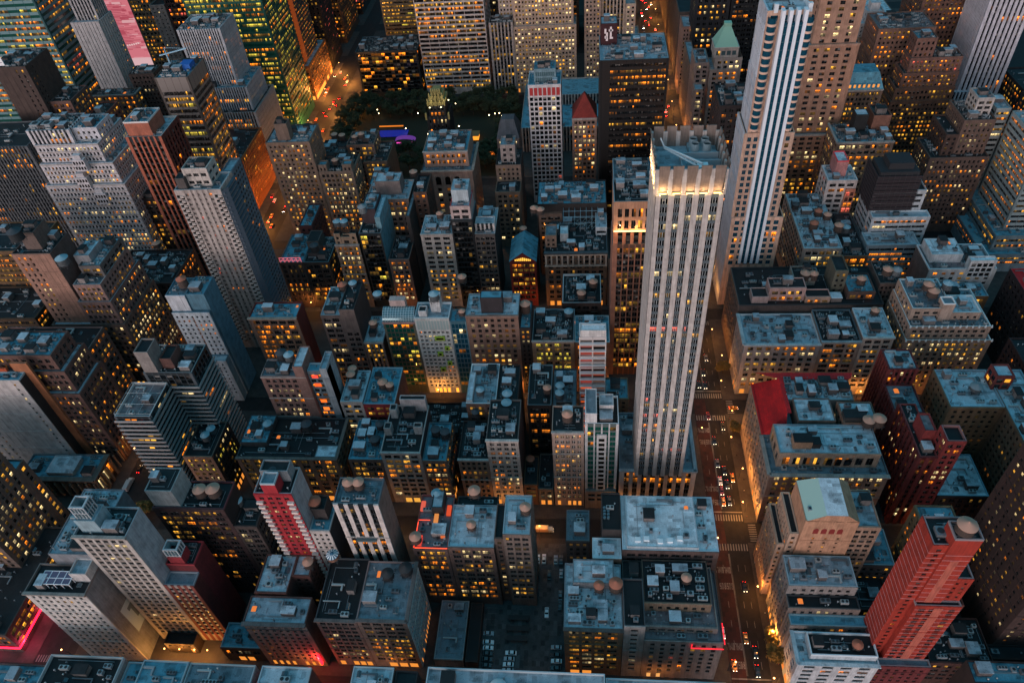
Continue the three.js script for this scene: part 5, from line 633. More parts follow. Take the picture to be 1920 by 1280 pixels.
// east
{ const b = building('blue_glass_tower', 'apartment tower', 'tall pink stone tower with blue glass bays and white ribs east of the avenue', [
  V(84.6, 114, -366, -392, 67, { f: 'wide', faces: 'SW', c: '#d9b49c', roof: 'dark', lit: 0.05, pal: 'wo', par: 0.8, st: { bay: 4.2, win: 0.6, wh: 0.7, fh: 4, glass: 'blue', base: 32, sp: '#d9b49c', skipPane: null }, ec: '#c4c9d0', sst: { bay: 2.3, win: 0.5, wh: 0.88 }, cop: '#d0b09c' }),
  V(84.4, 110.5, -367, -391, 120, { f: 'wide', faces: 'SW', y0: 66, c: '#d9b49c', roof: 'dark', lit: 0.05, par: 0.8, st: { bay: 3.4, win: 0.62, wh: 0.66, fh: 4, glass: 'blue' }, ec: '#c4c9d0', sst: { bay: 2.3, win: 0.5, wh: 0.88 }, cop: '#d0b09c' }),
  V(86, 107.5, -368, -390, 150, { f: 'wide', faces: 'SW', y0: 119, c: '#d9b49c', roof: 'dark', lit: 0.05, par: 0.8, st: { bay: 5, win: 0.74, wh: 0.66, fh: 3.9, glass: 'blue', group: 2 }, ec: '#c4c9d0', sst: { bay: 2.3, win: 0.5, wh: 0.88 }, cop: '#d0b09c' }),
  V(86.3, 107.2, -368.4, -389.6, 183, { f: 'wide', faces: 'SW', y0: 149, c: '#d9b49c', roof: 'pale', lit: 0.03, par: 2.4, st: { bay: 5.2, win: 0.74, wh: 0.66, fh: 3.9, glass: 'blue', group: 2 }, ec: '#c4c9d0', sst: { bay: 2.3, win: 0.5, wh: 0.88 }, cop: '#d5dde0' })]);
  // central bay of blue glass with four white ribs
  const cen = (98.6 - 99.3), pg = new GB(), rb = new GB(), ln = new GB(); pg.box(cen - 5.2, cen + 5.2, 34, 178, -2.6, 0.25, 'ND'); pg.mesh('glass_bay', PANE.blue, b); for (let k = 0; k < 4; k++) { const x = cen - 5.2 + k * 3.47; rb.box(x - 0.8, x + 0.8, 34, 184, -3.2, 0.9, 'N'); } rb.mesh('rib', flatM('#dfe5ea', 0.6), b); for (let k = 0; k < 37; k++) ln.box(cen - 5.2, cen + 5.2, 36 + k * 3.9, 36.4 + k * 3.9, 0.25, 0.36, 'N'); ln.mesh('transom', flatM('#31505c', 0.5), b, { kind: 'stuff' });
  const bay = new GB(), bs = new GB(); for (const x of [-10.2, 6.9]) for (let k = 0; k < 15; k++) { const y = 122 + k * 3.9; bs.cyl(x + cen / 4, -1.2, 2.3, 2.3, y, y + 1.1, 14); bay.cyl(x + cen / 4, -1.2, 2.05, 2.05, y + 1.1, y + 3.9, 14, false); } bay.mesh('bay_window', PANE.blue, b, { kind: 'stuff' }); bs.mesh('bay_ledge', flatM('#d9b49c', 0.8), b, { kind: 'stuff' });
  const wr = new GB(); for (let k = 0; k < 6; k++) wr.box(-14.3 + 1.05, -14.3 + 1.4, 40, 176, -20 + k * 3.1, -18.8 + k * 3.1); wr.mesh('side_rib', flatM('#c3cbd2', 0.6), b);
  const cr = new GB(); cr.box(-10, -8.2, 182, 186, -4, -2).box(5.6, 7.4, 182, 186, -4, -2).box(-10, 7.4, 182, 184.4, -22, -21); cr.mesh('crown', flatM('#ccd5d9'), b); }
building('long_roof_loft', 'loft building', 'long streaked blue roofed loft with dark red side wall east of the glass tower', [V(129.5, 152, -366, -424, 44, { f: 'loft', faces: 'SW', c: '#a5978c', roof: 'pale', lit: 0.35, pal: 'yow', par: 0.8, cop: '#a9babf', st: { bay: 4.2 }, sst: { lit: 0.1, bay: 4 }, cl: 2.6, sc: '#4e3231' })]);
building('orange_lit_loft', 'loft building', 'low loft with an orange lit brick front beside the long blue roof', [V(152.3, 168, -366, -410, 38, { f: 'loft', faces: 'S', c: '#8f5f3f', roof: 'dark', lit: 0.8, pal: 'oyo', cl: 2.4, cop: '#4a5458' })]);
{ const b = building('netted_office', 'office building', 'white ribbon windowed office whose upper floors hang in dark construction netting', [
  V(168, 198, -372, -384.9, 41.4, { f: 'ribbon', faces: 'S', c: '#8f9ca1', roof: 'silver', lit: 0.5, pal: 'oy', cop: '#93a9b0' }), V(171.7, 205, -385, -391.9, 52, { f: 'ribbon', faces: 'SW', y0: 0, c: '#c2c6c8', roof: 'silver', lit: 0.1, pal: 'wo', cop: '#b6c6cb', st: { fh: 3.6 } }), V(171.4, 201, -392, -412, 66, { f: 'ribbon', faces: 'SW', y0: 0, c: '#b9bec0', roof: 'black', lit: 0.05, st: { fh: 4 } })]);
  const n = new GB(); for (let k = 0; k < 10; k++) { const y = 52.5 + k * 2.4; n.box(-11.8, 12.2, y, y + 1.9, -20, -19.4).box(-12.4, -11.8, y, y + 1.9, -41, -19.4); } n.mesh('safety_netting', flatM('#2c2528', 0.95), b, { kind: 'stuff' }); const p = new GB(); for (let k = 0; k <= 8; k++) p.rod([-12.4 + k * 3.1, 52, -19.2], [-12.4 + k * 3.1, 78, -19.2], 0.12, 4); for (let k = 0; k < 5; k++) p.rod([-12.4, 54 + k * 5, -19.2], [12.4, 54 + k * 5, -19.2], 0.1, 4); p.mesh('scaffold', flatM('#3b3a3c'), b, { kind: 'stuff' }); const d = new GB(); d.box(-11, 11, 66, 78, -38, -21, 'D').box(-6, 8, 78, 82, -36, -24, 'D'); d.mesh('netted_top', flatM('#27292c', 0.9), b); }
{ const b = building('pink_lit_house', 'building', 'white house with pink lit terraces and a red flag like roof hut', [V(150, 168, -412, -430, 61, { f: 'wide', faces: 'SW', c: '#c9bfba', roof: 'pale', lit: 0.15, pal: 'or', par: 1, cop: '#cdd6d8', st: { bay: 4.6 } }), V(155, 162, -418, -430, 71, { faces: '', y0: 60, sc: '#c98a86', roof: 'white', par: 0.8, cop: '#d8494f' }), V(162, 168, -411, -420, 55, { f: 'grid', faces: 'S', c: '#d08a70', roof: 'white', lit: 0.4, pal: 'or' })]); }

// ---------- 39th to 40th street ----------
building('many_windowed_loft', 'loft building', 'tan loft tower dotted with amber windows at the avenue before the park', [V(-216, -185, -445, -470, 79.4, { f: 'punch', faces: 'SE', c: '#8b7260', k: 'stone', sc: '#6d5a4e', roof: 'silver', lit: 0.55, pal: 'wyo', st: { bay: 3.1, fh: 3.5, run: 1.1 }, sst: { lit: 0.05, bay: 2.4 }, cl: 1.5 }), V(-208, -199, -449, -456, 91, { faces: '', y0: 78, sc: '#7f6a5c', sk: 'stone', roof: 'dark', cl: 2 })]);
building('turreted_loft', 'loft building', 'tan loft with low corner turrets east of the dotted tan tower', [V(-184.6, -160, -445, -468, 56, { f: 'pair', faces: 'SE', c: '#8d7767', sc: '#5e4e46', roof: 'black', lit: 0.4, pal: 'wyo', cl: 2.6, st: { bay: 3.2 } }), V(-184, -178, -445.5, -452, 61, { f: 'punch', faces: 'S', y0: 55, c: '#8d7767', roof: 'teal' }), V(-167, -160.4, -445.5, -452, 61, { f: 'punch', faces: 'S', y0: 55, c: '#8d7767', roof: 'teal' })]);
building('brown_back_loft', 'loft building', 'brown loft with a pink tank hut between the turreted loft and the park', [V(-172.6, -152, -480, -500, 56.4, { f: 'pair', faces: 'SE', c: '#84695b', roof: 'dark', lit: 0.35, pal: 'wyo', cl: 3 }), V(-195, -173, -480, -500, 50, { f: 'pair', faces: 'S', c: '#5a4a44', roof: 'dark', lit: 0.25, cl: 2 }), V(-151.5, -140, -446, -470, 44, { f: 'pair', faces: 'SE', c: '#5b4640', roof: 'teal', lit: 0.3, cl: 2 }), V(-159.5, -142, -470.5, -500, 48, { f: 'pair', faces: 'S', c: '#7a604f', roof: 'dark', lit: 0.6, pal: 'y' })]);
{ const b = building('arched_clubhouse', 'office building', 'pink stone clubhouse with three tall arches and a set back top floor', [V(-112, -76.4, -445, -482, 54.6, { f: 'pair', faces: 'SE', c: '#a58879', sc: '#5b4d48', roof: 'grey', lit: 0.25, pal: 'oyw', cor: 1.2, cc: '#b49a8b', st: { bay: 6, group: 1, win: 0.4, fh: 4.4, top: 13 } }), V(-110, -79, -451, -480, 66, { f: 'pair', faces: 'S', y0: 54, c: '#a88b7c', roof: 'teal', lit: 0.6, pal: 'o', cor: 0.6, st: { bay: 3.4, fh: 5, base0: 1.4 }, cl: 3 })]);
  const g = new GB(), k2 = new GB(); for (let k = 0; k < 3; k++) { const x = -6.6 + k * 6.6; g.box(x - 1.8, x + 1.8, 43.4, 48, 0.02, 0.1, 'N'); for (let i = 0; i < 10; i++) { const t0 = i / 10 * Math.PI, t1 = (i + 1) / 10 * Math.PI; g.tri3([x, 48, 0.1], [x + Math.cos(t0) * 1.8, 48 + Math.sin(t0) * 1.8, 0.1], [x + Math.cos(t1) * 1.8, 48 + Math.sin(t1) * 1.8, 0.1]); } k2.box(x - 2.7, x - 2.2, 43, 50.4, 0, 0.5, 'N').box(x + 2.2, x + 2.7, 43, 50.4, 0, 0.5, 'N'); } g.mesh('arched_window', PANE.dim, b); k2.mesh('pilaster', wallM('#b49a8b'), b); }
{ const b = building('gilded_tower', 'hotel', 'black brick tower with gilded stepped crown beside the park', [V(-112, -96, -488, -508, 72, { f: 'strip', faces: 'SE', c: '#0e0f11', roof: 'black', lit: 0.2, pal: 'wo', st: { bay: 2.6, win: 0.4 } }), V(-110, -98, -490, -506, 80, { f: 'strip', faces: 'SE', y0: 71, c: '#151411', roof: 'black', lit: 0.2, pal: 'o', st: { bay: 2.4 }, par: 0.4 })]);
  const g = new GB(); for (const [x0, x1, y0, y1, z0, z1] of [[-6, 6, 79.6, 82.5, -18, -2], [-4.6, 4.6, 82.5, 86, -16.6, -3.4], [-3, 3, 86, 88.5, -15, -5]]) { g.box(x0, x1, y0, y1, z0, z1, 'D'); for (let k = 0; k < 5; k++) { const x = x0 + (x1 - x0) * k / 4; g.box(x - 0.5, x + 0.5, y0, y1 + 1.6, z1 - 0.2, z1 + 0.7).cyl(x, z1 + 0.2, 0.5, 0, y1 + 1.6, y1 + 3, 6); } } for (const x of [-8.2, 8.2]) g.box(x - 0.6, x + 0.6, 70, 75, -1, 0.4); g.mesh('crown', new THREE.MeshStandardMaterial({ color: '#8f8450', roughness: 0.45, metalness: 0.35 }), b);
  for (const [x, z] of [[-4, 2.5], [4, 2.5], [8, -8]]) { const s = new GB(); s.box(x - 0.4, x + 0.4, 80.4, 80.8, z - 0.3, z + 0.3); const m = s.mesh('flood_lamp', glowM('#fff0b0', 6), b); const L = new THREE.PointLight(new THREE.Color(1, 0.85, 0.5), 22, 25, 2); L.position.set(x, 82, z + 0.6); m.add(L); } }
building('stepped_tan_tower', 'building', 'slim tan tower with bright lift hut and a slate mansard behind it', [V(-60, -42.8, -445, -468, 57.6, { f: 'punch', faces: 'S', c: '#8f7767', sc: '#4a3f3b', roof: 'dark', lit: 0.16, pal: 'wyo', st: { bay: 3, fh: 3.5 }, cl: 1 }), V(-56.5, -46.5, -450, -462, 70, { f: 'punch', faces: 'S', y0: 56, c: '#a3968f', roof: 'silver', lit: 0, st: { bay: 5 } }), V(-60, -43, -430, -444.9, 46, { f: 'pair', faces: 'S', c: '#87705f', roof: 'dark', lit: 0.2 })]);
{ const b = building('mansard_building', 'building', 'old stone building with a tall slate hipped roof near the park corner', [V(-62, -46, -480, -502, 58, { f: 'pair', faces: 'SE', c: '#7d6d66', roof: 'none', par: 0, lit: 0.1 })]); const g = new GB(); g.quad([-8.2, 57.9, 0.2], [8.2, 57.9, 0.2], [4.5, 69, -7], [-4.5, 69, -7]).quad([8.2, 57.9, 0.2], [8.2, 57.9, -22], [4.5, 69, -15], [4.5, 69, -7]).quad([8.2, 57.9, -22], [-8.2, 57.9, -22], [-4.5, 69, -15], [4.5, 69, -15]).quad([-8.2, 57.9, -22], [-8.2, 57.9, 0.2], [-4.5, 69, -7], [-4.5, 69, -15]).quad([-4.5, 69, -7], [4.5, 69, -7], [4.5, 69, -15], [-4.5, 69, -15]); g.mesh('hipped_roof', wallM('#4f5257'), b); }
{ const b = building('white_gridded_tower', 'office tower', 'white gridded tower with a red panelled top row', [V(-38.2, -15.6, -485, -507, 94.7, { f: 'grid', faces: 'S', c: '#c9c6c6', sc: '#3d3b40', sk: 'stone', roof: 'teal', lit: 0.07, pal: 'orw', par: 1.6, cop: '#b9c6ca', st: { bay: 3.1, win: 0.74, wh: 0.7, fh: 3.7, top: 8.5, edge: 0.6, frame: '#c9c6c6', run: 1 } }), V(-34, -19, -491, -504, 103, { f: 'grid', faces: 'SE', y0: 93, c: '#6f8d96', roof: 'teal', lit: 0, cl: 3, st: { glass: 'pale', bay: 1.5 } })]); for (let k = 0; k < 7; k++) { const g = new GB(), x = -10 + k * 3.06 - 0.2; g.box(x, x + 2.3, 87, 92.6, -0.05, 0.06, 'N'); g.mesh('red_panel', flatM('#a02c2c'), b); } }
{ const b = building('red_pyramid_building', 'building', 'small tan building under a steep red tiled pyramid roof', [V(-8.4, 9, -485, -505, 69.2, { f: 'pair', faces: 'S', c: '#8d766a', sc: '#5d5049', roof: 'none', par: 0, lit: 0.35, pal: 'wo', cor: 0.5, st: { bay: 2.8 } })]); const g = new GB(); g.tri3([-8.6, 69.1, 0.2], [8.8, 69.1, 0.2], [0, 84, -9]).tri3([8.8, 69.1, 0.2], [8.8, 69.1, -20], [0, 84, -11]).quad([8.8, 69.1, 0.2], [8.8, 69.1, -20], [0, 84, -11], [0, 84, -9]).quad([-8.6, 69.1, -20], [-8.6, 69.1, 0.2], [0, 84, -9], [0, 84, -11]).quad([8.8, 69.1, -20], [-8.6, 69.1, -20], [0, 84, -11], [0, 84, -11.01]); g.mesh('pyramid_roof', wallM('#8c3027', 'brick'), b); }
{ const b = building('black_slab', 'office building', 'black slab office with a pale roof and dark red rooftop sign box', [V(9.8, 51.6, -450, -488, 125.6, { f: 'ribbon', faces: 'SE', c: '#121010', roof: 'silver', lit: 0.22, pal: 'oyoo', par: 1.2, cop: '#7f979f', st: { bay: 5, fh: 3.9, group: 5, sp: '#100f0f', frame: '#121111', skipPane: (k) => k < 1 }, cl: 2.2, keep: [[-21, -10, -39, -24]] }), V(10.5, 21, -475, -487, 138, { faces: '', y0: 124, sc: '#431a1e', sk: 'stone', roof: 'silver', par: 0.4 })]);
  const w = new GB(); const zz = -24.95; for (const [x0, x1, y0, y1] of [[-17.6, -16.4, 128.6, 130.4], [-16.8, -15.6, 127.2, 132.5], [-17.8, -16.6, 131.8, 134.8], [-14.4, -13.2, 129.6, 136], [-15.2, -12.4, 133.2, 134.4], [-14.4, -12.4, 128.4, 129.6]]) w.box(x0, x1, y0, y1, zz, zz + 0.25, 'N'); w.mesh('emblem', flatM('#d9c9c6'), b); }

// ---------- the library, the park side and beyond ----------
building('marble_library', 'library', 'low marble library with long pale roofs east of the park', [V(-52, 52, -560, -640, 22, { f: 'strip', faces: 'SE', c: '#b3aaa2', roof: 'teal', lit: 0.1, cl: 1, st: { fh: 9 } }), V(-48, 40, -600, -632, 30, { f: 'strip', faces: 'S', y0: 21, c: '#b3aaa2', roof: 'teal', lit: 0.1, st: { fh: 6, base0: 0.4 } })]);
building('gridded_black_office', 'office building', 'black glass office with lined facade on the far side of the park', [V(-210, -152, -667, -702, 45.4, { f: 'curtain', faces: 'SE', c: '#23282b', roof: 'dark', lit: 0.13, pal: 'oyo', st: { bay: 3.2, fh: 3.4, run: 1.2 }, cl: 3, cop: '#3b5158' })]);
{ const b = building('sloping_tower', 'office tower', 'broad white gridded tower that flares outward towards its foot', [V(-149, -87, -670, -715, 190, { f: 'ribbon', faces: 'SE', c: '#bfb6b0', roof: 'grey', lit: 0.42, pal: 'ooyyo', st: { bay: 8.9, win: 0.95, wh: 0.62, fh: 4, group: 6, pp: 0.02, edge: 0.5, frame: '#2a2522', rec: 0.5, run: 3.4 }, sst: { lit: 0.1 } })]); }
building('stepped_pale_office', 'office building', 'pale ribbed office with arched lit base beside the flaring white tower', [V(-84, -62.5, -667, -684, 66.6, { f: 'strip', faces: 'SE', c: '#a99e97', roof: 'dark', lit: 0.08, pal: 'y', st: { bay: 3.4 }, shop: 1, cl: 2 }), V(-76, -62.5, -684.1, -710, 92, { f: 'punch', faces: 'S', c: '#b5a79d', roof: 'dark', lit: 0.25, pal: 'yw' })]);
building('broad_beige_tower', 'office tower', 'broad beige stepped tower covered with evenly lit square windows', [V(-66.4, -6.6, -668, -690, 62, { f: 'punch', faces: 'S', c: '#b99f8a', roof: 'silver', lit: 0.75, pal: 'wwyy', st: { bay: 3, fh: 3.6, win: 0.5, run: 1.5 }, shop: 1 }), V(-62, -9, -672, -700, 190, { f: 'punch', faces: 'S', y0: 61, c: '#b99f8a', roof: 'silver', lit: 0.7, pal: 'wwyy', st: { bay: 2.9, fh: 3.6, win: 0.5, run: 1.5 } })]);
building('setback_avenue_tower', 'office tower', 'beige setback tower at the avenue corner behind the black slab', [V(0.5, 49, -668, -690, 50, { f: 'punch', faces: 'SE', c: '#a8917f', roof: 'silver', lit: 0.5, pal: 'wy', st: { bay: 3, fh: 3.6 }, shop: 1 }), V(0.5, 15, -669, -705, 170, { f: 'punch', faces: 'S', y0: 49, c: '#a08878', roof: 'silver', lit: 0.25, pal: 'wy', st: { bay: 3.2, fh: 3.6 } }), V(15.2, 36, -672, -705, 160, { f: 'strip', faces: 'SE', y0: 49, c: '#b7a290', roof: 'silver', lit: 0.4, pal: 'wy', st: { bay: 3 } }), V(36.2, 45, -672, -700, 76, { f: 'punch', faces: 'SE', y0: 49, c: '#b7a290', roof: 'silver', lit: 0.3, pal: 'w' })]);
building('yellow_lit_office', 'office building', 'office with whole floors of yellow light beyond the black glass office', [V(-204, -167, -765, -800, 120, { f: 'ribbon', faces: 'S', c: '#6f6a5c', roof: 'dark', lit: 0.75, pal: 'gyy', st: { bay: 6 } })]);
building('dotted_dark_tower', 'office tower', 'near black tower dotted with small yellow windows west of the yellow lit office', [V(-300, -257, -738, -775, 160, { f: 'punch', faces: 'SE', c: '#1b1a1c', roof: 'dark', lit: 0.5, pal: 'y', st: { bay: 4.2, win: 0.4, wh: 0.5, fh: 4.4 }, sst: { lit: 0.3, pal: 'r' } })]);
{ const b = building('amber_edged_tower', 'office tower', 'glass tower with an amber lit ribbed edge and orange glowing podium', [V(-330, -262, -668, -720, 190, { f: 'ribbon', faces: 'SE', c: '#51504c', roof: 'dark', lit: 0.6, pal: 'oyo', st: { bay: 5, run: 1.4 }, sst: { lit: 0.5 } }), V(-330, -257, -667, -730, 34, { f: 'ribbon', faces: 'SE', c: '#8a5a34', roof: 'silver', lit: 0.75, pal: 'o', shop: 1, shopK: 2 })]);
  const g = new GB(); for (let k = 0; k < 34; k++) g.box(6 + 27.4, 6 + 29.6, 36 + k * 4, 39 + k * 4, -5 - 6, -4); g.mesh('lit_edge', glowM('#a3481c', 0.6), b, { kind: 'stuff' }); }
building('green_glass_tower', 'office tower', 'dark green glass tower with yellow green floors west of the park', [V(-322, -256.5, -603, -656, 200, { f: 'ribbon', faces: 'SE', c: '#15574b', roof: 'dark', lit: 0.55, pal: 'gygo', st: { bay: 8, wh: 0.55, fh: 4.1, glass: 'green', frame: '#123a36', sp: '#125247', group: 6, run: 3.2 }, sst: { lit: 0.5, run: 1.2, sp: '#0f3f38' } })]);
building('white_finned_tower', 'office tower', 'white finned tower stepping down to the avenue in front of the green glass tower', [
  V(-304, -270, -545, -575, 119, { f: 'strip', faces: 'SE', c: '#b9bcbf', roof: 'grey', lit: 0.16, pal: 'o', st: { bay: 2, win: 0.56, wh: 0.72, fh: 3.9, sp: '#4b5357' }, cl: 2 }), V(-296, -261, -538, -575, 76, { f: 'strip', faces: 'SE', c: '#aeb2b6', roof: 'teal', lit: 0.2, pal: 'yo', st: { bay: 2, sp: '#4b5357' } }), V(-290, -257.5, -532, -580, 58, { f: 'strip', faces: 'SE', c: '#a9a6a4', roof: 'dark', lit: 0.5, pal: 'oy', st: { bay: 2.2, sp: '#5a4a3c', litGrad: 0.9 } }), V(-284, -257, -484, -531.9, 45, { f: 'strip', faces: 'SE', c: '#b0683c', roof: 'dark', lit: 0.95, pal: 'oy', st: { bay: 2.4, win: 0.74, wh: 0.74, sp: '#7a4a28' } })]);
{ const b = building('banded_glass_tower', 'office tower', 'brown banded glass tower with blue tarpaulin and a crane on its roof', [V(-280, -257, -453, -482, 124, { f: 'ribbon', faces: 'SE', c: '#5d554e', roof: 'teal', lit: 0.45, pal: 'gyo', st: { bay: 5, wh: 0.62, fh: 4.2, sp: '#77706a', frame: '#4a443f', top: 9, litGrad: 0.6 }, sst: { pal: 'oyo', lit: 0.5, sp: '#4a443f' }, cl: 2.4 })]); const g = new GB(); g.box(2, 9, 123, 127, -20, -12, 'D'); g.mesh('tarpaulin', flatM('#1d5fae'), b); const c = new GB(); c.rod([-6, 123, -16], [-6, 134, -16], 0.5).rod([-11, 132, -16], [9, 136, -16], 0.45).rod([-6, 137, -16], [9, 136, -16], 0.12).rod([-6, 134, -16], [-6, 137, -16], 0.3); c.mesh('roof_crane', flatM('#8fb4c4'), b); }
{ const b = building('red_granite_tower', 'office tower', 'red granite tower with a square crown of ducts beside the white terraced building', [V(-281.5, -258, -400, -426, 111, { f: 'grid', faces: 'SE', c: '#b4654c', ec: '#6a352c', roof: 'silver', lit: 0.05, pal: 'oy', cop: '#c9c0b8', st: { bay: 3.6, win: 0.66, wh: 0.8, fh: 4, sp: '#20282c', top: 3, proud: 0.3 }, sst: { sp: '#20282c', lit: 0.06, c: '#6a352c' } }), V(-280, -264, -402, -420, 120, { faces: '', y0: 110, sc: '#b36a52', roof: 'teal', cl: 2.4, cop: '#cfc8c2' })]); }
{ const b = building('white_terraced_building', 'office building', 'white deco building stepping up in terraces with steel plant on top', [
  V(-352, -297, -400, -440, 78, { f: 'fine', faces: 'SE', c: '#c6c3c4', roof: 'silver', lit: 0.36, pal: 'oyw', st: { bay: 2.5, win: 0.58, wh: 0.55, fh: 3.7, belt: 1, litGrad: 0.5 } }), V(-350, -300, -403, -440, 92, { f: 'fine', faces: 'SE', y0: 77, c: '#c9c6c7', roof: 'silver', lit: 0.3, pal: 'oyw', st: { bay: 2.5, fh: 3.7, belt: 1 } }), V(-349, -306, -406, -440, 104, { f: 'fine', faces: 'SE', y0: 91, c: '#c9c6c7', roof: 'silver', lit: 0.15, pal: 'ow', st: { bay: 2.5, fh: 3.7, belt: 1 } }), V(-351, -322, -408, -430, 113, { f: 'strip', faces: 'SE', y0: 103, c: '#c9c6c7', roof: 'black', lit: 0.2, pal: 'ow', cl: 3, st: { bay: 2.8 } }), V(-322, -306, -412, -430, 112, { f: 'punch', faces: 'SE', y0: 103, c: '#c9c9cc', roof: 'teal', lit: 0.1, cl: 2 })]);
  for (const [x, y] of [[2, 84], [6, 97], [9, 72]]) { const g = new GB(); g.box(x - 5, x + 3, y - 8, y, -2, 1.6); g.box(x - 3.6, x + 1.6, y, y + 3, -2, 1); g.mesh('stepped_bay', wallM('#c6c3c4'), b); const w = new GB(); for (let k = 0; k < 4; k++) for (let j = 0; j < 2; j++) w.box(x - 4.4 + k * 1.9, x - 3.2 + k * 1.9, y - 6.8 + j * 3.7, y - 4.8 + j * 3.7, 1.6, 1.66, 'N'); w.mesh('window_glass', PANE.dim, b, { kind: 'stuff' }); } airUnit(b, -22, -14, 112, 6, 5, 3); airUnit(b, -14, -14, 112, 6, 5, 3); }
building('brown_stepped_loft', 'loft building', 'brown loft stepping back in lit tiers with blue roof terraces', [
  V(-300, -256.5, -290, -330, 56, { f: 'pair', faces: 'SE', c: '#705a50', k: 'brick', roof: 'silver', lit: 0.35, pal: 'ywyo', st: { bay: 3.2, fh: 3.6, win: 0.56, group: 1 } }), V(-277, -257.5, -291, -328, 72, { f: 'pair', faces: 'SE', y0: 55, c: '#77605a', roof: 'grey', lit: 0.4, pal: 'yow', cop: '#7f9098', st: { bay: 3, fh: 3.6 } }), V(-275, -259, -292.5, -326, 83, { f: 'pair', faces: 'SE', y0: 71, c: '#8a7068', roof: 'grey', lit: 0.3, pal: 'oy', st: { bay: 3, fh: 3.6 }, cop: '#9aa5a8' }), V(-272, -259.5, -300, -326, 90, { faces: 'SE', f: 'wide', y0: 82, c: '#5f5c5a', roof: 'pale', lit: 0.2, cl: 2 }), V(-275, -266, -304, -318, 94, { faces: '', y0: 82, sc: '#8d8f90', sk: 'stone', roof: 'pale', par: 0.4 })]);
building('blank_pink_slab', 'building', 'pink brick slab with a blank end wall and round tank behind the brown tiers', [V(-299, -277.2, -293, -312, 103.8, { f: 'punch', faces: 'S', c: '#a07a68', k: 'brick', sc: '#5f4f49', roof: 'dark', lit: 0.3, pal: 'wyo', st: { bay: 3.4, win: 0.4, skipPane: (k, q, nb, nf) => k > nb * 0.45 && q > nf * 0.4 }, cl: 1 }), V(-293, -284, -298, -310, 114, { faces: '', y0: 102, sc: '#6f6058', roof: 'black', cl: 1 })]);
building('amber_lit_office', 'office building', 'office glowing with full floors of amber light on the far west edge', [V(-380, -322, -330, -360, 78, { f: 'ribbon', faces: 'SE', c: '#6a5034', roof: 'dark', lit: 0.9, pal: 'yyo', st: { bay: 4 } }), V(-360, -318, -300, -329, 52, { f: 'ribbon', faces: 'SE', c: '#54402c', roof: 'dark', lit: 0.9, pal: 'yo' }), V(-346, -306, -270, -288, 40, { f: 'punch', faces: 'SE', c: '#3a2f28', roof: 'dark', lit: 0.8, pal: 'yo', st: { bay: 2.8 } })]);
{ const b = building('black_roof_block', 'building', 'block with a broad black roof and small steel plant behind the brown stepped loft', [V(-318, -262, -263, -282, 62, { f: 'pair', faces: 'SE', c: '#5e4c45', roof: 'black', lit: 0.35, pal: 'yo', cop: '#8f6a62', cl: 0.6 })]); duct(b, -14, -6, 4, -6, 61, 0.6); }
{ const b = building('concrete_apartment_tower', 'apartment tower', 'tall pale concrete tower with toothed balcony columns and chamfered corner', [
  V(-218, -192, -328, -346, 118, { f: 'wide', faces: 'SE', c: '#b3a8a0', roof: 'grey', lit: 0.04, pal: 'or', cop: '#a2b0b5', par: 1.4, st: { bay: 3.3, win: 0.72, wh: 0.5, fh: 2.95, group: 3, frame: '#a59b94', major: 1, pp: 0.3, sp: '#8b827c', edge: 5 }, sst: { edge: 1, win: 0.5, wh: 0.5 } }),
  V(-212, -198, -333, -345, 128, { f: 'wide', faces: 'SE', y0: 117, c: '#bfb6ac', roof: 'dark', lit: 0, cl: 3, st: { bay: 4.4, wh: 0.4 } }), V(-216, -211, -330, -336, 124, { faces: '', y0: 117, sc: '#57514d', roof: 'dark', par: 0.3 }), V(-198, -191.8, -346.1, -360, 118, { f: 'wide', faces: 'SE', c: '#6d7880', roof: 'silver', lit: 0.04, st: { fh: 2.95, bay: 3 } })]);
  const bal = new GB(), hole = new GB(); for (const X of [-12.6, 8.6]) for (let k = 0; k < 37; k++) { const y = 6 + k * 2.95; bal.box(X, X + 1.9, y, y + 1.1, 0, 0.9, 'N').box(X + 2.2, X + 4.1, y + 1.4, y + 2.5, 0, 0.9, 'N'); hole.box(X + 0.1, X + 1.8, y + 1.1, y + 2.7, 0, 0.05, 'N').box(X + 2.3, X + 4, y - 0.1, y + 1.3, 0, 0.05, 'N'); } bal.mesh('balcony', flatM('#b3a8a0', 0.85), b, { kind: 'stuff' }); hole.mesh('window_glass', PANE.dim, b, { kind: 'stuff' });
  const ch = new GB(); ch.quad([13.02, 0, 0], [15.4, 0, -4], [15.4, 117, -4], [13.02, 117, 0]); for (let k = 0; k < 38; k++) ch.box(13.02, 14.3, 5 + k * 2.95, 6 + k * 2.95, -18, -0.8, 'W'); ch.mesh('side_balcony', flatM('#55606a', 0.8), b, { kind: 'stuff' }); }
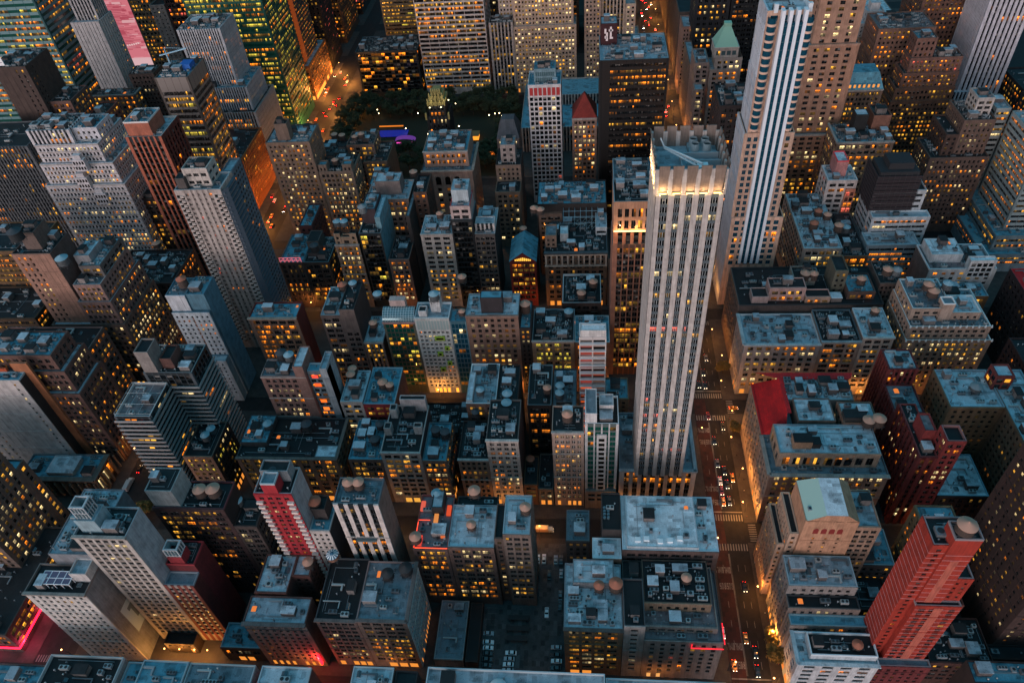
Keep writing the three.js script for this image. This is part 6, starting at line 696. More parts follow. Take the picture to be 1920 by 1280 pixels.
{ const b = building('white_hotel_tower', 'hotel', 'slim white hotel tower with grey blank crown and plain teal side wall', [
  V(-224, -213, -290, -305, 77, { f: 'punch', faces: 'S', c: '#d3dade', sc: '#547f90', sk: 'stone', roof: 'grey', lit: 0.14, pal: 'yw', st: { bay: 3.6, win: 0.36, wh: 0.44, fh: 3.1, top: 10, edge: 0.5 }, cl: 2 }), V(-213, -202.5, -291, -306, 77, { f: 'punch', faces: '', c: '#a9b8bf', sc: '#547f90', sk: 'stone', roof: 'teal', par: 0.8, cl: 1.4 }), V(-224, -202.6, -288.4, -290, 66, { f: 'punch', faces: 'S', c: '#cfdbe0', sc: '#547f90', sk: 'stone', roof: 'pale', lit: 0.08, pal: 'yo', par: 0.4, st: { bay: 2.7, win: 0.4, wh: 0.46, fh: 3.1, edge: 0.6, base: 8 } }), V(-224, -202.6, -283, -288.4, 34, { f: 'punch', faces: 'S', c: '#cfdbe0', sc: '#547f90', sk: 'stone', roof: 'pale', lit: 0.08, pal: 'yo', st: { bay: 2.7, win: 0.4, wh: 0.46, fh: 3.1 } })]);
  const g = new GB(); for (let k = 0; k < 16; k++) g.box(5.2, 5.8, 20 + k * 2.7, 22 + k * 2.7, 1.6, 1.66, 'N'); g.mesh('stair_window', flatM('#8a5a3a'), b, { kind: 'stuff' }); }
// far west and north west
building('striped_teal_tower', 'office tower', 'broad teal glass tower with white floor bands in the far top corner', [V(-560, -415, -560, -620, 190, { f: 'ribbon', faces: 'SE', c: '#2a5658', roof: 'dark', lit: 0.4, pal: 'ygo', st: { bay: 8, wh: 0.5, fh: 4.4, sp: '#5f8285', glass: 'green', pp: 0.02 }, sst: { sp: '#2a2a30', lit: 0.5, pal: 'oyr' } })]);
building('pale_stepped_slab', 'office tower', 'plain pale slab tower with punched side windows in front of the pink billboard', [V(-394.8, -371.6, -560, -582, 122.5, { f: 'strip', faces: 'SE', c: '#b3b0ae', roof: 'silver', lit: 0.02, st: { bay: 3, win: 0.2, wh: 0.3, skipPane: (k, q, nb) => k > 1, sp: '#b3b0ae' }, sst: { f: 'punch', bay: 3, win: 0.5, lit: 0.1, sp: '#7d7d80' } }), V(-392, -374, -566, -582, 150, { f: 'strip', faces: 'SE', y0: 121, c: '#a9a7a6', roof: 'teal', lit: 0.02 })]);
{ const b = building('billboard_tower', 'office tower', 'tower wrapped in a huge pink lit billboard', [V(-486, -440, -740, -780, 110, { f: 'punch', faces: 'E', c: '#5a3a3c', roof: 'dark', lit: 0.5, pal: 'yo' })]);
  const c = document.createElement('canvas'); c.width = 256; c.height = 512; const g = c.getContext('2d'); g.fillStyle = '#e8828e'; g.fillRect(0, 0, 256, 512); for (let k = 0; k < 60; k++) { g.fillStyle = ['#f4a0aa', '#d8707e', '#f0b4b8', '#c85a6a'][k % 4]; g.fillRect(hash(k, 4, 3) * 256, 150 + hash(k, 5, 3) * 340, 20 + hash(k, 6, 3) * 90, 3 + hash(k, 7, 3) * 14); } g.fillStyle = '#b8485a'; for (let k = 0; k < 30; k++) g.fillRect(30 + hash(k, 1, 3) * 40, 190 + k * 8, 90 + hash(k, 2, 3) * 90, 3); for (let k = 0; k < 26; k++) { g.fillStyle = ['#ff5a18', '#ff8a20', '#c83a1c', '#ffb040'][k % 4]; g.fillRect(hash(k, 8, 3) * 230, (k % 2 ? 18 : 100) + hash(k, 9, 3) * 26, 12 + hash(k, 3, 3) * 26, 10 + hash(k, 2, 4) * 20); } g.fillStyle = '#a83048'; g.fillRect(0, 66, 256, 6); g.fillRect(0, 150, 256, 5); g.fillStyle = '#ffd8d8'; for (let k = 0; k < 7; k++) g.fillRect(90 + k * 18, 400 - k * 2, 12, 9); g.fillStyle = '#f2c4c8'; g.fillRect(0, 470, 256, 42); const t = new THREE.CanvasTexture(c); t.colorSpace = THREE.SRGBColorSpace; t.flipY = false;
  const q = new GB(); q.quad([-23.5, 10, 0.3], [12, 10, 0.3], [12, 110, 0.3], [-23.5, 110, 0.3], [0, 1, 1, 0]); q.mesh('billboard_screen', new THREE.MeshStandardMaterial({ name: 'billboard screen', color: '#301015', emissive: '#ffffff', emissiveMap: t, emissiveIntensity: 0.75 }), b); }
building('beige_spotted_slab', 'office tower', 'beige slab with widely spaced small windows at the top edge', [V(-408, -393, -700, -730, 84, { f: 'punch', faces: 'SE', c: '#9d948d', roof: 'dark', lit: 0.06, st: { bay: 4, win: 0.3, wh: 0.3 } }), V(-430, -408.2, -705, -730, 130, { f: 'pair', faces: 'SE', c: '#7a6a55', roof: 'dark', lit: 0.6, pal: 'oy' }), V(-392, -345, -700, -730, 90, { f: 'wide', faces: 'SE', c: '#4a3532', roof: 'dark', lit: 0.3, pal: 'ro', cl: 2 })]);
{ const b = building('red_lit_screen_block', 'building', 'block with a bright pink and white video screen beside the green tower', [V(-345, -322.2, -690, -720, 120, { f: 'wide', faces: 'S', c: '#4a2a30', roof: 'dark', lit: 0.4, pal: 'r' })]); const q = new GB(); q.box(-9, 2, 66, 92, 0.1, 0.7, 'N'); q.mesh('screen', glowM('#ff5a6a', 1.6), b); const w = new GB(); w.box(-6.5, -2, 72, 86, 0.7, 0.8, 'N'); w.mesh('screen_picture', glowM('#ffd8d0', 2.2), b); }
building('corniced_brown_block', 'building', 'brown block with flat black roof and lit pairs of windows below the pale slab', [V(-387, -349, -530, -541, 77.5, { f: 'pair', faces: 'SE', c: '#5d5149', roof: 'dark', lit: 0.45, pal: 'yo', cor: 1, cc: '#7f7a74', cl: 1.2 }), V(-360, -339, -550, -566, 84.6, { f: 'punch', faces: 'SE', c: '#57463f', roof: 'dark', lit: 0.04, cl: 3 })]);
const signTower = building('brown_slab_tower', 'office tower', 'brown stepped tower with a white roof sign in the upper west corner', [V(-402, -378, -470, -500, 128, { f: 'punch', faces: 'SE', c: '#54443d', roof: 'dark', lit: 0.1, pal: 'oy', cl: 2, st: { bay: 4, win: 0.3, skipPane: (k, q, nb) => k < nb * 0.6 } }), V(-377.8, -362, -475, -500, 100, { f: 'pair', faces: 'SE', c: '#6a5048', roof: 'dark', lit: 0.3, pal: 'yo' }), V(-361.8, -348, -480, -505, 84, { f: 'pair', faces: 'SE', c: '#9a5542', roof: 'dark', lit: 0.1 })]);
{ const g = new GB(); g.box(-11, -4, 128, 138, -3, -2.4); const m = g.mesh('roof_sign', flatM('#e4e6e6', 0.6), signTower); const k = new GB(); for (let q = 0; q < 4; q++) k.box(-10.2, -5 - (q % 2), 130 + q * 1.3, 130.4 + q * 1.3, -2.4, -2.34, 'N'); k.box(-10.4, -7.6, 135.4, 137, -2.4, -2.34, 'N'); k.mesh('sign_lettering', flatM('#2a3038'), m); }
building('two_tone_glass_tower', 'office tower', 'dark ribbed glass tower with a few lit floors at the upper west edge', [V(-450, -366, -420, -455, 96, { f: 'strip', faces: 'SE', c: '#55595c', roof: 'dark', lit: 0.16, pal: 'yo', st: { bay: 2.4, run: 8 } })]);
building('low_dark_infill', 'building', 'dark low buildings filling the gap beside the red granite tower', [V(-297, -282, -410, -440, 60, { f: 'pair', faces: 'SE', c: '#4d403a', roof: 'dark', lit: 0.4, pal: 'yo', cl: 2 }), V(-300, -257, -345, -380, 40, { f: 'pair', faces: 'SE', c: '#4a3d38', roof: 'black', lit: 0.3, pal: 'yo', cl: 2 })]);
// east, far
{ const b = building('green_copper_house', 'apartment building', 'white tower house with bow balconies under a green copper pyramid', [V(95.5, 117, -560, -582, 66, { f: 'pair', faces: 'SW', c: '#b09a8e', roof: 'silver', lit: 0.25, pal: 'o' }), V(99, 119, -562, -580, 74, { f: 'pair', faces: 'SW', c: '#b7a69b', roof: 'none', par: 0, lit: 0.3, pal: 'wy' }), V(97.5, 115.5, -563, -579, 82, { f: 'wide', faces: 'SW', y0: 73.9, c: '#c2b6ac', roof: 'none', par: 0, lit: 0.1, st: { base0: 0.4, fh: 5, glass: 'pale' } })]); const g = new GB(); g.quad([-8.6, 82, 0.4], [8.6, 82, 0.4], [2.4, 95, -6], [-2.4, 95, -6]).quad([8.6, 82, 0.4], [8.6, 82, -16.4], [2.4, 95, -10], [2.4, 95, -6]).quad([8.6, 82, -16.4], [-8.6, 82, -16.4], [-2.4, 95, -10], [2.4, 95, -10]).quad([-8.6, 82, -16.4], [-8.6, 82, 0.4], [-2.4, 95, -6], [-2.4, 95, -10]).box(-2.6, 2.6, 95, 97.4, -10.4, -5.6, 'D'); g.mesh('pyramid_roof', flatM('#8fbfa8', 0.7), b).position.set(0.2, 0, -3); const s = new GB(); s.box(-9.2, 9.2, 81.4, 82, -17, 0.8); s.mesh('cornice', flatM('#c2b6ac'), b).position.set(0.2, 0, -3); }
building('far_brown_tower', 'office tower', 'far brown tower with orange lit side beyond the dotted black one', [V(-330, -257, -800, -860, 160, { f: 'pair', faces: 'SE', c: '#54402f', roof: 'dark', lit: 0.6, pal: 'oy' }), V(-330, -257, -880, -980, 150, { f: 'ribbon', faces: 'SE', c: '#3a302b', roof: 'dark', lit: 0.6, pal: 'or' })]);
building('dark_gridded_tower', 'office tower', 'near black tower with square paired windows beyond the copper pyramid', [V(91, 119, -640, -670, 170, { f: 'punch', faces: 'SW', c: '#2c2c30', roof: 'dark', lit: 0.45, pal: 'wyo', st: { bay: 5.4, win: 0.52, wh: 0.5, fh: 4.6, group: 2 }, sst: { lit: 0.4 } }), V(120, 150, -640, -670, 170, { f: 'wide', faces: 'S', c: '#1e1f22', roof: 'dark', lit: 0.1, pal: 'o' })]);
building('narrow_avenue_tower', 'office tower', 'narrow pink stone tower facing the avenue traffic', [V(84.5, 93.4, -655, -680, 61, { f: 'punch', faces: 'SW', c: '#9a7f74', roof: 'silver', lit: 0.12, pal: 'wy', st: { bay: 2.4 } }), V(84.5, 95.2, -564, -590, 70, { f: 'pair', faces: 'SW', c: '#a98f84', roof: 'silver', lit: 0.2, pal: 'wy', cl: 2 }), V(84.5, 91, -553, -563.9, 54, { f: 'pair', faces: 'SW', c: '#b39a8e', roof: 'silver', lit: 0.2, pal: 'wy' })]);
building('far_avenue_block', 'office building', 'tall avenue frontage north of the copper pyramid', [V(84.5, 90.5, -592, -638, 56, { f: 'pair', faces: 'SW', c: '#7a6a60', roof: 'silver', lit: 0.2, pal: 'wy' }), V(84.5, 120, -690, -770, 60, { f: 'pair', faces: 'SW', c: '#5f544f', roof: 'dark', lit: 0.25, pal: 'wy' }), V(84.5, 130, -790, -900, 70, { f: 'pair', faces: 'SW', c: '#6a5d56', roof: 'dark', lit: 0.25, pal: 'yw' })]);
building('far_avenue_block', 'office building', 'distant avenue frontage west of the traffic beyond the setback tower', [V(0, 52, -770, -850, 80, { f: 'pair', faces: 'SE', c: '#7d6d61', roof: 'dark', lit: 0.3, pal: 'yw' }), V(0, 52, -870, -950, 90, { f: 'pair', faces: 'SE', c: '#6d6058', roof: 'dark', lit: 0.3, pal: 'yw' }), V(-160, -5, -765, -820, 110, { f: 'pair', faces: 'S', c: '#5d534d', roof: 'dark', lit: 0.3 })]);
building('dark_corner_office', 'office building', 'dark brown office with a glowing orange floor behind the blue glass tower', [V(84.5, 104, -445, -476, 96, { f: 'pair', faces: 'SW', c: '#3b3231', roof: 'dark', lit: 0.1, pal: 'o', cl: 3 }), V(104.2, 128, -445, -478, 88, { f: 'pair', faces: 'S', c: '#423733', roof: 'dark', lit: 0.25, pal: 'o', cl: 2 })]);
{ const b = building('gothic_brown_tower', 'office tower', 'tall pink brown tower with dark central window bays beside the blue glass tower', [V(140, 172, -478, -510, 118, { f: 'pair', faces: 'SW', c: '#a87f68', roof: 'silver', lit: 0.3, pal: 'wyo', st: { bay: 7.4, win: 0.5, wh: 0.52, fh: 4, group: 2, edge: 3 }, cor: 0.8, cc: '#b08b76', sst: { bay: 4 } }), V(143, 170, -480, -508, 185, { f: 'pair', faces: 'SW', y0: 117, c: '#b08871', roof: 'silver', lit: 0.3, pal: 'wy', st: { bay: 7, win: 0.4, fh: 4, group: 2, edge: 2 } }), V(139, 174, -474, -478, 58, { f: 'pair', faces: 'SW', c: '#a17a64', roof: 'grey', lit: 0.4, pal: 'oyw', cor: 0.8, st: { bay: 5 } })]); }
{ const b = building('teal_mansard_building', 'office building', 'brown lit office under a teal mansard roof with a row of dormers', [V(176, 203, -500, -522, 76, { f: 'pair', faces: 'SW', c: '#7d6454', roof: 'none', par: 0, lit: 0.75, pal: 'oyy', cor: 0.8, st: { bay: 2.8, belt: 5, fh: 3.6 } })]); const g = new GB(); g.quad([-13.6, 76, 0.4], [13.6, 76, 0.4], [10, 86, -5], [-10, 86, -5]).quad([13.6, 76, 0.4], [13.6, 76, -22], [10, 86, -18], [10, 86, -5]).quad([-13.6, 76, -22], [-13.6, 76, 0.4], [-10, 86, -5], [-10, 86, -18]).quad([13.6, 76, -22], [-13.6, 76, -22], [-10, 86, -18], [10, 86, -18]).quad([-10, 86, -5], [10, 86, -5], [10, 86, -18], [-10, 86, -18]); g.mesh('mansard_roof', roofM('teal'), b); for (let k = 0; k < 7; k++) { const d = new GB(); d.box(-10 + k * 3.1, -8 + k * 3.1, 77, 80, -1.6, 0.1); const m = d.mesh('dormer', flatM('#5f8d9a'), b); const w = new GB(); w.box(-9.7 + k * 3.1, -8.3 + k * 3.1, 77.4, 79.6, 0.1, 0.14, 'N'); w.mesh('window', glowM('#ffa040', 1), m); } }
building('amber_stepped_tower', 'office tower', 'dark brown stepped tower blazing with amber windows', [V(219.5, 262, -522, -545, 55, { f: 'punch', faces: 'SW', c: '#6a4c3c', roof: 'dark', lit: 0.85, pal: 'oyy', st: { bay: 2.7, fh: 3.5, win: 0.54 } }), V(221, 262, -524, -545, 64, { f: 'punch', faces: 'SW', y0: 54, c: '#6f5040', roof: 'dark', lit: 0.85, pal: 'yyo', st: { bay: 2.7, fh: 3.5, win: 0.54 } }), V(224, 262, -526, -545, 74, { f: 'punch', faces: 'SW', y0: 63, c: '#775649', roof: 'dark', lit: 0.75, pal: 'yo', st: { bay: 2.7, fh: 3.5 } }), V(227, 262, -528, -545, 84, { f: 'punch', faces: 'SW', y0: 73, c: '#7d5a4e', roof: 'dark', lit: 0.6, pal: 'yor', cl: 2, st: { bay: 2.7, fh: 3.5 } }), V(228, 242, -530, -545, 97, { f: 'punch', faces: 'SW', y0: 83, c: '#7d5a4e', roof: 'teal', lit: 0.3, pal: 'or', cl: 2 })]);
building('white_striped_tower', 'office tower', 'white ribbed tower with dark strips and stepped pale foot leaning out of the top corner', [
  V(282, 312, -560, -595, 190, { f: 'strip', faces: 'SW', c: '#e2dfe6', roof: 'silver', lit: 0.05, pal: 'o', st: { bay: 3.6, win: 0.42, wh: 0.85, fh: 4, sp: '#1c2030', pp: 0.5 }, sst: { bay: 2.2, sp: '#8d8b98' } }), V(276, 300, -556, -559.9, 43, { f: 'strip', faces: 'SW', c: '#dddae0', roof: 'teal', lit: 0.05, st: { sp: '#3a3d48' } }), V(271, 296, -552, -555.9, 35, { f: 'strip', faces: 'SW', c: '#dddae0', roof: 'teal', lit: 0.1, pal: 'o', st: { sp: '#3a3d48' } }), V(266.5, 290, -548, -551.9, 25, { f: 'strip', faces: 'SW', c: '#d0cdd4', roof: 'teal', lit: 0.1, pal: 'o', st: { sp: '#3a3d48' } }), V(263, 285, -544, -547.9, 14, { f: 'strip', faces: 'SW', c: '#b9b6bc', roof: 'teal', lit: 0.2, pal: 'o', st: { sp: '#3a3d48' } })]);
building('teal_roof_office', 'office building', 'tan office with a blue roof and black plant boxes west of the amber tower', [V(162, 197, -445, -470, 68, { f: 'wide', faces: 'SW', c: '#8d7260', roof: 'teal', lit: 0.3, pal: 'yow', cl: 3, cor: 0.6, st: { bay: 3.8 } }), V(174, 182, -458, -466, 80, { faces: '', y0: 67, sc: '#2b2c2c', roof: 'pale', par: 0.4 }), V(186, 197, -460, -476, 78, { faces: '', y0: 60, sc: '#8a5f4d', roof: 'black' })]);
building('dark_stepped_hotel', 'hotel', 'dark brown stepped hotel with dim windows before the ribbed white tower', [V(220, 256, -440, -466, 58, { f: 'punch', faces: 'SW', c: '#5b4a42', roof: 'dark', lit: 0.35, pal: 'yow', st: { bay: 2.8, fh: 3.5 } }), V(235, 254, -445, -472, 81, { f: 'punch', faces: 'SW', y0: 57, c: '#665248', roof: 'dark', lit: 0.2, pal: 'wy', cl: 2, st: { bay: 2.8, fh: 3.5 } }), V(227, 234.9, -444, -470, 72, { f: 'punch', faces: 'SW', y0: 57, c: '#544038', roof: 'dark', lit: 0.25, pal: 'yo' }), V(242, 252, -452, -466, 92, { f: 'wide', faces: 'SW', y0: 80, c: '#b3aba4', roof: 'teal', lit: 0.1 })]);
building('grey_green_tower', 'office tower', 'grey green glass tower with stepped podium at the eastern edge', [V(265, 312, -410, -452, 83, { f: 'ribbon', faces: 'SW', c: '#7d8c8c', roof: 'silver', lit: 0.3, pal: 'oyo', y0: 23, st: { bay: 5, fh: 3.9, sp: '#8d9a9a' }, sst: { bay: 5, sp: '#4d5c5e', lit: 0.25 } }), V(258, 312, -402, -456, 24, { f: 'ribbon', faces: 'SW', c: '#76888c', roof: 'teal', lit: 0.35, pal: 'yo' }), V(251, 312, -396, -460, 14, { f: 'ribbon', faces: 'SW', c: '#6d8087', roof: 'teal', lit: 0.3, pal: 'yo' }), V(258, 267, -457, -476, 82, { f: 'ribbon', faces: 'SW', c: '#8f9694', roof: 'silver', lit: 0.1, st: { sp: '#8f9694' } })]);
building('white_ziggurat_house', 'building', 'white stepped ziggurat top on a brown lit block near the rail yard roof', [V(208, 236, -598, -625, 70, { f: 'pair', faces: 'SW', c: '#a38c76', roof: 'dark', lit: 0.5, pal: 'yo' }), V(212, 232, -600, -620, 80, { f: 'punch', faces: 'SW', y0: 69, c: '#b9b4b0', roof: 'pale', lit: 0.1, st: { bay: 2 } }), V(216, 229, -603, -616, 88, { f: 'punch', faces: 'SW', y0: 79, c: '#c5c4c2', roof: 'pale', lit: 0 }), V(219, 226, -606, -613, 93, { faces: '', y0: 87, sc: '#c9c9c8', sk: 'stone', roof: 'pale', par: 0.3 })]);
building('rose_roofed_block', 'building', 'broad brown block with rose coloured flat roof north of the amber tower', [V(212, 252, -560, -590, 92, { f: 'punch', faces: 'SW', c: '#8a6656', roof: 'rose', lit: 0.35, pal: 'yo', st: { bay: 3 }, cl: 2 }), V(254, 300, -600, -640, 130, { f: 'punch', faces: 'SW', c: '#6d4f43', roof: 'dark', lit: 0.4, pal: 'yo', st: { bay: 3 } })]);
building('flat_roofed_terminal', 'building', 'long low building with a pale flat roof at the top edge', [V(180, 262, -660, -700, 60, { f: 'wide', faces: 'SW', c: '#8d8378', roof: 'white', lit: 0.2, pal: 'yo', par: 0.5 })]);
building('dark_edge_block', 'office building', 'dark block with rows of amber windows at the eastern top edge', [V(320, 400, -540, -580, 50, { f: 'pair', faces: 'SW', c: '#2f2a29', roof: 'dark', lit: 0.5, pal: 'oy' }), V(300, 380, -470, -510, 66, { f: 'pair', faces: 'SW', c: '#33302f', roof: 'teal', lit: 0.4, pal: 'yo', cl: 3 })]);

// ---------- ground, streets, pavements, markings ----------
{
  const g = new GB(); g.box(-2600, 2600, -1, 0, -3600, 300, 'SNEWD'); structure(g.mesh('ground', mat('asphalt', () => new THREE.MeshStandardMaterial({ color: '#262221', map: TX.asphalt, roughness: 0.8 })), null), 'road');
}
const pave = mat('paving', () => new THREE.MeshStandardMaterial({ color: '#4d4743', map: TX.paver, roughness: 0.85 }));
const XB = [[-700, -250], [-232, 60.9], [77.6, 340]];                       // pavement edges between the avenues
const ZB = [[20, -113], [-125, -195], [-206, -275], [-285.5, -352], [-362, -431], [-441, -511], [-521, -590], [-600, -645], [-663, -750], [-766, -830], [-848, -1000], [-1016, -1200]];
for (const [x0, x1] of XB) for (const [z1, z0] of ZB) {
  if (x0 === -232 && z1 === -521) continue; if (x0 === -232 && z1 === -600) { const g = new GB(); g.box(-232, 60.9, 0, 0.15, -645, -521, 'D'); structure(g.mesh('x', pave, null), 'pavement'); continue; }
  const g = new GB(); g.box(x0, x1, 0, 0.15, z0, z1, 'D'); structure(g.mesh('x', pave, null), 'pavement');
}
const paint = mat('road paint', () => new THREE.MeshStandardMaterial({ color: '#a39f99', map: TX.asphalt, roughness: 0.7 }));
{ const g = new GB(); g.box(61.2, 67.6, 0, 0.004, -286, -124, 'SNEWD'); structure(g.mesh('x', mat('bus lane', () => new THREE.MeshStandardMaterial({ color: '#4f1d15', map: TX.asphalt, roughness: 0.8 })), null), 'bus_lane'); }
function crosswalk(axis, x0, x1, z0, z1, label) {
  const t = new THREE.Group(); t.name = numbered('crosswalk'); t.userData.kind = 'structure'; scene.add(t);
  const L = axis === 'x' ? x1 - x0 : z1 - z0, n = Math.round(L / 1.25), s = new GB(); s.quad([-0.3, 0, (axis === 'x' ? Math.abs(z1 - z0) : 0.6) / 2], [0.3, 0, (axis === 'x' ? Math.abs(z1 - z0) : 0.6) / 2], [0.3, 0, -(axis === 'x' ? Math.abs(z1 - z0) : 0.6) / 2], [-0.3, 0, -(axis === 'x' ? Math.abs(z1 - z0) : 0.6) / 2]);
  const geo = axis === 'x' ? s.geo() : new GB().quad([-Math.abs(x1 - x0) / 2, 0, 0.3], [Math.abs(x1 - x0) / 2, 0, 0.3], [Math.abs(x1 - x0) / 2, 0, -0.3], [-Math.abs(x1 - x0) / 2, 0, -0.3]).geo();
  for (let k = 0; k < n; k++) { const m = new THREE.Mesh(geo, paint); m.name = 'stripe'; m.receiveShadow = true; if (axis === 'x') m.position.set(x0 + (k + 0.5) * L / n, 0.008, (z0 + z1) / 2); else m.position.set((x0 + x1) / 2, 0.008, z0 + (k + 0.5) * L / n); t.add(m); }
}
for (const [zc, e] of [[-119, 1], [-200.5, 1], [-280.3, 1], [-357, 0]]) {
  crosswalk('x', 61.2, 77.4, zc - 10, zc - 6.4, ''); crosswalk('x', 61.2, 77.4, zc + 6.2, zc + 9.8, ''); if (e) crosswalk('z', 79, 82.6, zc - 5, zc + 5, '');
}
crosswalk('z', -231, -227.5, -124, -114, ''); crosswalk('x', -249.6, -232.4, -129, -125.8, '');
{ // lane lines, stop lines and the words of the bus lane
  const g = new GB(), line = (x, z0, z1, w = 0.14) => g.quad([x - w, 0.008, z0], [x + w, 0.008, z0], [x + w, 0.008, z1], [x - w, 0.008, z1]);
  for (const [a, b] of [[-132, -189], [-213.5, -269], [-293, -345], [-370, -424], [-450, -504]]) { line(67.7, a, b, 0.16); line(68.1, a, b, 0.08); for (const x of [64.4, 71.2, 74.4]) for (let z = a - 3; z > b + 3; z -= 9) line(x, z, z - 3.2, 0.09); }
  for (const z of [-130.4, -211.6, -291.6, -368.4]) g.quad([61.2, 0.009, z], [77.4, 0.009, z], [77.4, 0.009, z - 0.6], [61.2, 0.009, z - 0.6]);
  structure(g.mesh('x', paint, null), 'lane_marking');
}
const FONT5 = { B: ['110', '101', '110', '101', '110'], U: ['101', '101', '101', '101', '111'], S: ['111', '100', '111', '001', '111'], O: ['111', '101', '101', '101', '111'], N: ['1001', '1101', '1011', '1001', '1001'], L: ['100', '100', '100', '100', '111'], Y: ['101', '101', '010', '010', '010'] };
function roadWord(word, x, z) {       // read by traffic coming down the avenue, so upside down from here
  const g = new GB(), cw = 0.24, ch = 0.62; let cx = 0;
  for (const c of word) { const rows = FONT5[c]; rows.forEach((r, j) => [...r].forEach((p, i) => { if (p === '1') { const X = x + 1.45 - (cx + i * cw), Z = z + (4 - j) * ch; g.quad([X - cw, 0.012, Z + ch], [X, 0.012, Z + ch], [X, 0.012, Z], [X - cw, 0.012, Z]); } })); cx += (rows[0].length + 1) * cw; }
  structure(g.mesh('x', paint, null), 'road_lettering');
}
for (const [z] of [[-138], [-174], [-219], [-257]]) for (const x of [62.8, 66]) { roadWord('BUS', x, z); roadWord('ONLY', x, z - 8); }
// parking lot and other lots
{ const g = new GB(); g.box(-46, -8.6, 0.15, 0.16, -192, -128, 'D'); structure(g.mesh('x', mat('lot', () => new THREE.MeshStandardMaterial({ color: '#6c6c6c', map: TX.asphalt, roughness: 0.85 })), null), 'parking_lot_surface');
  const l = new GB(); for (let k = 0; k < 14; k++) { l.quad([-45, 0.17, -134 - k * 2.7], [-40, 0.17, -134 - k * 2.7], [-40, 0.17, -134.12 - k * 2.7], [-45, 0.17, -134.12 - k * 2.7]); } structure(l.mesh('x', paint, null), 'parking_marking'); }

// ---------- vehicles ----------
const carPaint = { white: '#eef1f3', black: '#101215', grey: '#5a6066', silver: '#a9b0b6', yellow: '#d98a12', red: '#7a1a1c', blue: '#1c3350' };
function carShape(len, h, taxi) {
  const s = new THREE.Shape(), L = len / 2; s.moveTo(-L, 0.32); s.lineTo(L, 0.32); s.lineTo(L, 0.72); s.quadraticCurveTo(L - 0.05, 0.86, L - 0.4, 0.9); s.lineTo(L * 0.45, 0.98); s.lineTo(-L * 0.86, 0.98); s.quadraticCurveTo(-L, 0.95, -L, 0.7); s.closePath();
  const g = new THREE.ExtrudeGeometry(s, { depth: 1.66, bevelEnabled: true, bevelThickness: 0.08, bevelSize: 0.08, bevelSegments: 2, steps: 1 }); g.translate(0, 0, -0.83);
  const c = new THREE.Shape(); c.moveTo(L * 0.48, 0.96); c.lineTo(L * 0.16, h); c.lineTo(-L * 0.5, h); c.lineTo(-L * 0.82, 0.96); c.closePath();
  const k = new THREE.ExtrudeGeometry(c, { depth: 1.36, bevelEnabled: true, bevelThickness: 0.1, bevelSize: 0.06, bevelSegments: 1, steps: 1 }); k.translate(0, 0, -0.68);
  const r = new THREE.BoxGeometry(L * 0.64, 0.06, 1.4); r.translate(-L * 0.17, h + 0.07, 0);
  return [g, k, r];
}
const CARG = { car: carShape(4.6, 1.42), suv: carShape(4.9, 1.68) };
const wheelG = new THREE.CylinderGeometry(0.33, 0.33, 0.24, 12); wheelG.rotateX(Math.PI / 2);
const lampG = new THREE.BoxGeometry(0.08, 0.16, 0.34);
let carN = 0;
function car(kind, color, x, z, turn, label, group, lights, y = 0.005, beam = 1) {
  const t = thing(color === 'yellow' ? 'taxi' : 'parked_car', label, color === 'yellow' ? 'taxi' : 'car', x, y, z, group); t.rotation.y = turn; if (color !== 'yellow' && lights) t.name = numbered('car');
  const [b, c, r] = CARG[kind], add = (n, g, m, p) => { const q = new THREE.Mesh(g, m); q.name = n; q.castShadow = q.receiveShadow = true; if (p) q.position.set(...p); t.add(q); return q; };
  const pm = mat('paint ' + color, () => new THREE.MeshPhysicalMaterial({ color: carPaint[color], roughness: 0.4, clearcoat: 0.8, clearcoatRoughness: 0.1 }));
  add('body', b, pm); add('cabin_glass', c, flatM('#11171b', 0.12)); add('roof', r, pm);
  const L = kind === 'suv' ? 2.45 : 2.3; for (const [wx, wz] of [[L * 0.62, 0.82], [L * 0.62, -0.82], [-L * 0.62, 0.82], [-L * 0.62, -0.82]]) add('wheel', wheelG, flatM('#0c0d0e', 0.8), [wx, 0.33, wz]);
  for (const s of [-0.62, 0.62]) { add('headlight', lampG, lights ? glowM('#fff0d0', 14 * beam) : flatM('#c9d0d2', 0.2), [L + 0.07, 0.68, s]); add('tail_light', lampG, lights ? glowM('#ff1a18', 22 * beam) : flatM('#5a1212', 0.3), [-L - 0.07, 0.74, s]); }
  if (color === 'yellow') add('roof_sign', new THREE.BoxGeometry(0.3, 0.18, 0.8), glowM('#ffcf80', 1.2), [0, kind === 'suv' ? 1.88 : 1.62, 0]);
  return t;
}
const N = Math.PI / 2, S = -Math.PI / 2;      // nose north / nose south
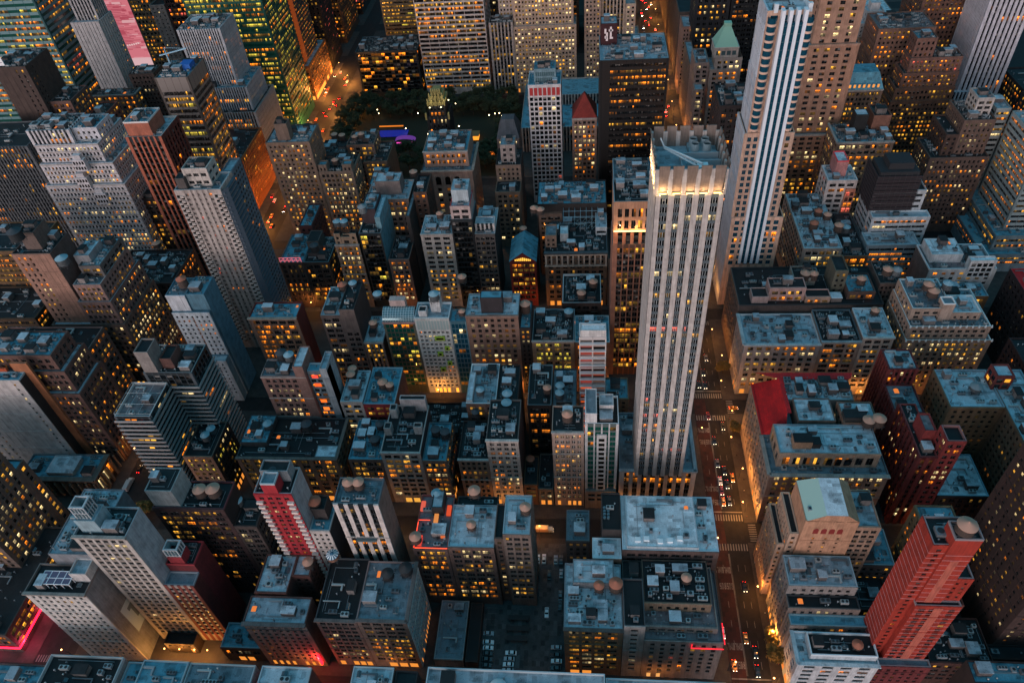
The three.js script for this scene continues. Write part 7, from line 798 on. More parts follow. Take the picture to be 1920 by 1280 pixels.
// traffic on the avenue, read down from the far end
const road5 = [
  ['suv', 'black', 72.5, -142, S, 'black car with white headlights rolling south beside the taxi near the bottom stop line'], ['car', 'yellow', 69.4, -148, S, 'yellow taxi in the lane beside the dark cars near the bottom crossing'], ['car', 'yellow', 62.9, -136, S, 'yellow taxi on the bus lane at the bottom stop line'], ['suv', 'white', 59.9, -150, S, 'white van like car at the western kerb beside the corner block'],
  ['suv', 'black', 72.2, -134, S, 'black car at the bottom stop line in the middle lane'], ['car', 'black', 72.6, -172, S, 'lone black car between the two lower crossings'],
  ['car', 'yellow', 69.0, -217.5, S, 'yellow taxi first in line at the 36th street stop line'], ['suv', 'grey', 72.0, -218, S, 'grey car second lane at the 36th street stop line'], ['car', 'red', 69.0, -224, S, 'red car second in line above the 36th street crossing'], ['car', 'white', 69.0, -230, S, 'white car third in line with glowing red lamps above 36th street'], ['suv', 'black', 72.2, -228, S, 'black car stopped beside the third car above 36th street'], ['suv', 'yellow', 75.4, -232, S, 'yellow taxi waiting by the eastern kerb above 36th street'], ['suv', 'black', 72.0, -236.5, S, 'black car fourth in the middle lane above 36th street'], ['suv', 'grey', 69.0, -241, S, 'grey car alone ahead of the queue beside the tower podium'], ['suv', 'black', 69.2, -256, S, 'black car passing the tower podium with red lamps on'],
  ['car', 'yellow', 82.5, -279, 0, 'yellow taxi turning across the 37th street crossing'], ['car', 'red', 68.0, -273, S, 'dark red car on the lower 37th street crossing'], ['suv', 'black', 75.0, -266, S, 'black car just south of the 37th street crossing'],
  ['suv', 'black', 65.5, -296.5, S, 'black car waiting at the 37th street stop line near the bus lane'], ['suv', 'black', 69.0, -296, S, 'black car waiting second from the bus lane at 37th street'], ['car', 'black', 69.0, -306, S, 'black car with pale headlights approaching 37th street'], ['car', 'black', 67.8, -328, S, 'black car with red lamps farther up between 37th and 38th street'], ['car', 'grey', 72.0, -318, S, 'grey car between 37th and 38th street in the middle lane'],
];
for (const [k, c, x, z, t, l] of road5) car(k, c, x, z, t, l, 'cars on the avenue', true);
for (let k = 0; k < 84; k++) { const x = pick([63, 66, 69, 72, 75]), z = -560 - k * 6.6 - rnd() * 4; car(pick(['car', 'suv']), pick(['black', 'grey', 'white', 'yellow']), x, z, rnd() < 0.6 ? N : S, 'distant car in the bright stream of avenue traffic at the top edge', 'cars in the far avenue traffic', true, 0.005, 5); }
for (const [i, [c, x, z, t]] of [['white', -244, -150, N], ['black', -238, -180, S], ['white', -241, -208, N], ['red', -236, -228, S], ['black', -246, -232, N]].entries()) car('car', c, x, z, t, ['white car just past the corner with the red neon band', 'black car on the western avenue behind the brown slab', 'white car on the western avenue beside the bank', 'red car on the western avenue by the balcony tower', 'black car on the western avenue beside the bank columns'][i], 'cars on the western avenue', true);
for (let k = 0; k < 44; k++) car(pick(['car', 'suv']), pick(['black', 'grey', 'white', 'yellow', 'red']), pick([-252, -248, -244, -240, -236]), -425 - k * 7, rnd() < 0.7 ? N : S, 'car in the red lit jam on the avenue west of the park', 'cars on the avenue beside the park', true, 0.005, 3);
// the parking lot: rows along the walls and on the decks
const lot = [['white', 'car', -22.5, -183.2, N, 'white car first in the short row at the back of the lot'], ['white', 'suv', -19.6, -183.4, N, 'white car second in the short row at the back of the lot'], ['silver', 'car', -14, -183, N, 'silver car third in the short row at the back of the lot'], ['grey', 'car', -11.4, -183, N, 'grey car at the east end of the short back row'], ['black', 'car', -22.4, -175, N, 'black car behind the short back row'], ['black', 'suv', -16.8, -175, N, 'black car in the middle behind the back row'], ['silver', 'car', -11.2, -176, N, 'silver car beside the low grey building'], ['blue', 'car', -22.6, -166, N, 'small blue car alone in the lot aisle'], ['white', 'car', -17.4, -156.6, S, 'white car driving down the middle of the lot aisle'], ['grey', 'suv', -11.4, -165, N, 'grey car along the wall behind the tan office'], ['black', 'car', -11.4, -160, N, 'black car along the wall behind the tan office'],
  ['silver', 'car', -12.6, -140.8, Math.PI, 'silver car topmost in the row beside the tan office'], ['black', 'suv', -12.6, -137.4, Math.PI, 'black car second in the row beside the tan office'], ['white', 'car', -12.4, -134.8, Math.PI, 'white car third in the row beside the tan office'], ['black', 'car', -12.6, -131.8, Math.PI, 'black car fourth in the row beside the tan office'], ['black', 'car', -12.6, -129.2, Math.PI, 'black car fifth in the row beside the tan office'], ['white', 'suv', -12.5, -125.2, Math.PI, 'white car lowest in the row beside the tan office'],
  ['silver', 'car', -43, -146, 0, 'silver car at the top of the western row in the lot'], ['white', 'suv', -42.8, -142, 0, 'white car second in the western row of the lot'], ['white', 'car', -42.6, -139.5, 0, 'white car third in the western row of the lot'], ['black', 'car', -42.6, -137, 0, 'black car fourth in the western row of the lot'], ['black', 'suv', -42.6, -134.4, 0, 'black car fifth in the western row of the lot'], ['black', 'car', -42.6, -131.8, 0, 'black car sixth in the western row of the lot'], ['grey', 'car', -42.6, -128.8, 0, 'grey car lowest in the western row of the lot'],
  ['white', 'suv', -32.4, -137.6, Math.PI, 'white car first on the middle lift deck'], ['silver', 'car', -33, -135, Math.PI, 'silver car second on the middle lift deck'], ['white', 'car', -33.2, -132.6, Math.PI, 'white car third on the middle lift deck'], ['silver', 'suv', -33.2, -130, Math.PI, 'silver car fourth on the middle lift deck'], ['white', 'suv', -37, -124.6, S, 'white car parked nose out at the lot exit'], ['silver', 'car', -32, -126, Math.PI, 'silver car beside the nose out white car'], ['grey', 'car', -26, -126, Math.PI, 'grey car at the foot of the lot beside the aisle'], ['white', 'car', -25.6, -123.4, Math.PI, 'white car at the bottom edge of the lot'], ['black', 'suv', -21.6, -125, S, 'black car standing in the lot aisle by the street']];
for (const [c, k, x, z, t, l] of lot) car(k, c, x, z, t, l, 'cars in the parking lot', false, 0.165);
{ const t = thing('car_lift', 'dark steel lift decks between the parked car rows', 'car lift', -30, 0.16, -140); for (const [z, w] of [[-3.5, 9], [-8, 10], [-13, 9]]) { const g = new GB(); g.box(-w / 2, w / 2, 2.2, 2.45, z - 1.1, z + 1.1); for (const sx of [-1, 1]) for (const sz of [-1, 1]) g.box(sx * w * 0.46 - 0.12, sx * w * 0.46 + 0.12, 0, 2.2, z + sz - 0.1, z + sz + 0.1, 'D'); g.mesh('deck', flatM('#2c2d2e'), t); } }
{ const t = thing('booth', 'small tan roofed attendant booth among the parked cars', 'booth', -27.5, 0.16, -128.5); const g = new GB(); g.box(-2, 2, 0, 2.8, -1.4, 1.4, 'D'); g.mesh('wall', flatM('#7d6a5a'), t); const r = new GB(); r.box(-2.3, 2.3, 2.8, 3, -1.7, 1.7); r.mesh('roof', flatM('#3a3d3f'), t); const w = new GB(); w.box(-1.4, 1.4, 1.1, 2.2, 1.4, 1.44, 'N'); w.mesh('window', PANE.dim, t); }
function truck(x, z, turn, box, label) { const t = thing('box_truck', label, 'truck', x, 0.005, z); t.rotation.y = turn; const g = new GB(); g.box(-4, 2, 0.9, 3.6, -1.2, 1.2); g.mesh('cargo_box', flatM(box, 0.6), t); const c = new GB(); c.box(2.1, 4, 0.6, 2.5, -1.1, 1.1).box(3.99, 4.5, 0.6, 1.5, -1.05, 1.05); c.mesh('cab', flatM('#c9c4bb', 0.4), t); const w = new GB(); w.box(4, 4.04, 1.6, 2.35, -0.95, 0.95, 'W'); w.mesh('windscreen', flatM('#11171b', 0.1), t); for (const [wx, wz] of [[3.2, 1], [3.2, -1], [-2.6, 1], [-2.6, -1]]) { const q = new THREE.Mesh(wheelG, flatM('#0c0d0e', 0.8)); q.name = 'wheel'; q.scale.setScalar(1.4); q.position.set(wx, 0.46, wz); t.add(q); } for (const s of [-0.8, 0.8]) { const q = new THREE.Mesh(lampG, glowM('#ffd8a0', 4)); q.name = 'headlight'; q.position.set(4.55, 1, s); t.add(q); } return t; }
truck(-20, -199, 0, '#d9b48a', 'cream box truck on 36th street beside the lot'); truck(-247, -221, N, '#a9aeb0', 'pale box truck on the western avenue beside the bank'); truck(-62, -203, 0, '#c07a3a', 'orange lit box truck at the mouth of the deep light well');

// ---------- street lamps: each a pole with a glowing head and its own light ----------
const lampHead = new THREE.SphereGeometry(0.28, 10, 8);
function streetLamp(x, z, dx, dz, power, label, group, col = [1, 0.37, 0.07]) {
  const t = thing('street_lamp', label, 'street lamp', x, 0.15, z, group); const g = new GB(); g.cyl(0, 0, 0.16, 0.08, 0, 8.4, 8).rod([0, 8.3, 0], [dx * 2, 8.9, dz * 2], 0.07, 5); g.mesh('pole', flatM('#2a2c2d'), t);
  const h = new THREE.Mesh(lampHead, glowM('#ffb060', 12)); h.name = 'lamp_head'; h.position.set(dx * 2.1, 8.8, dz * 2.1); h.scale.set(1.3, 0.7, 1.3); t.add(h);
  const L = new THREE.PointLight(new THREE.Color(...col), power, 70, 2); L.position.set(0, -0.45, 0); L.castShadow = true; L.shadow.radius = 8; h.add(L); return t;
}
for (const [i, z] of [-128, -148, -168, -186, -212, -232, -252, -270, -292, -312, -334, -372, -396, -420].entries()) { streetLamp(78.6, z, i % 2 ? 0.4 : -1, 0, (i % 3 === 1 ? 460 : 230) * (z > -240 ? 1.7 : 1), 'street lamp on the eastern pavement of the avenue', 'lamps on the eastern avenue pavement'); if (i % 3 === 0) streetLamp(60, z - 6, 1, 0, 150, 'street lamp on the western pavement of the avenue', 'lamps on the western avenue pavement'); }
for (let k = 0; k < 9; k++) { streetLamp(79, -540 - k * 42, -1, 0, 900, 'far street lamp along the upper avenue', 'lamps on the upper avenue'); }
for (const [zc, xs, p] of [[-119, [-190, -172, -118, -98, -82, -20, 30], 120], [-200.5, [-118, -92, -40, -22, 20, 118, 160], 230], [-280.3, [-150, -100, -84, -58, -36, -10, 14, 105, 150, 178], 300], [-357, [-180, -120, -70, -28, 130], 300], [-436, [-200, -140, -68, 0], 320], [-516, [-200, -110, -60], 320]]) for (const [i, x] of xs.entries()) streetLamp(x, zc + (i % 2 ? 6.4 : -6.2), 0, i % 2 ? -1 : 1, p, 'street lamp on a side street between the lofts', 'lamps on the side streets');
for (const [i, z] of [-128, -160, -196, -240, -290, -340, -400, -460, -500, -540, -580, -610, -640, -672, -700, -730].entries()) streetLamp(i % 2 ? -251 : -231, z, i % 2 ? 1 : -1, 0, z < -420 ? 2400 : 170, 'street lamp along the western avenue', 'lamps on the western avenue');

// ---------- park: trees round a dark lawn, and the bright screen tent ----------
function treeAt(name, label, x, z, h, r, group, leafHex, seedN) {
  const s0 = seed; seed = seedN; const t = thing(name, label, 'tree', x, 0.15, z, group);
  const tr = new GB(); tr.cyl(0, 0, 0.42, 0.24, 0, h * 0.5, 7); for (let k = 0; k < 6; k++) { const a = k * 1.05 + rnd(), l = r * rr(0.5, 0.8); tr.rod([0, h * (0.32 + 0.04 * k), 0], [Math.cos(a) * l, h * rr(0.55, 0.8), Math.sin(a) * l], 0.11, 4); } tr.mesh('trunk', flatM('#3b2f28', 0.9), t);
  const g = new GB(); const blobs = []; for (let k = 0; k < 13; k++) { const a = rnd() * 6.28, d = Math.sqrt(rnd()) * r * 0.75; blobs.push([Math.cos(a) * d, h * rr(0.5, 0.9), Math.sin(a) * d, r * rr(0.28, 0.48)]); }
  for (let k = 0; k < 1500; k++) { const b = blobs[k % blobs.length], a = rnd() * 6.283, u = rnd() * 2 - 1, q = Math.sqrt(1 - u * u), d = b[3] * (0.6 + 0.45 * rnd()), c = [b[0] + Math.cos(a) * q * d, b[1] + u * d * 0.8, b[2] + Math.sin(a) * q * d], e = () => (rnd() - 0.5) * 2.1; g.tri3([c[0] + e(), c[1] + e() * 0.6, c[2] + e()], [c[0] + e(), c[1] + e() * 0.6, c[2] + e()], [c[0] + e(), c[1] + e() * 0.6, c[2] + e()]); }
  g.mesh('crown', mat('leaf ' + leafHex, () => new THREE.MeshStandardMaterial({ color: leafHex, roughness: 0.9, side: THREE.DoubleSide })), t); seed = s0; return t;
}
const protoTree = [0, 1, 2].map((k) => treeAt('park_tree', 'dark leafy park tree standing in the rows round the lawn', -200 + k * 12, -640, 15, 6.6, 'trees round the park lawn', ['#3a4128', '#333d27', '#42442a'][k], 100 + k));
{ let k = 0; const put = (x, z) => { const m = protoTree[k % 3].clone(); m.name = numbered('park_tree'); m.position.set(x + rr(-2, 2), 0.15, z + rr(-2, 2)); m.rotation.y = rnd() * 6.28; m.scale.setScalar(rr(0.85, 1.15)); scene.add(m); k++; };
  for (let x = -214; x < -58; x += 11.5) { for (const z of [-648, -637, -626]) put(x, z); } for (let x = -214; x < -58; x += 12) for (const z of [-545, -534, -556]) if (x < -185 || x > -100 || z > -540) put(x, z); for (let z = -566; z > -618; z -= 12) for (const x of [-216, -206, -70, -60]) put(x, z); for (const [x, z] of [[-170, -558], [-158, -552], [-146, -557], [-135, -551], [-182, -560]]) put(x, z); protoTree[0].position.set(-219, 0.15, -616); protoTree[1].position.set(-212, 0.15, -560); protoTree[2].position.set(-66, 0.15, -548); }
{ const g = new GB(); g.box(-222, -56, 0.15, 0.2, -644, -524, 'D'); const m = g.mesh('x', flatM('#1c2416', 0.95), null); m.userData.kind = 'structure'; structure(m, 'lawn'); }
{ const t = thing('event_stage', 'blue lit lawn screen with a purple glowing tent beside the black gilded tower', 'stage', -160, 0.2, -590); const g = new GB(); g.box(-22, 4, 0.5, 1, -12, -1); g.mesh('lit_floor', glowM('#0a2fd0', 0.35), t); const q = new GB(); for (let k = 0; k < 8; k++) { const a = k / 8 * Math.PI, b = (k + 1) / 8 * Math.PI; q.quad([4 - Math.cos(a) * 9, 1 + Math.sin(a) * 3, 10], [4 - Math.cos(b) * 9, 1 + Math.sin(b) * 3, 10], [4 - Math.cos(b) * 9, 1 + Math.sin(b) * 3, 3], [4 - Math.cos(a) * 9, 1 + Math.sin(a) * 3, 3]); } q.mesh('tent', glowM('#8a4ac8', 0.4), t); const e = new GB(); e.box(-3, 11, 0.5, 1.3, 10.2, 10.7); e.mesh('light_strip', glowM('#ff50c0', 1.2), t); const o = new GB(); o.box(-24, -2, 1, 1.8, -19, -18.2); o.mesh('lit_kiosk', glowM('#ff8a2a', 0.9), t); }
for (const [i, [x, z, c]] of [[-96, -586, '#ff9a30'], [-74, -560, '#ff7a20'], [-128, -604, '#ff8a2a']].entries()) { const t = thing('kiosk', ['orange lit glass kiosk behind the black gilded tower', 'small orange lit kiosk near the slate mansard', 'orange lit food stall on the lawn edge'][i], 'kiosk', x, 0.2, z); const g = new GB(); g.box(-5, 5, 0, 4, -4, 4, 'D'); g.mesh('lit_wall', glowM(c, 1.4), t); const r = new GB(); r.box(-5.6, 5.6, 4, 4.4, -4.6, 4.6); r.mesh('roof', flatM('#8a6a44'), t); }
for (let k = 0; k < 30; k++) { const x = rr(-210, -62), z = rr(-646, -532); const t = thing('park_lantern', 'small white globe lantern glowing among the park trees', 'lantern', x, 0.15, z, 'lanterns among the park trees'); const g = new GB(); g.cyl(0, 0, 0.1, 0.07, 0, 4, 6); g.mesh('post', flatM('#222'), t); const h = new THREE.Mesh(lampHead, glowM('#ffe0a8', 14)); h.name = 'globe'; h.position.y = 4.2; h.scale.setScalar(1.5); t.add(h); }
const st1 = treeAt('street_tree', 'orange lit street tree on the eastern avenue pavement by the white corner office', 79.8, -140, 9, 4.2, undefined, '#6b5a2c', 301);
for (const [i, [x, z, s]] of [[80, -147.5, 0.9], [80, -262, 0.8], [80, -306, 0.9], [-228.5, -150, 0.8], [-229, -205, 0.9]].entries()) { const m = st1.clone(); m.name = numbered('street_tree'); m.position.set(x, 0.15, z); m.scale.setScalar(s); m.rotation.y = i * 1.7; m.userData = { ...m.userData, label: ['street tree a step up the avenue from the lit pavement tree', 'small street tree by the 37th street corner of the eastern pavement', 'street tree before the corniced white corner block', 'street tree beside the white slab hotel on the western avenue', 'street tree at the corner by the balcony tower'][i] }; scene.add(m); }

// ---------- water tanks on the roofs ----------
waterTank(-159.1, -169.0, 70, 2.6, 3.6, 'tan', 'tan lidded tank standing west in the pair on the dark brick block', 2.2, '#57483f');
waterTank(-153.4, -169.3, 70, 2.8, 3.8, 'tan', 'tan lidded tank beside its twin near the red rim of the dark brick block', 2.2, '#57483f');
waterTank(-189.3, -229.4, 35, 2.2, 3.2, 'blue', 'blue lidded tank farther back on the small tan loft', 2.2, '#5a6163');
waterTank(-190.7, -225.1, 35, 2.2, 3.4, 'blue', 'blue lidded tank nearer the street on the small tan loft', 2.2, '#5a6163');
waterTank(-148.7, -172.9, 57, 2.2, 3, 'blue', 'blue lidded tank on the dark terrace wing above the orange lit balcony', 2.2, '#5a6163');
waterTank(-122.9, -168.3, 85, 2.6, 3.2, 'dark', 'dark conical tank on the red and white fronted tower', 2.2, '#33393b');
waterTank(-112.0, -169.3, 63, 2.6, 3, 'rust', 'rusty round tank in the hut of the small white block', 2.2, '#57483f');
waterTank(-93.9, -168.3, 78, 2.2, 3.4, 'tan', 'tan lidded tank nearer the side street on the white hotel with black bands', 2.2, '#57483f');
waterTank(-89.8, -168.5, 78, 2.2, 3.4, 'tan', 'tan lidded tank nearer the brown wall on the white hotel with black bands', 2.2, '#57483f');
waterTank(-116.9, -154.3, 40, 2.2, 3, 'tan', 'tan topped tank on the brick block with the light well', 2.2, '#57483f');
waterTank(-105.0, -154.8, 46, 2.4, 2.4, 'tan', 'blue and white striped cone tank on the black roofed loft', 2.2, '#a0725c', '#2f5f78');
waterTank(-80.8, -148.5, 43, 2.4, 3, '#24282a', 'black domed tank on the pyramid skylight loft', 2.2, '#2c3032');
waterTank(-73.6, -150.9, 43, 2.6, 3.4, '#24282a', 'larger black domed tank near the pale side wall of the skylight loft', 2.2, '#2c3032');
waterTank(-71.1, -163.7, 46, 2.4, 3.4, 'tan', 'tan lidded tank at the corner of the red lit roof bar', 2.2, '#57483f');
waterTank(-47.6, -168.7, 49, 2, 2.6, 'tan', 'tan lidded tank on long struts in the middle of the bare pale roof', 2.2, '#57483f');
waterTank(-64.9, -184.8, 47, 2.2, 3.4, 'blue', 'pale blue lidded tank at the back of the red lit roof bar', 2.2, '#5a6163');
waterTank(-47.9, -184.7, 50, 2.6, 3, 'tan', 'tan lidded tank on the black hut behind the bare pale roof', 2.2, '#57483f');
waterTank(-24.3, -170.6, 59, 2.2, 3.6, 'tan', 'tan lidded tank on the grey loft over the parking lot', 2.2, '#57483f');
waterTank(5.5, -145.8, 43, 2.0, 3.2, 'rust', 'smaller rust lidded tank on the tan brick office', 2.2, '#57483f');
waterTank(12.1, -146.3, 43, 2.6, 4.2, 'rust', 'bigger rust lidded tank on the tan brick office', 2.2, '#57483f');
waterTank(40.2, -151.0, 42, 2, 2.6, 'tan', 'tan lidded tank on the black penthouse roof of the corner block', 2.2, '#57483f');
waterTank(119.2, -136.0, 107, 2.9, 3.4, 'tan', 'big tan lidded tank crowning the red brick ruled tower', 2.2, '#57483f');
waterTank(105.0, -133.0, 28, 2, 1.6, 'rust', 'rust lidded tank on the white corner office', 2.2, '#57483f');
waterTank(128.3, -227.3, 48, 2.6, 3.4, 'tan', 'tan lidded tank nearer the avenue on the arched penthouse roof', 2.2, '#57483f');
waterTank(132.8, -227.7, 48, 2.8, 4, 'tan', 'second tan lidded tank farther east on the arched penthouse roof', 2.2, '#57483f');
waterTank(181.9, -248.2, 49, 2.6, 2, 'grey', 'squat teal covered tank on the court apartments garden roof', 2.2, '#7a8284');
waterTank(-7.9, -220.6, 58, 2.4, 4, 'tan', 'tan lidded tank on the beige loft beside the white infill', 2.2, '#57483f');
waterTank(-8.2, -232.1, 49, 2.2, 3.6, 'tan', 'tan lidded tank just behind the beige loft roof', 2.2, '#57483f');
waterTank(-18.6, -250.2, 44, 2, 3, 'tan', 'tan lidded tank on the plain black roof loft', 2.2, '#57483f');
waterTank(-12.4, -254.4, 41, 2.2, 3, 'blue', 'teal lidded tank farther back beside the curved duct', 2.2, '#5a6163');
waterTank(-12.5, -249.6, 41, 2.2, 3, 'blue', 'teal lidded tank nearer the street beside the curved duct', 2.2, '#5a6163');
waterTank(-27.3, -227.3, 16, 2, 3, 'rust', 'rusty tank sunk in the dark gap between lofts', 2.2, '#57483f');
waterTank(-120.5, -261.8, 45, 2.2, 3.4, 'tan', 'tan lidded tank farther back on the white trimmed low loft', 2.2, '#57483f');
waterTank(-120.5, -257.8, 45, 2.3, 3.4, 'tan', 'tan lidded tank nearer the street on the white trimmed low loft', 2.2, '#57483f');
waterTank(-103.4, -254.2, 43, 2.4, 3.4, 'tan', 'bigger tan lidded tank on the red fronted loft', 2.2, '#57483f');
waterTank(-99.4, -252.7, 43, 2, 3, 'tan', 'smaller tan lidded tank on the red fronted loft', 2.2, '#57483f');
waterTank(-150.4, -253.2, 65, 2.6, 4, 'dark', 'dark tank on the brick loft with the terrace tower', 2.2, '#33393b');
waterTank(-146.0, -251.7, 65, 2.4, 4, 'blue', 'teal lidded tank beside the dark one on the terrace tower loft', 2.2, '#5a6163');
waterTank(-139.1, -231.2, 37, 2.6, 3.4, 'dark', 'dark tank in the middle of the wide black roof', 2.2, '#33393b');
waterTank(-159.5, -231.4, 37, 2.2, 3, 'blue', 'blue lidded tank at the west end of the wide black roof', 2.2, '#5a6163');
waterTank(-101.8, -232.7, 36, 2.2, 3.2, 'dark', 'dark tank farther back on the bright blue roofed loft', 2.2, '#33393b');
waterTank(-102.6, -222.9, 36, 2.2, 3.2, 'dark', 'dark tank nearer the street on the bright blue roofed loft', 2.2, '#33393b');
waterTank(-73.3, -229.5, 35, 2.3, 4, 'dark', 'dark tank standing west in the pair on the low brown loft by the light well', 2.2, '#33393b');
waterTank(-68.4, -228.2, 35, 2.3, 4, 'dark', 'dark tank beside the pair on the low brown loft by the light well', 2.2, '#33393b');
waterTank(-52.0, -247.8, 45, 2, 3, 'blue', 'blue lidded tank on the white parapet roof terrace', 2.2, '#5a6163');
waterTank(-37.9, -243.4, 47, 2.4, 3.2, 'blue', 'blue lidded tank farther back on the plant crowded block', 2.2, '#5a6163');
waterTank(-37.8, -237.3, 47, 2.4, 3.4, 'blue', 'blue lidded tank nearer the street on the plant crowded block', 2.2, '#5a6163');
waterTank(-54.4, -240.3, 37, 2, 3, 'dark', 'dark tank behind the arched window loft', 2.2, '#33393b');
waterTank(-133.4, -310.0, 61, 2.4, 4, 'rust', 'rust lidded tank on the grey loft with white roof huts', 2.2, '#57483f');
waterTank(-127.9, -311.7, 61, 2.2, 3.6, 'blue', 'blue lidded tank on the grey loft with white roof huts', 2.2, '#5a6163');
waterTank(-112.9, -304.7, 61, 2.4, 1.6, 'blue', 'pale round vent tank behind the glass roofed hotel', 2.2, '#5a6163');
waterTank(-114.3, -291.2, 51, 2.2, 2.6, 'tan', 'pair tank with tan lid in the gap before the glass roofed hotel', 2.2, '#57483f');
waterTank(-78.2, -292.1, 69, 2.6, 4, 'blue', 'teal coned tank on the white hut of the green boxed hotel', 2.2, '#5a6163');
waterTank(-65.1, -293.4, 57, 1.8, 2.6, 'tan', 'small tan lidded tank beside the blue glass building', 2.2, '#57483f');
waterTank(-68.8, -324.1, 55, 2.4, 3, 'tan', 'tan lidded tank behind the black glass office', 2.2, '#57483f');
waterTank(-152.5, -374.2, 59, 2.4, 3, 'blue', 'blue lidded tank on the western turret of the tan turreted loft', 2.2, '#5a6163');
waterTank(-148.1, -374.1, 59, 2.4, 3, 'blue', 'blue lidded tank on the eastern side of the tan turreted loft', 2.2, '#5a6163');
waterTank(-134.1, -373.3, 69, 2.6, 4, 'grey', 'grey tank on the dark glazed loft with the teal side wall', 2.2, '#7a8284');
waterTank(-89.1, -382.0, 58, 2.2, 3, 'tan', 'tan lidded tank on the cluttered blue roof of the slim cream office', 2.2, '#57483f');
waterTank(-112.9, -427.6, 60, 2.6, 3, 'tan', 'tan lidded tank by the rounded end of the dark mid block building', 2.2, '#57483f');
waterTank(-168.4, -366.5, 45, 2.6, 4.6, 'dark', 'black tank on the dark loft beside the concrete tower', 2.2, '#33393b');
waterTank(-32.0, -302.5, 51, 2.8, 5.4, 'tan', 'large tan tank on the narrow dark building east of the brown office', 2.2, '#57483f');
waterTank(5.1, -333.8, 42, 2.4, 3.4, 'tan', 'tan lidded tank farther back on the white rimmed black roof', 2.2, '#57483f');
waterTank(-1.7, -324.4, 42, 2.4, 3, 'tan', 'tan lidded tank nearer the street on the white rimmed black roof', 2.2, '#57483f');
waterTank(-8.8, -310.4, 41, 2.4, 2.6, 'blue', 'teal lidded tank at the back of the beige office', 2.2, '#5a6163');
waterTank(-31.1, -390.4, 55, 2.4, 3, 'tan', 'first tan lidded tank on the block north of the store', 2.2, '#57483f');
waterTank(-27.1, -388.7, 55, 2.4, 3, 'tan', 'second tan lidded tank on the block north of the store', 2.2, '#57483f');
waterTank(-38.9, -391.4, 39, 2.2, 3, 'tan', 'tan lidded tank beside the blue slate gable', 2.2, '#57483f');
waterTank(123.2, -335.8, 44, 2.6, 4.2, 'tan', 'tan lidded tank nearer the avenue on the pink walled huts roof', 2.2, '#57483f');
waterTank(127.9, -335.8, 44, 2.4, 4, 'tan', 'tan lidded tank next to its twin above the pink walled huts', 2.2, '#57483f');
waterTank(151.6, -329.3, 46, 2.4, 3.6, 'tan', 'tan lidded tank behind the olive roof hut', 2.2, '#57483f');
waterTank(164.5, -330.8, 51, 2.6, 3.6, 'tan', 'tan lidded tank on the pale walled hut block', 2.2, '#57483f');
waterTank(169.3, -330.4, 51, 2.4, 3.4, 'grey', 'grey tank next to the tan lidded one on the hut block', 2.2, '#7a8284');
waterTank(178.4, -305.7, 57, 2.8, 3.6, 'tan', 'larger tan lidded tank on the orange brick penthouse block', 2.2, '#57483f');
waterTank(176.4, -308.7, 59, 2.6, 3.4, 'tan', 'tan lidded tank behind the larger one near the white terrace', 2.2, '#57483f');
waterTank(185.8, -309.0, 59, 2.4, 3.6, 'blue', 'blue lidded tank near the white terrace tower', 2.2, '#5a6163');
waterTank(153.4, -306.4, 44, 2.2, 2.8, 'tan', 'tan lidded tank on the cream gridded block', 2.2, '#57483f');
waterTank(152.4, -381.7, 43, 2.6, 4.4, 'tan', 'tan lidded tank behind the long blue roof', 2.2, '#57483f');
waterTank(158.6, -386.2, 39, 2.4, 3.6, 'blue', 'teal lidded tank behind the long blue roof', 2.2, '#5a6163');
waterTank(132.1, -406.1, 43, 2.2, 3.2, 'dark', 'brown tank at the far end of the long blue roof', 2.2, '#33393b');
waterTank(138.4, -384.1, 43, 2.6, 4.6, 'rust', 'tall rusty tank in the middle of the long blue roof', 2.2, '#57483f');
waterTank(143.2, -395.4, 45, 2.4, 3.4, 'rust', 'rusty lidded tank near the pink lit house', 2.2, '#57483f');
waterTank(147.7, -391.5, 45, 2.4, 3.4, 'tan', 'tan lidded tank below the pink lit house', 2.2, '#57483f');
waterTank(-279.9, -379.0, 41, 2.6, 3, 'tan', 'tan lidded tank in the dark gap below the red granite tower', 2.2, '#57483f');
waterTank(-215.2, -296.8, 76, 2.6, 5, 'rust', 'rust lidded tank nearer the edge on the slim white hotel tower', 2.2, '#57483f');
waterTank(-288.2, -292.1, 112, 3.4, 5, 'dark', 'tall dark tank on the pink brick slab', 2.2, '#33393b');
waterTank(-263.0, -283.1, 103, 3, 3.6, 'blue', 'blue lidded tank in front of the pink brick slab hut', 2.2, '#5a6163');
waterTank(-173.9, -453.7, 55, 2.4, 3, 'tan', 'tan lidded tank on the turreted loft', 2.2, '#57483f');
waterTank(-160.4, -481.8, 59, 2.4, 3.2, 'tan', 'pink lidded tank on the brown loft beside the park', 2.2, '#57483f');
waterTank(-186.7, -499.0, 50, 2.4, 3, 'tan', 'tan lidded tank on the dark loft by the park avenue', 2.2, '#57483f');
waterTank(-180.4, -497.6, 50, 2.4, 3, 'tan', 'second tan lidded tank on the dark loft by the park avenue', 2.2, '#57483f');
waterTank(-164.6, -479.2, 59, 2.2, 2.6, 'tan', 'low tan tank next to the pink one beside the park', 2.2, '#57483f');

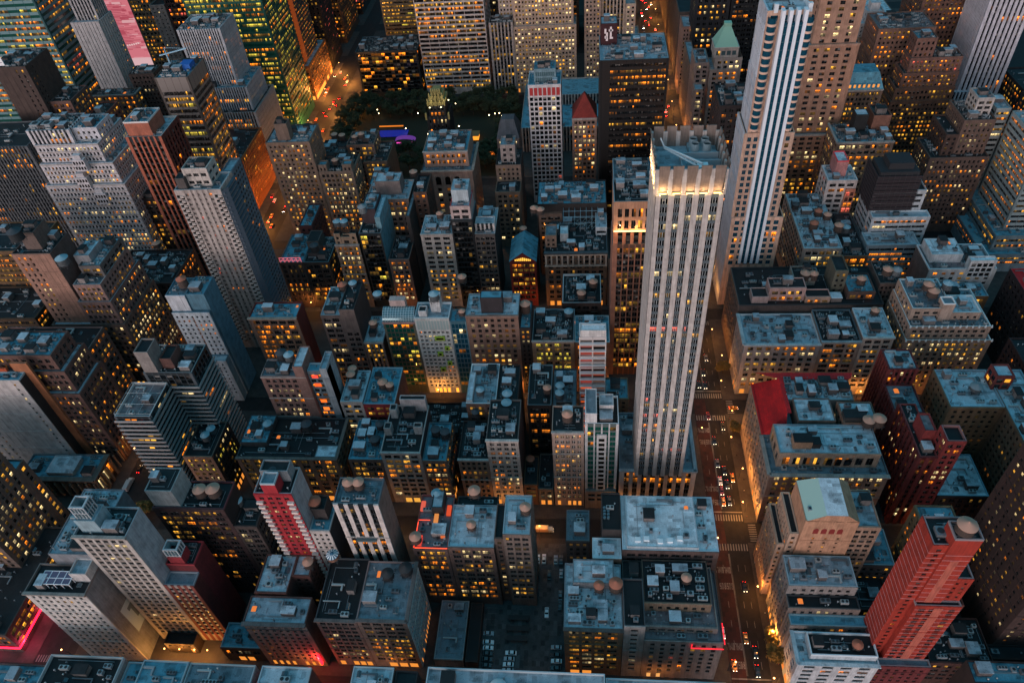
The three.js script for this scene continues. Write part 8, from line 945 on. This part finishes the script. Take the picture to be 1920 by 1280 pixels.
// ---------- people on the pavements ----------
function figure(pose, top, legs, skin, hair) {
  const N = 44, mc = new MarchingCubes(N, new THREE.MeshStandardMaterial(), false, false, 60000); mc.isolation = 0;
  const S = 1.9, st = pose * 0.2, bones = [   // a, b, radius at a, radius at b; metres from the ground, facing +x
    [[0, 0.93, 0], [0, 1.3, 0], 0.15, 0.17], [[0, 1.3, -0.12], [0, 1.3, 0.12], 0.12, 0.12], [[0, 1.4, 0], [0.02, 1.52, 0], 0.06, 0.06], [[0.02, 1.58, 0], [0.03, 1.66, 0], 0.095, 0.1],
    [[0, 0.92, 0.09], [st, 0.5, 0.1], 0.1, 0.065], [[st, 0.5, 0.1], [st * 1.2 - 0.06, 0.08, 0.1], 0.065, 0.045], [[st * 1.2 - 0.06, 0.06, 0.1], [st * 1.2 + 0.12, 0.04, 0.1], 0.045, 0.04],
    [[0, 0.92, -0.09], [-st * 0.6, 0.5, -0.1], 0.1, 0.065], [[-st * 0.6, 0.5, -0.1], [-st * 1.6, 0.09, -0.1], 0.065, 0.045], [[-st * 1.6, 0.06, -0.1], [-st * 1.6 + 0.17, 0.04, -0.1], 0.045, 0.04],
    [[0, 1.36, 0.19], [-st * 0.5, 1.08, 0.24], 0.06, 0.05], [[-st * 0.5, 1.08, 0.24], [0.08 - st * 0.4, 0.84, 0.24], 0.05, 0.035], [[0, 1.36, -0.19], [st * 0.5, 1.08, -0.24], 0.06, 0.05], [[st * 0.5, 1.08, -0.24], [0.1 + st * 0.7, 0.86, -0.24], 0.05, 0.035]];
  for (let z = 0; z < N; z++) for (let y = 0; y < N; y++) for (let x = 0; x < N; x++) {
    const p = [(x / N - 0.5) * S, (y / N) * S - 0.05, (z / N - 0.5) * S]; let d = 1;
    for (const [a, b, r0, r1] of bones) { const ab = b.map((v, i) => v - a[i]), ap = p.map((v, i) => v - a[i]), t = Math.max(0, Math.min(1, (ab[0] * ap[0] + ab[1] * ap[1] + ab[2] * ap[2]) / (ab[0] ** 2 + ab[1] ** 2 + ab[2] ** 2))), q = Math.hypot(ap[0] - ab[0] * t, ap[1] - ab[1] * t, ap[2] - ab[2] * t) - (r0 + (r1 - r0) * t), h = Math.max(0, 0.04 - Math.abs(d - q)) / 0.04; d = Math.min(d, q) - h * h * 0.01; }
    mc.field[x + y * N + z * N * N] = -d;
  }
  mc.update(); const n = mc.count, P = new Float32Array(n * 3), C = new Float32Array(n * 3), cs = [top, legs, skin, hair].map((c) => new THREE.Color(c));
  for (let i = 0; i < n; i++) { const x = mc.positionArray[i * 3] * S / 2, y = (mc.positionArray[i * 3 + 1] + 1) / 2 * S - 0.05, z = mc.positionArray[i * 3 + 2] * S / 2; P.set([x, y, z], i * 3); const c = y > 1.66 || (y > 1.56 && x < 0.0) ? cs[3] : y > 1.47 || (y < 0.88 && y > 0.7 && Math.abs(z) > 0.19) ? cs[2] : y > 0.9 || Math.abs(z) > 0.19 ? cs[0] : cs[1]; C.set([c.r, c.g, c.b], i * 3); }
  const g = new THREE.BufferGeometry(); g.setAttribute('position', new THREE.BufferAttribute(P, 3)); g.setAttribute('normal', new THREE.BufferAttribute(mc.normalArray.slice(0, n * 3), 3)); g.setAttribute('color', new THREE.BufferAttribute(C, 3)); return g;
}
{
  const kinds = [[1, '#15171a', '#1c2230', '#a87a62', '#1a1412'], [0.7, '#7a2a26', '#16181c', '#b98a70', '#2a1c14'], [1.1, '#b9b4ac', '#2a3040', '#8a5a44', '#14100e'], [0, '#2c3a4a', '#15171a', '#b48a74', '#3a2a1c']].map((k) => figure(...k));
  const wears = ['dark coat', 'dull red jacket', 'pale top', 'blue grey jacket'], pm = mat('clothes', () => new THREE.MeshStandardMaterial({ vertexColors: true, roughness: 0.85 }));
  const spots = [[80.4, -131.5, 'walking by the bright shopfront at the bottom of the avenue'], [81.2, -137, 'passing the first lit street tree'], [79.6, -143.5, 'between the two lit street trees'], [80.6, -150, 'just above the upper lit street tree'], [81.8, -153, 'beside the dark roofed building'], [80.2, -156, 'near the grey roofed building corner'], [79.4, -159.5, 'under the lamp by the grey roofed building'], [80.9, -163, 'walking up the pavement by the grey roofed building'], [79.2, -170, 'below the stepped tan tower'], [80.5, -178, 'beside the stepped tan tower doors'], [79, -184, 'waiting before the 36th street crossing'], [70, -194, 'on the lower 36th street crossing'], [66, -193, 'stepping over the lower 36th street crossing'], [79, -209, 'at the ornate block corner'], [80, -224, 'in the bright patch beside the ornate block'], [81, -231, 'by the ornate block shop windows'], [79.4, -246, 'farther up beside the ornate block'], [79.2, -271, 'at the 37th street corner'], [71, -272.5, 'on the lower 37th street crossing'], [58, -208.5, 'at the podium corner'], [57.2, -199, 'in the western mouth of 36th street'], [57.5, -120, 'at the bottom western corner'], [79.8, -294, 'by the white corner block'], [80.4, -309, 'farther up by the white corner block']];
  for (const [i, [x, z, where]] of spots.entries()) { const t = thing('person', `person in a ${wears[i % 4]} ${where}`, 'person', x, 0.16, z, 'people on the avenue pavements'); t.rotation.y = i * 2.4; const m = new THREE.Mesh(kinds[i % 4], pm); m.name = 'body'; m.castShadow = true; t.add(m); }
}

// roof equipment goes between the huts and tanks already standing
for (const [T, r] of laterRoofs) clutter(T, r);

renderer.render(scene, camera);
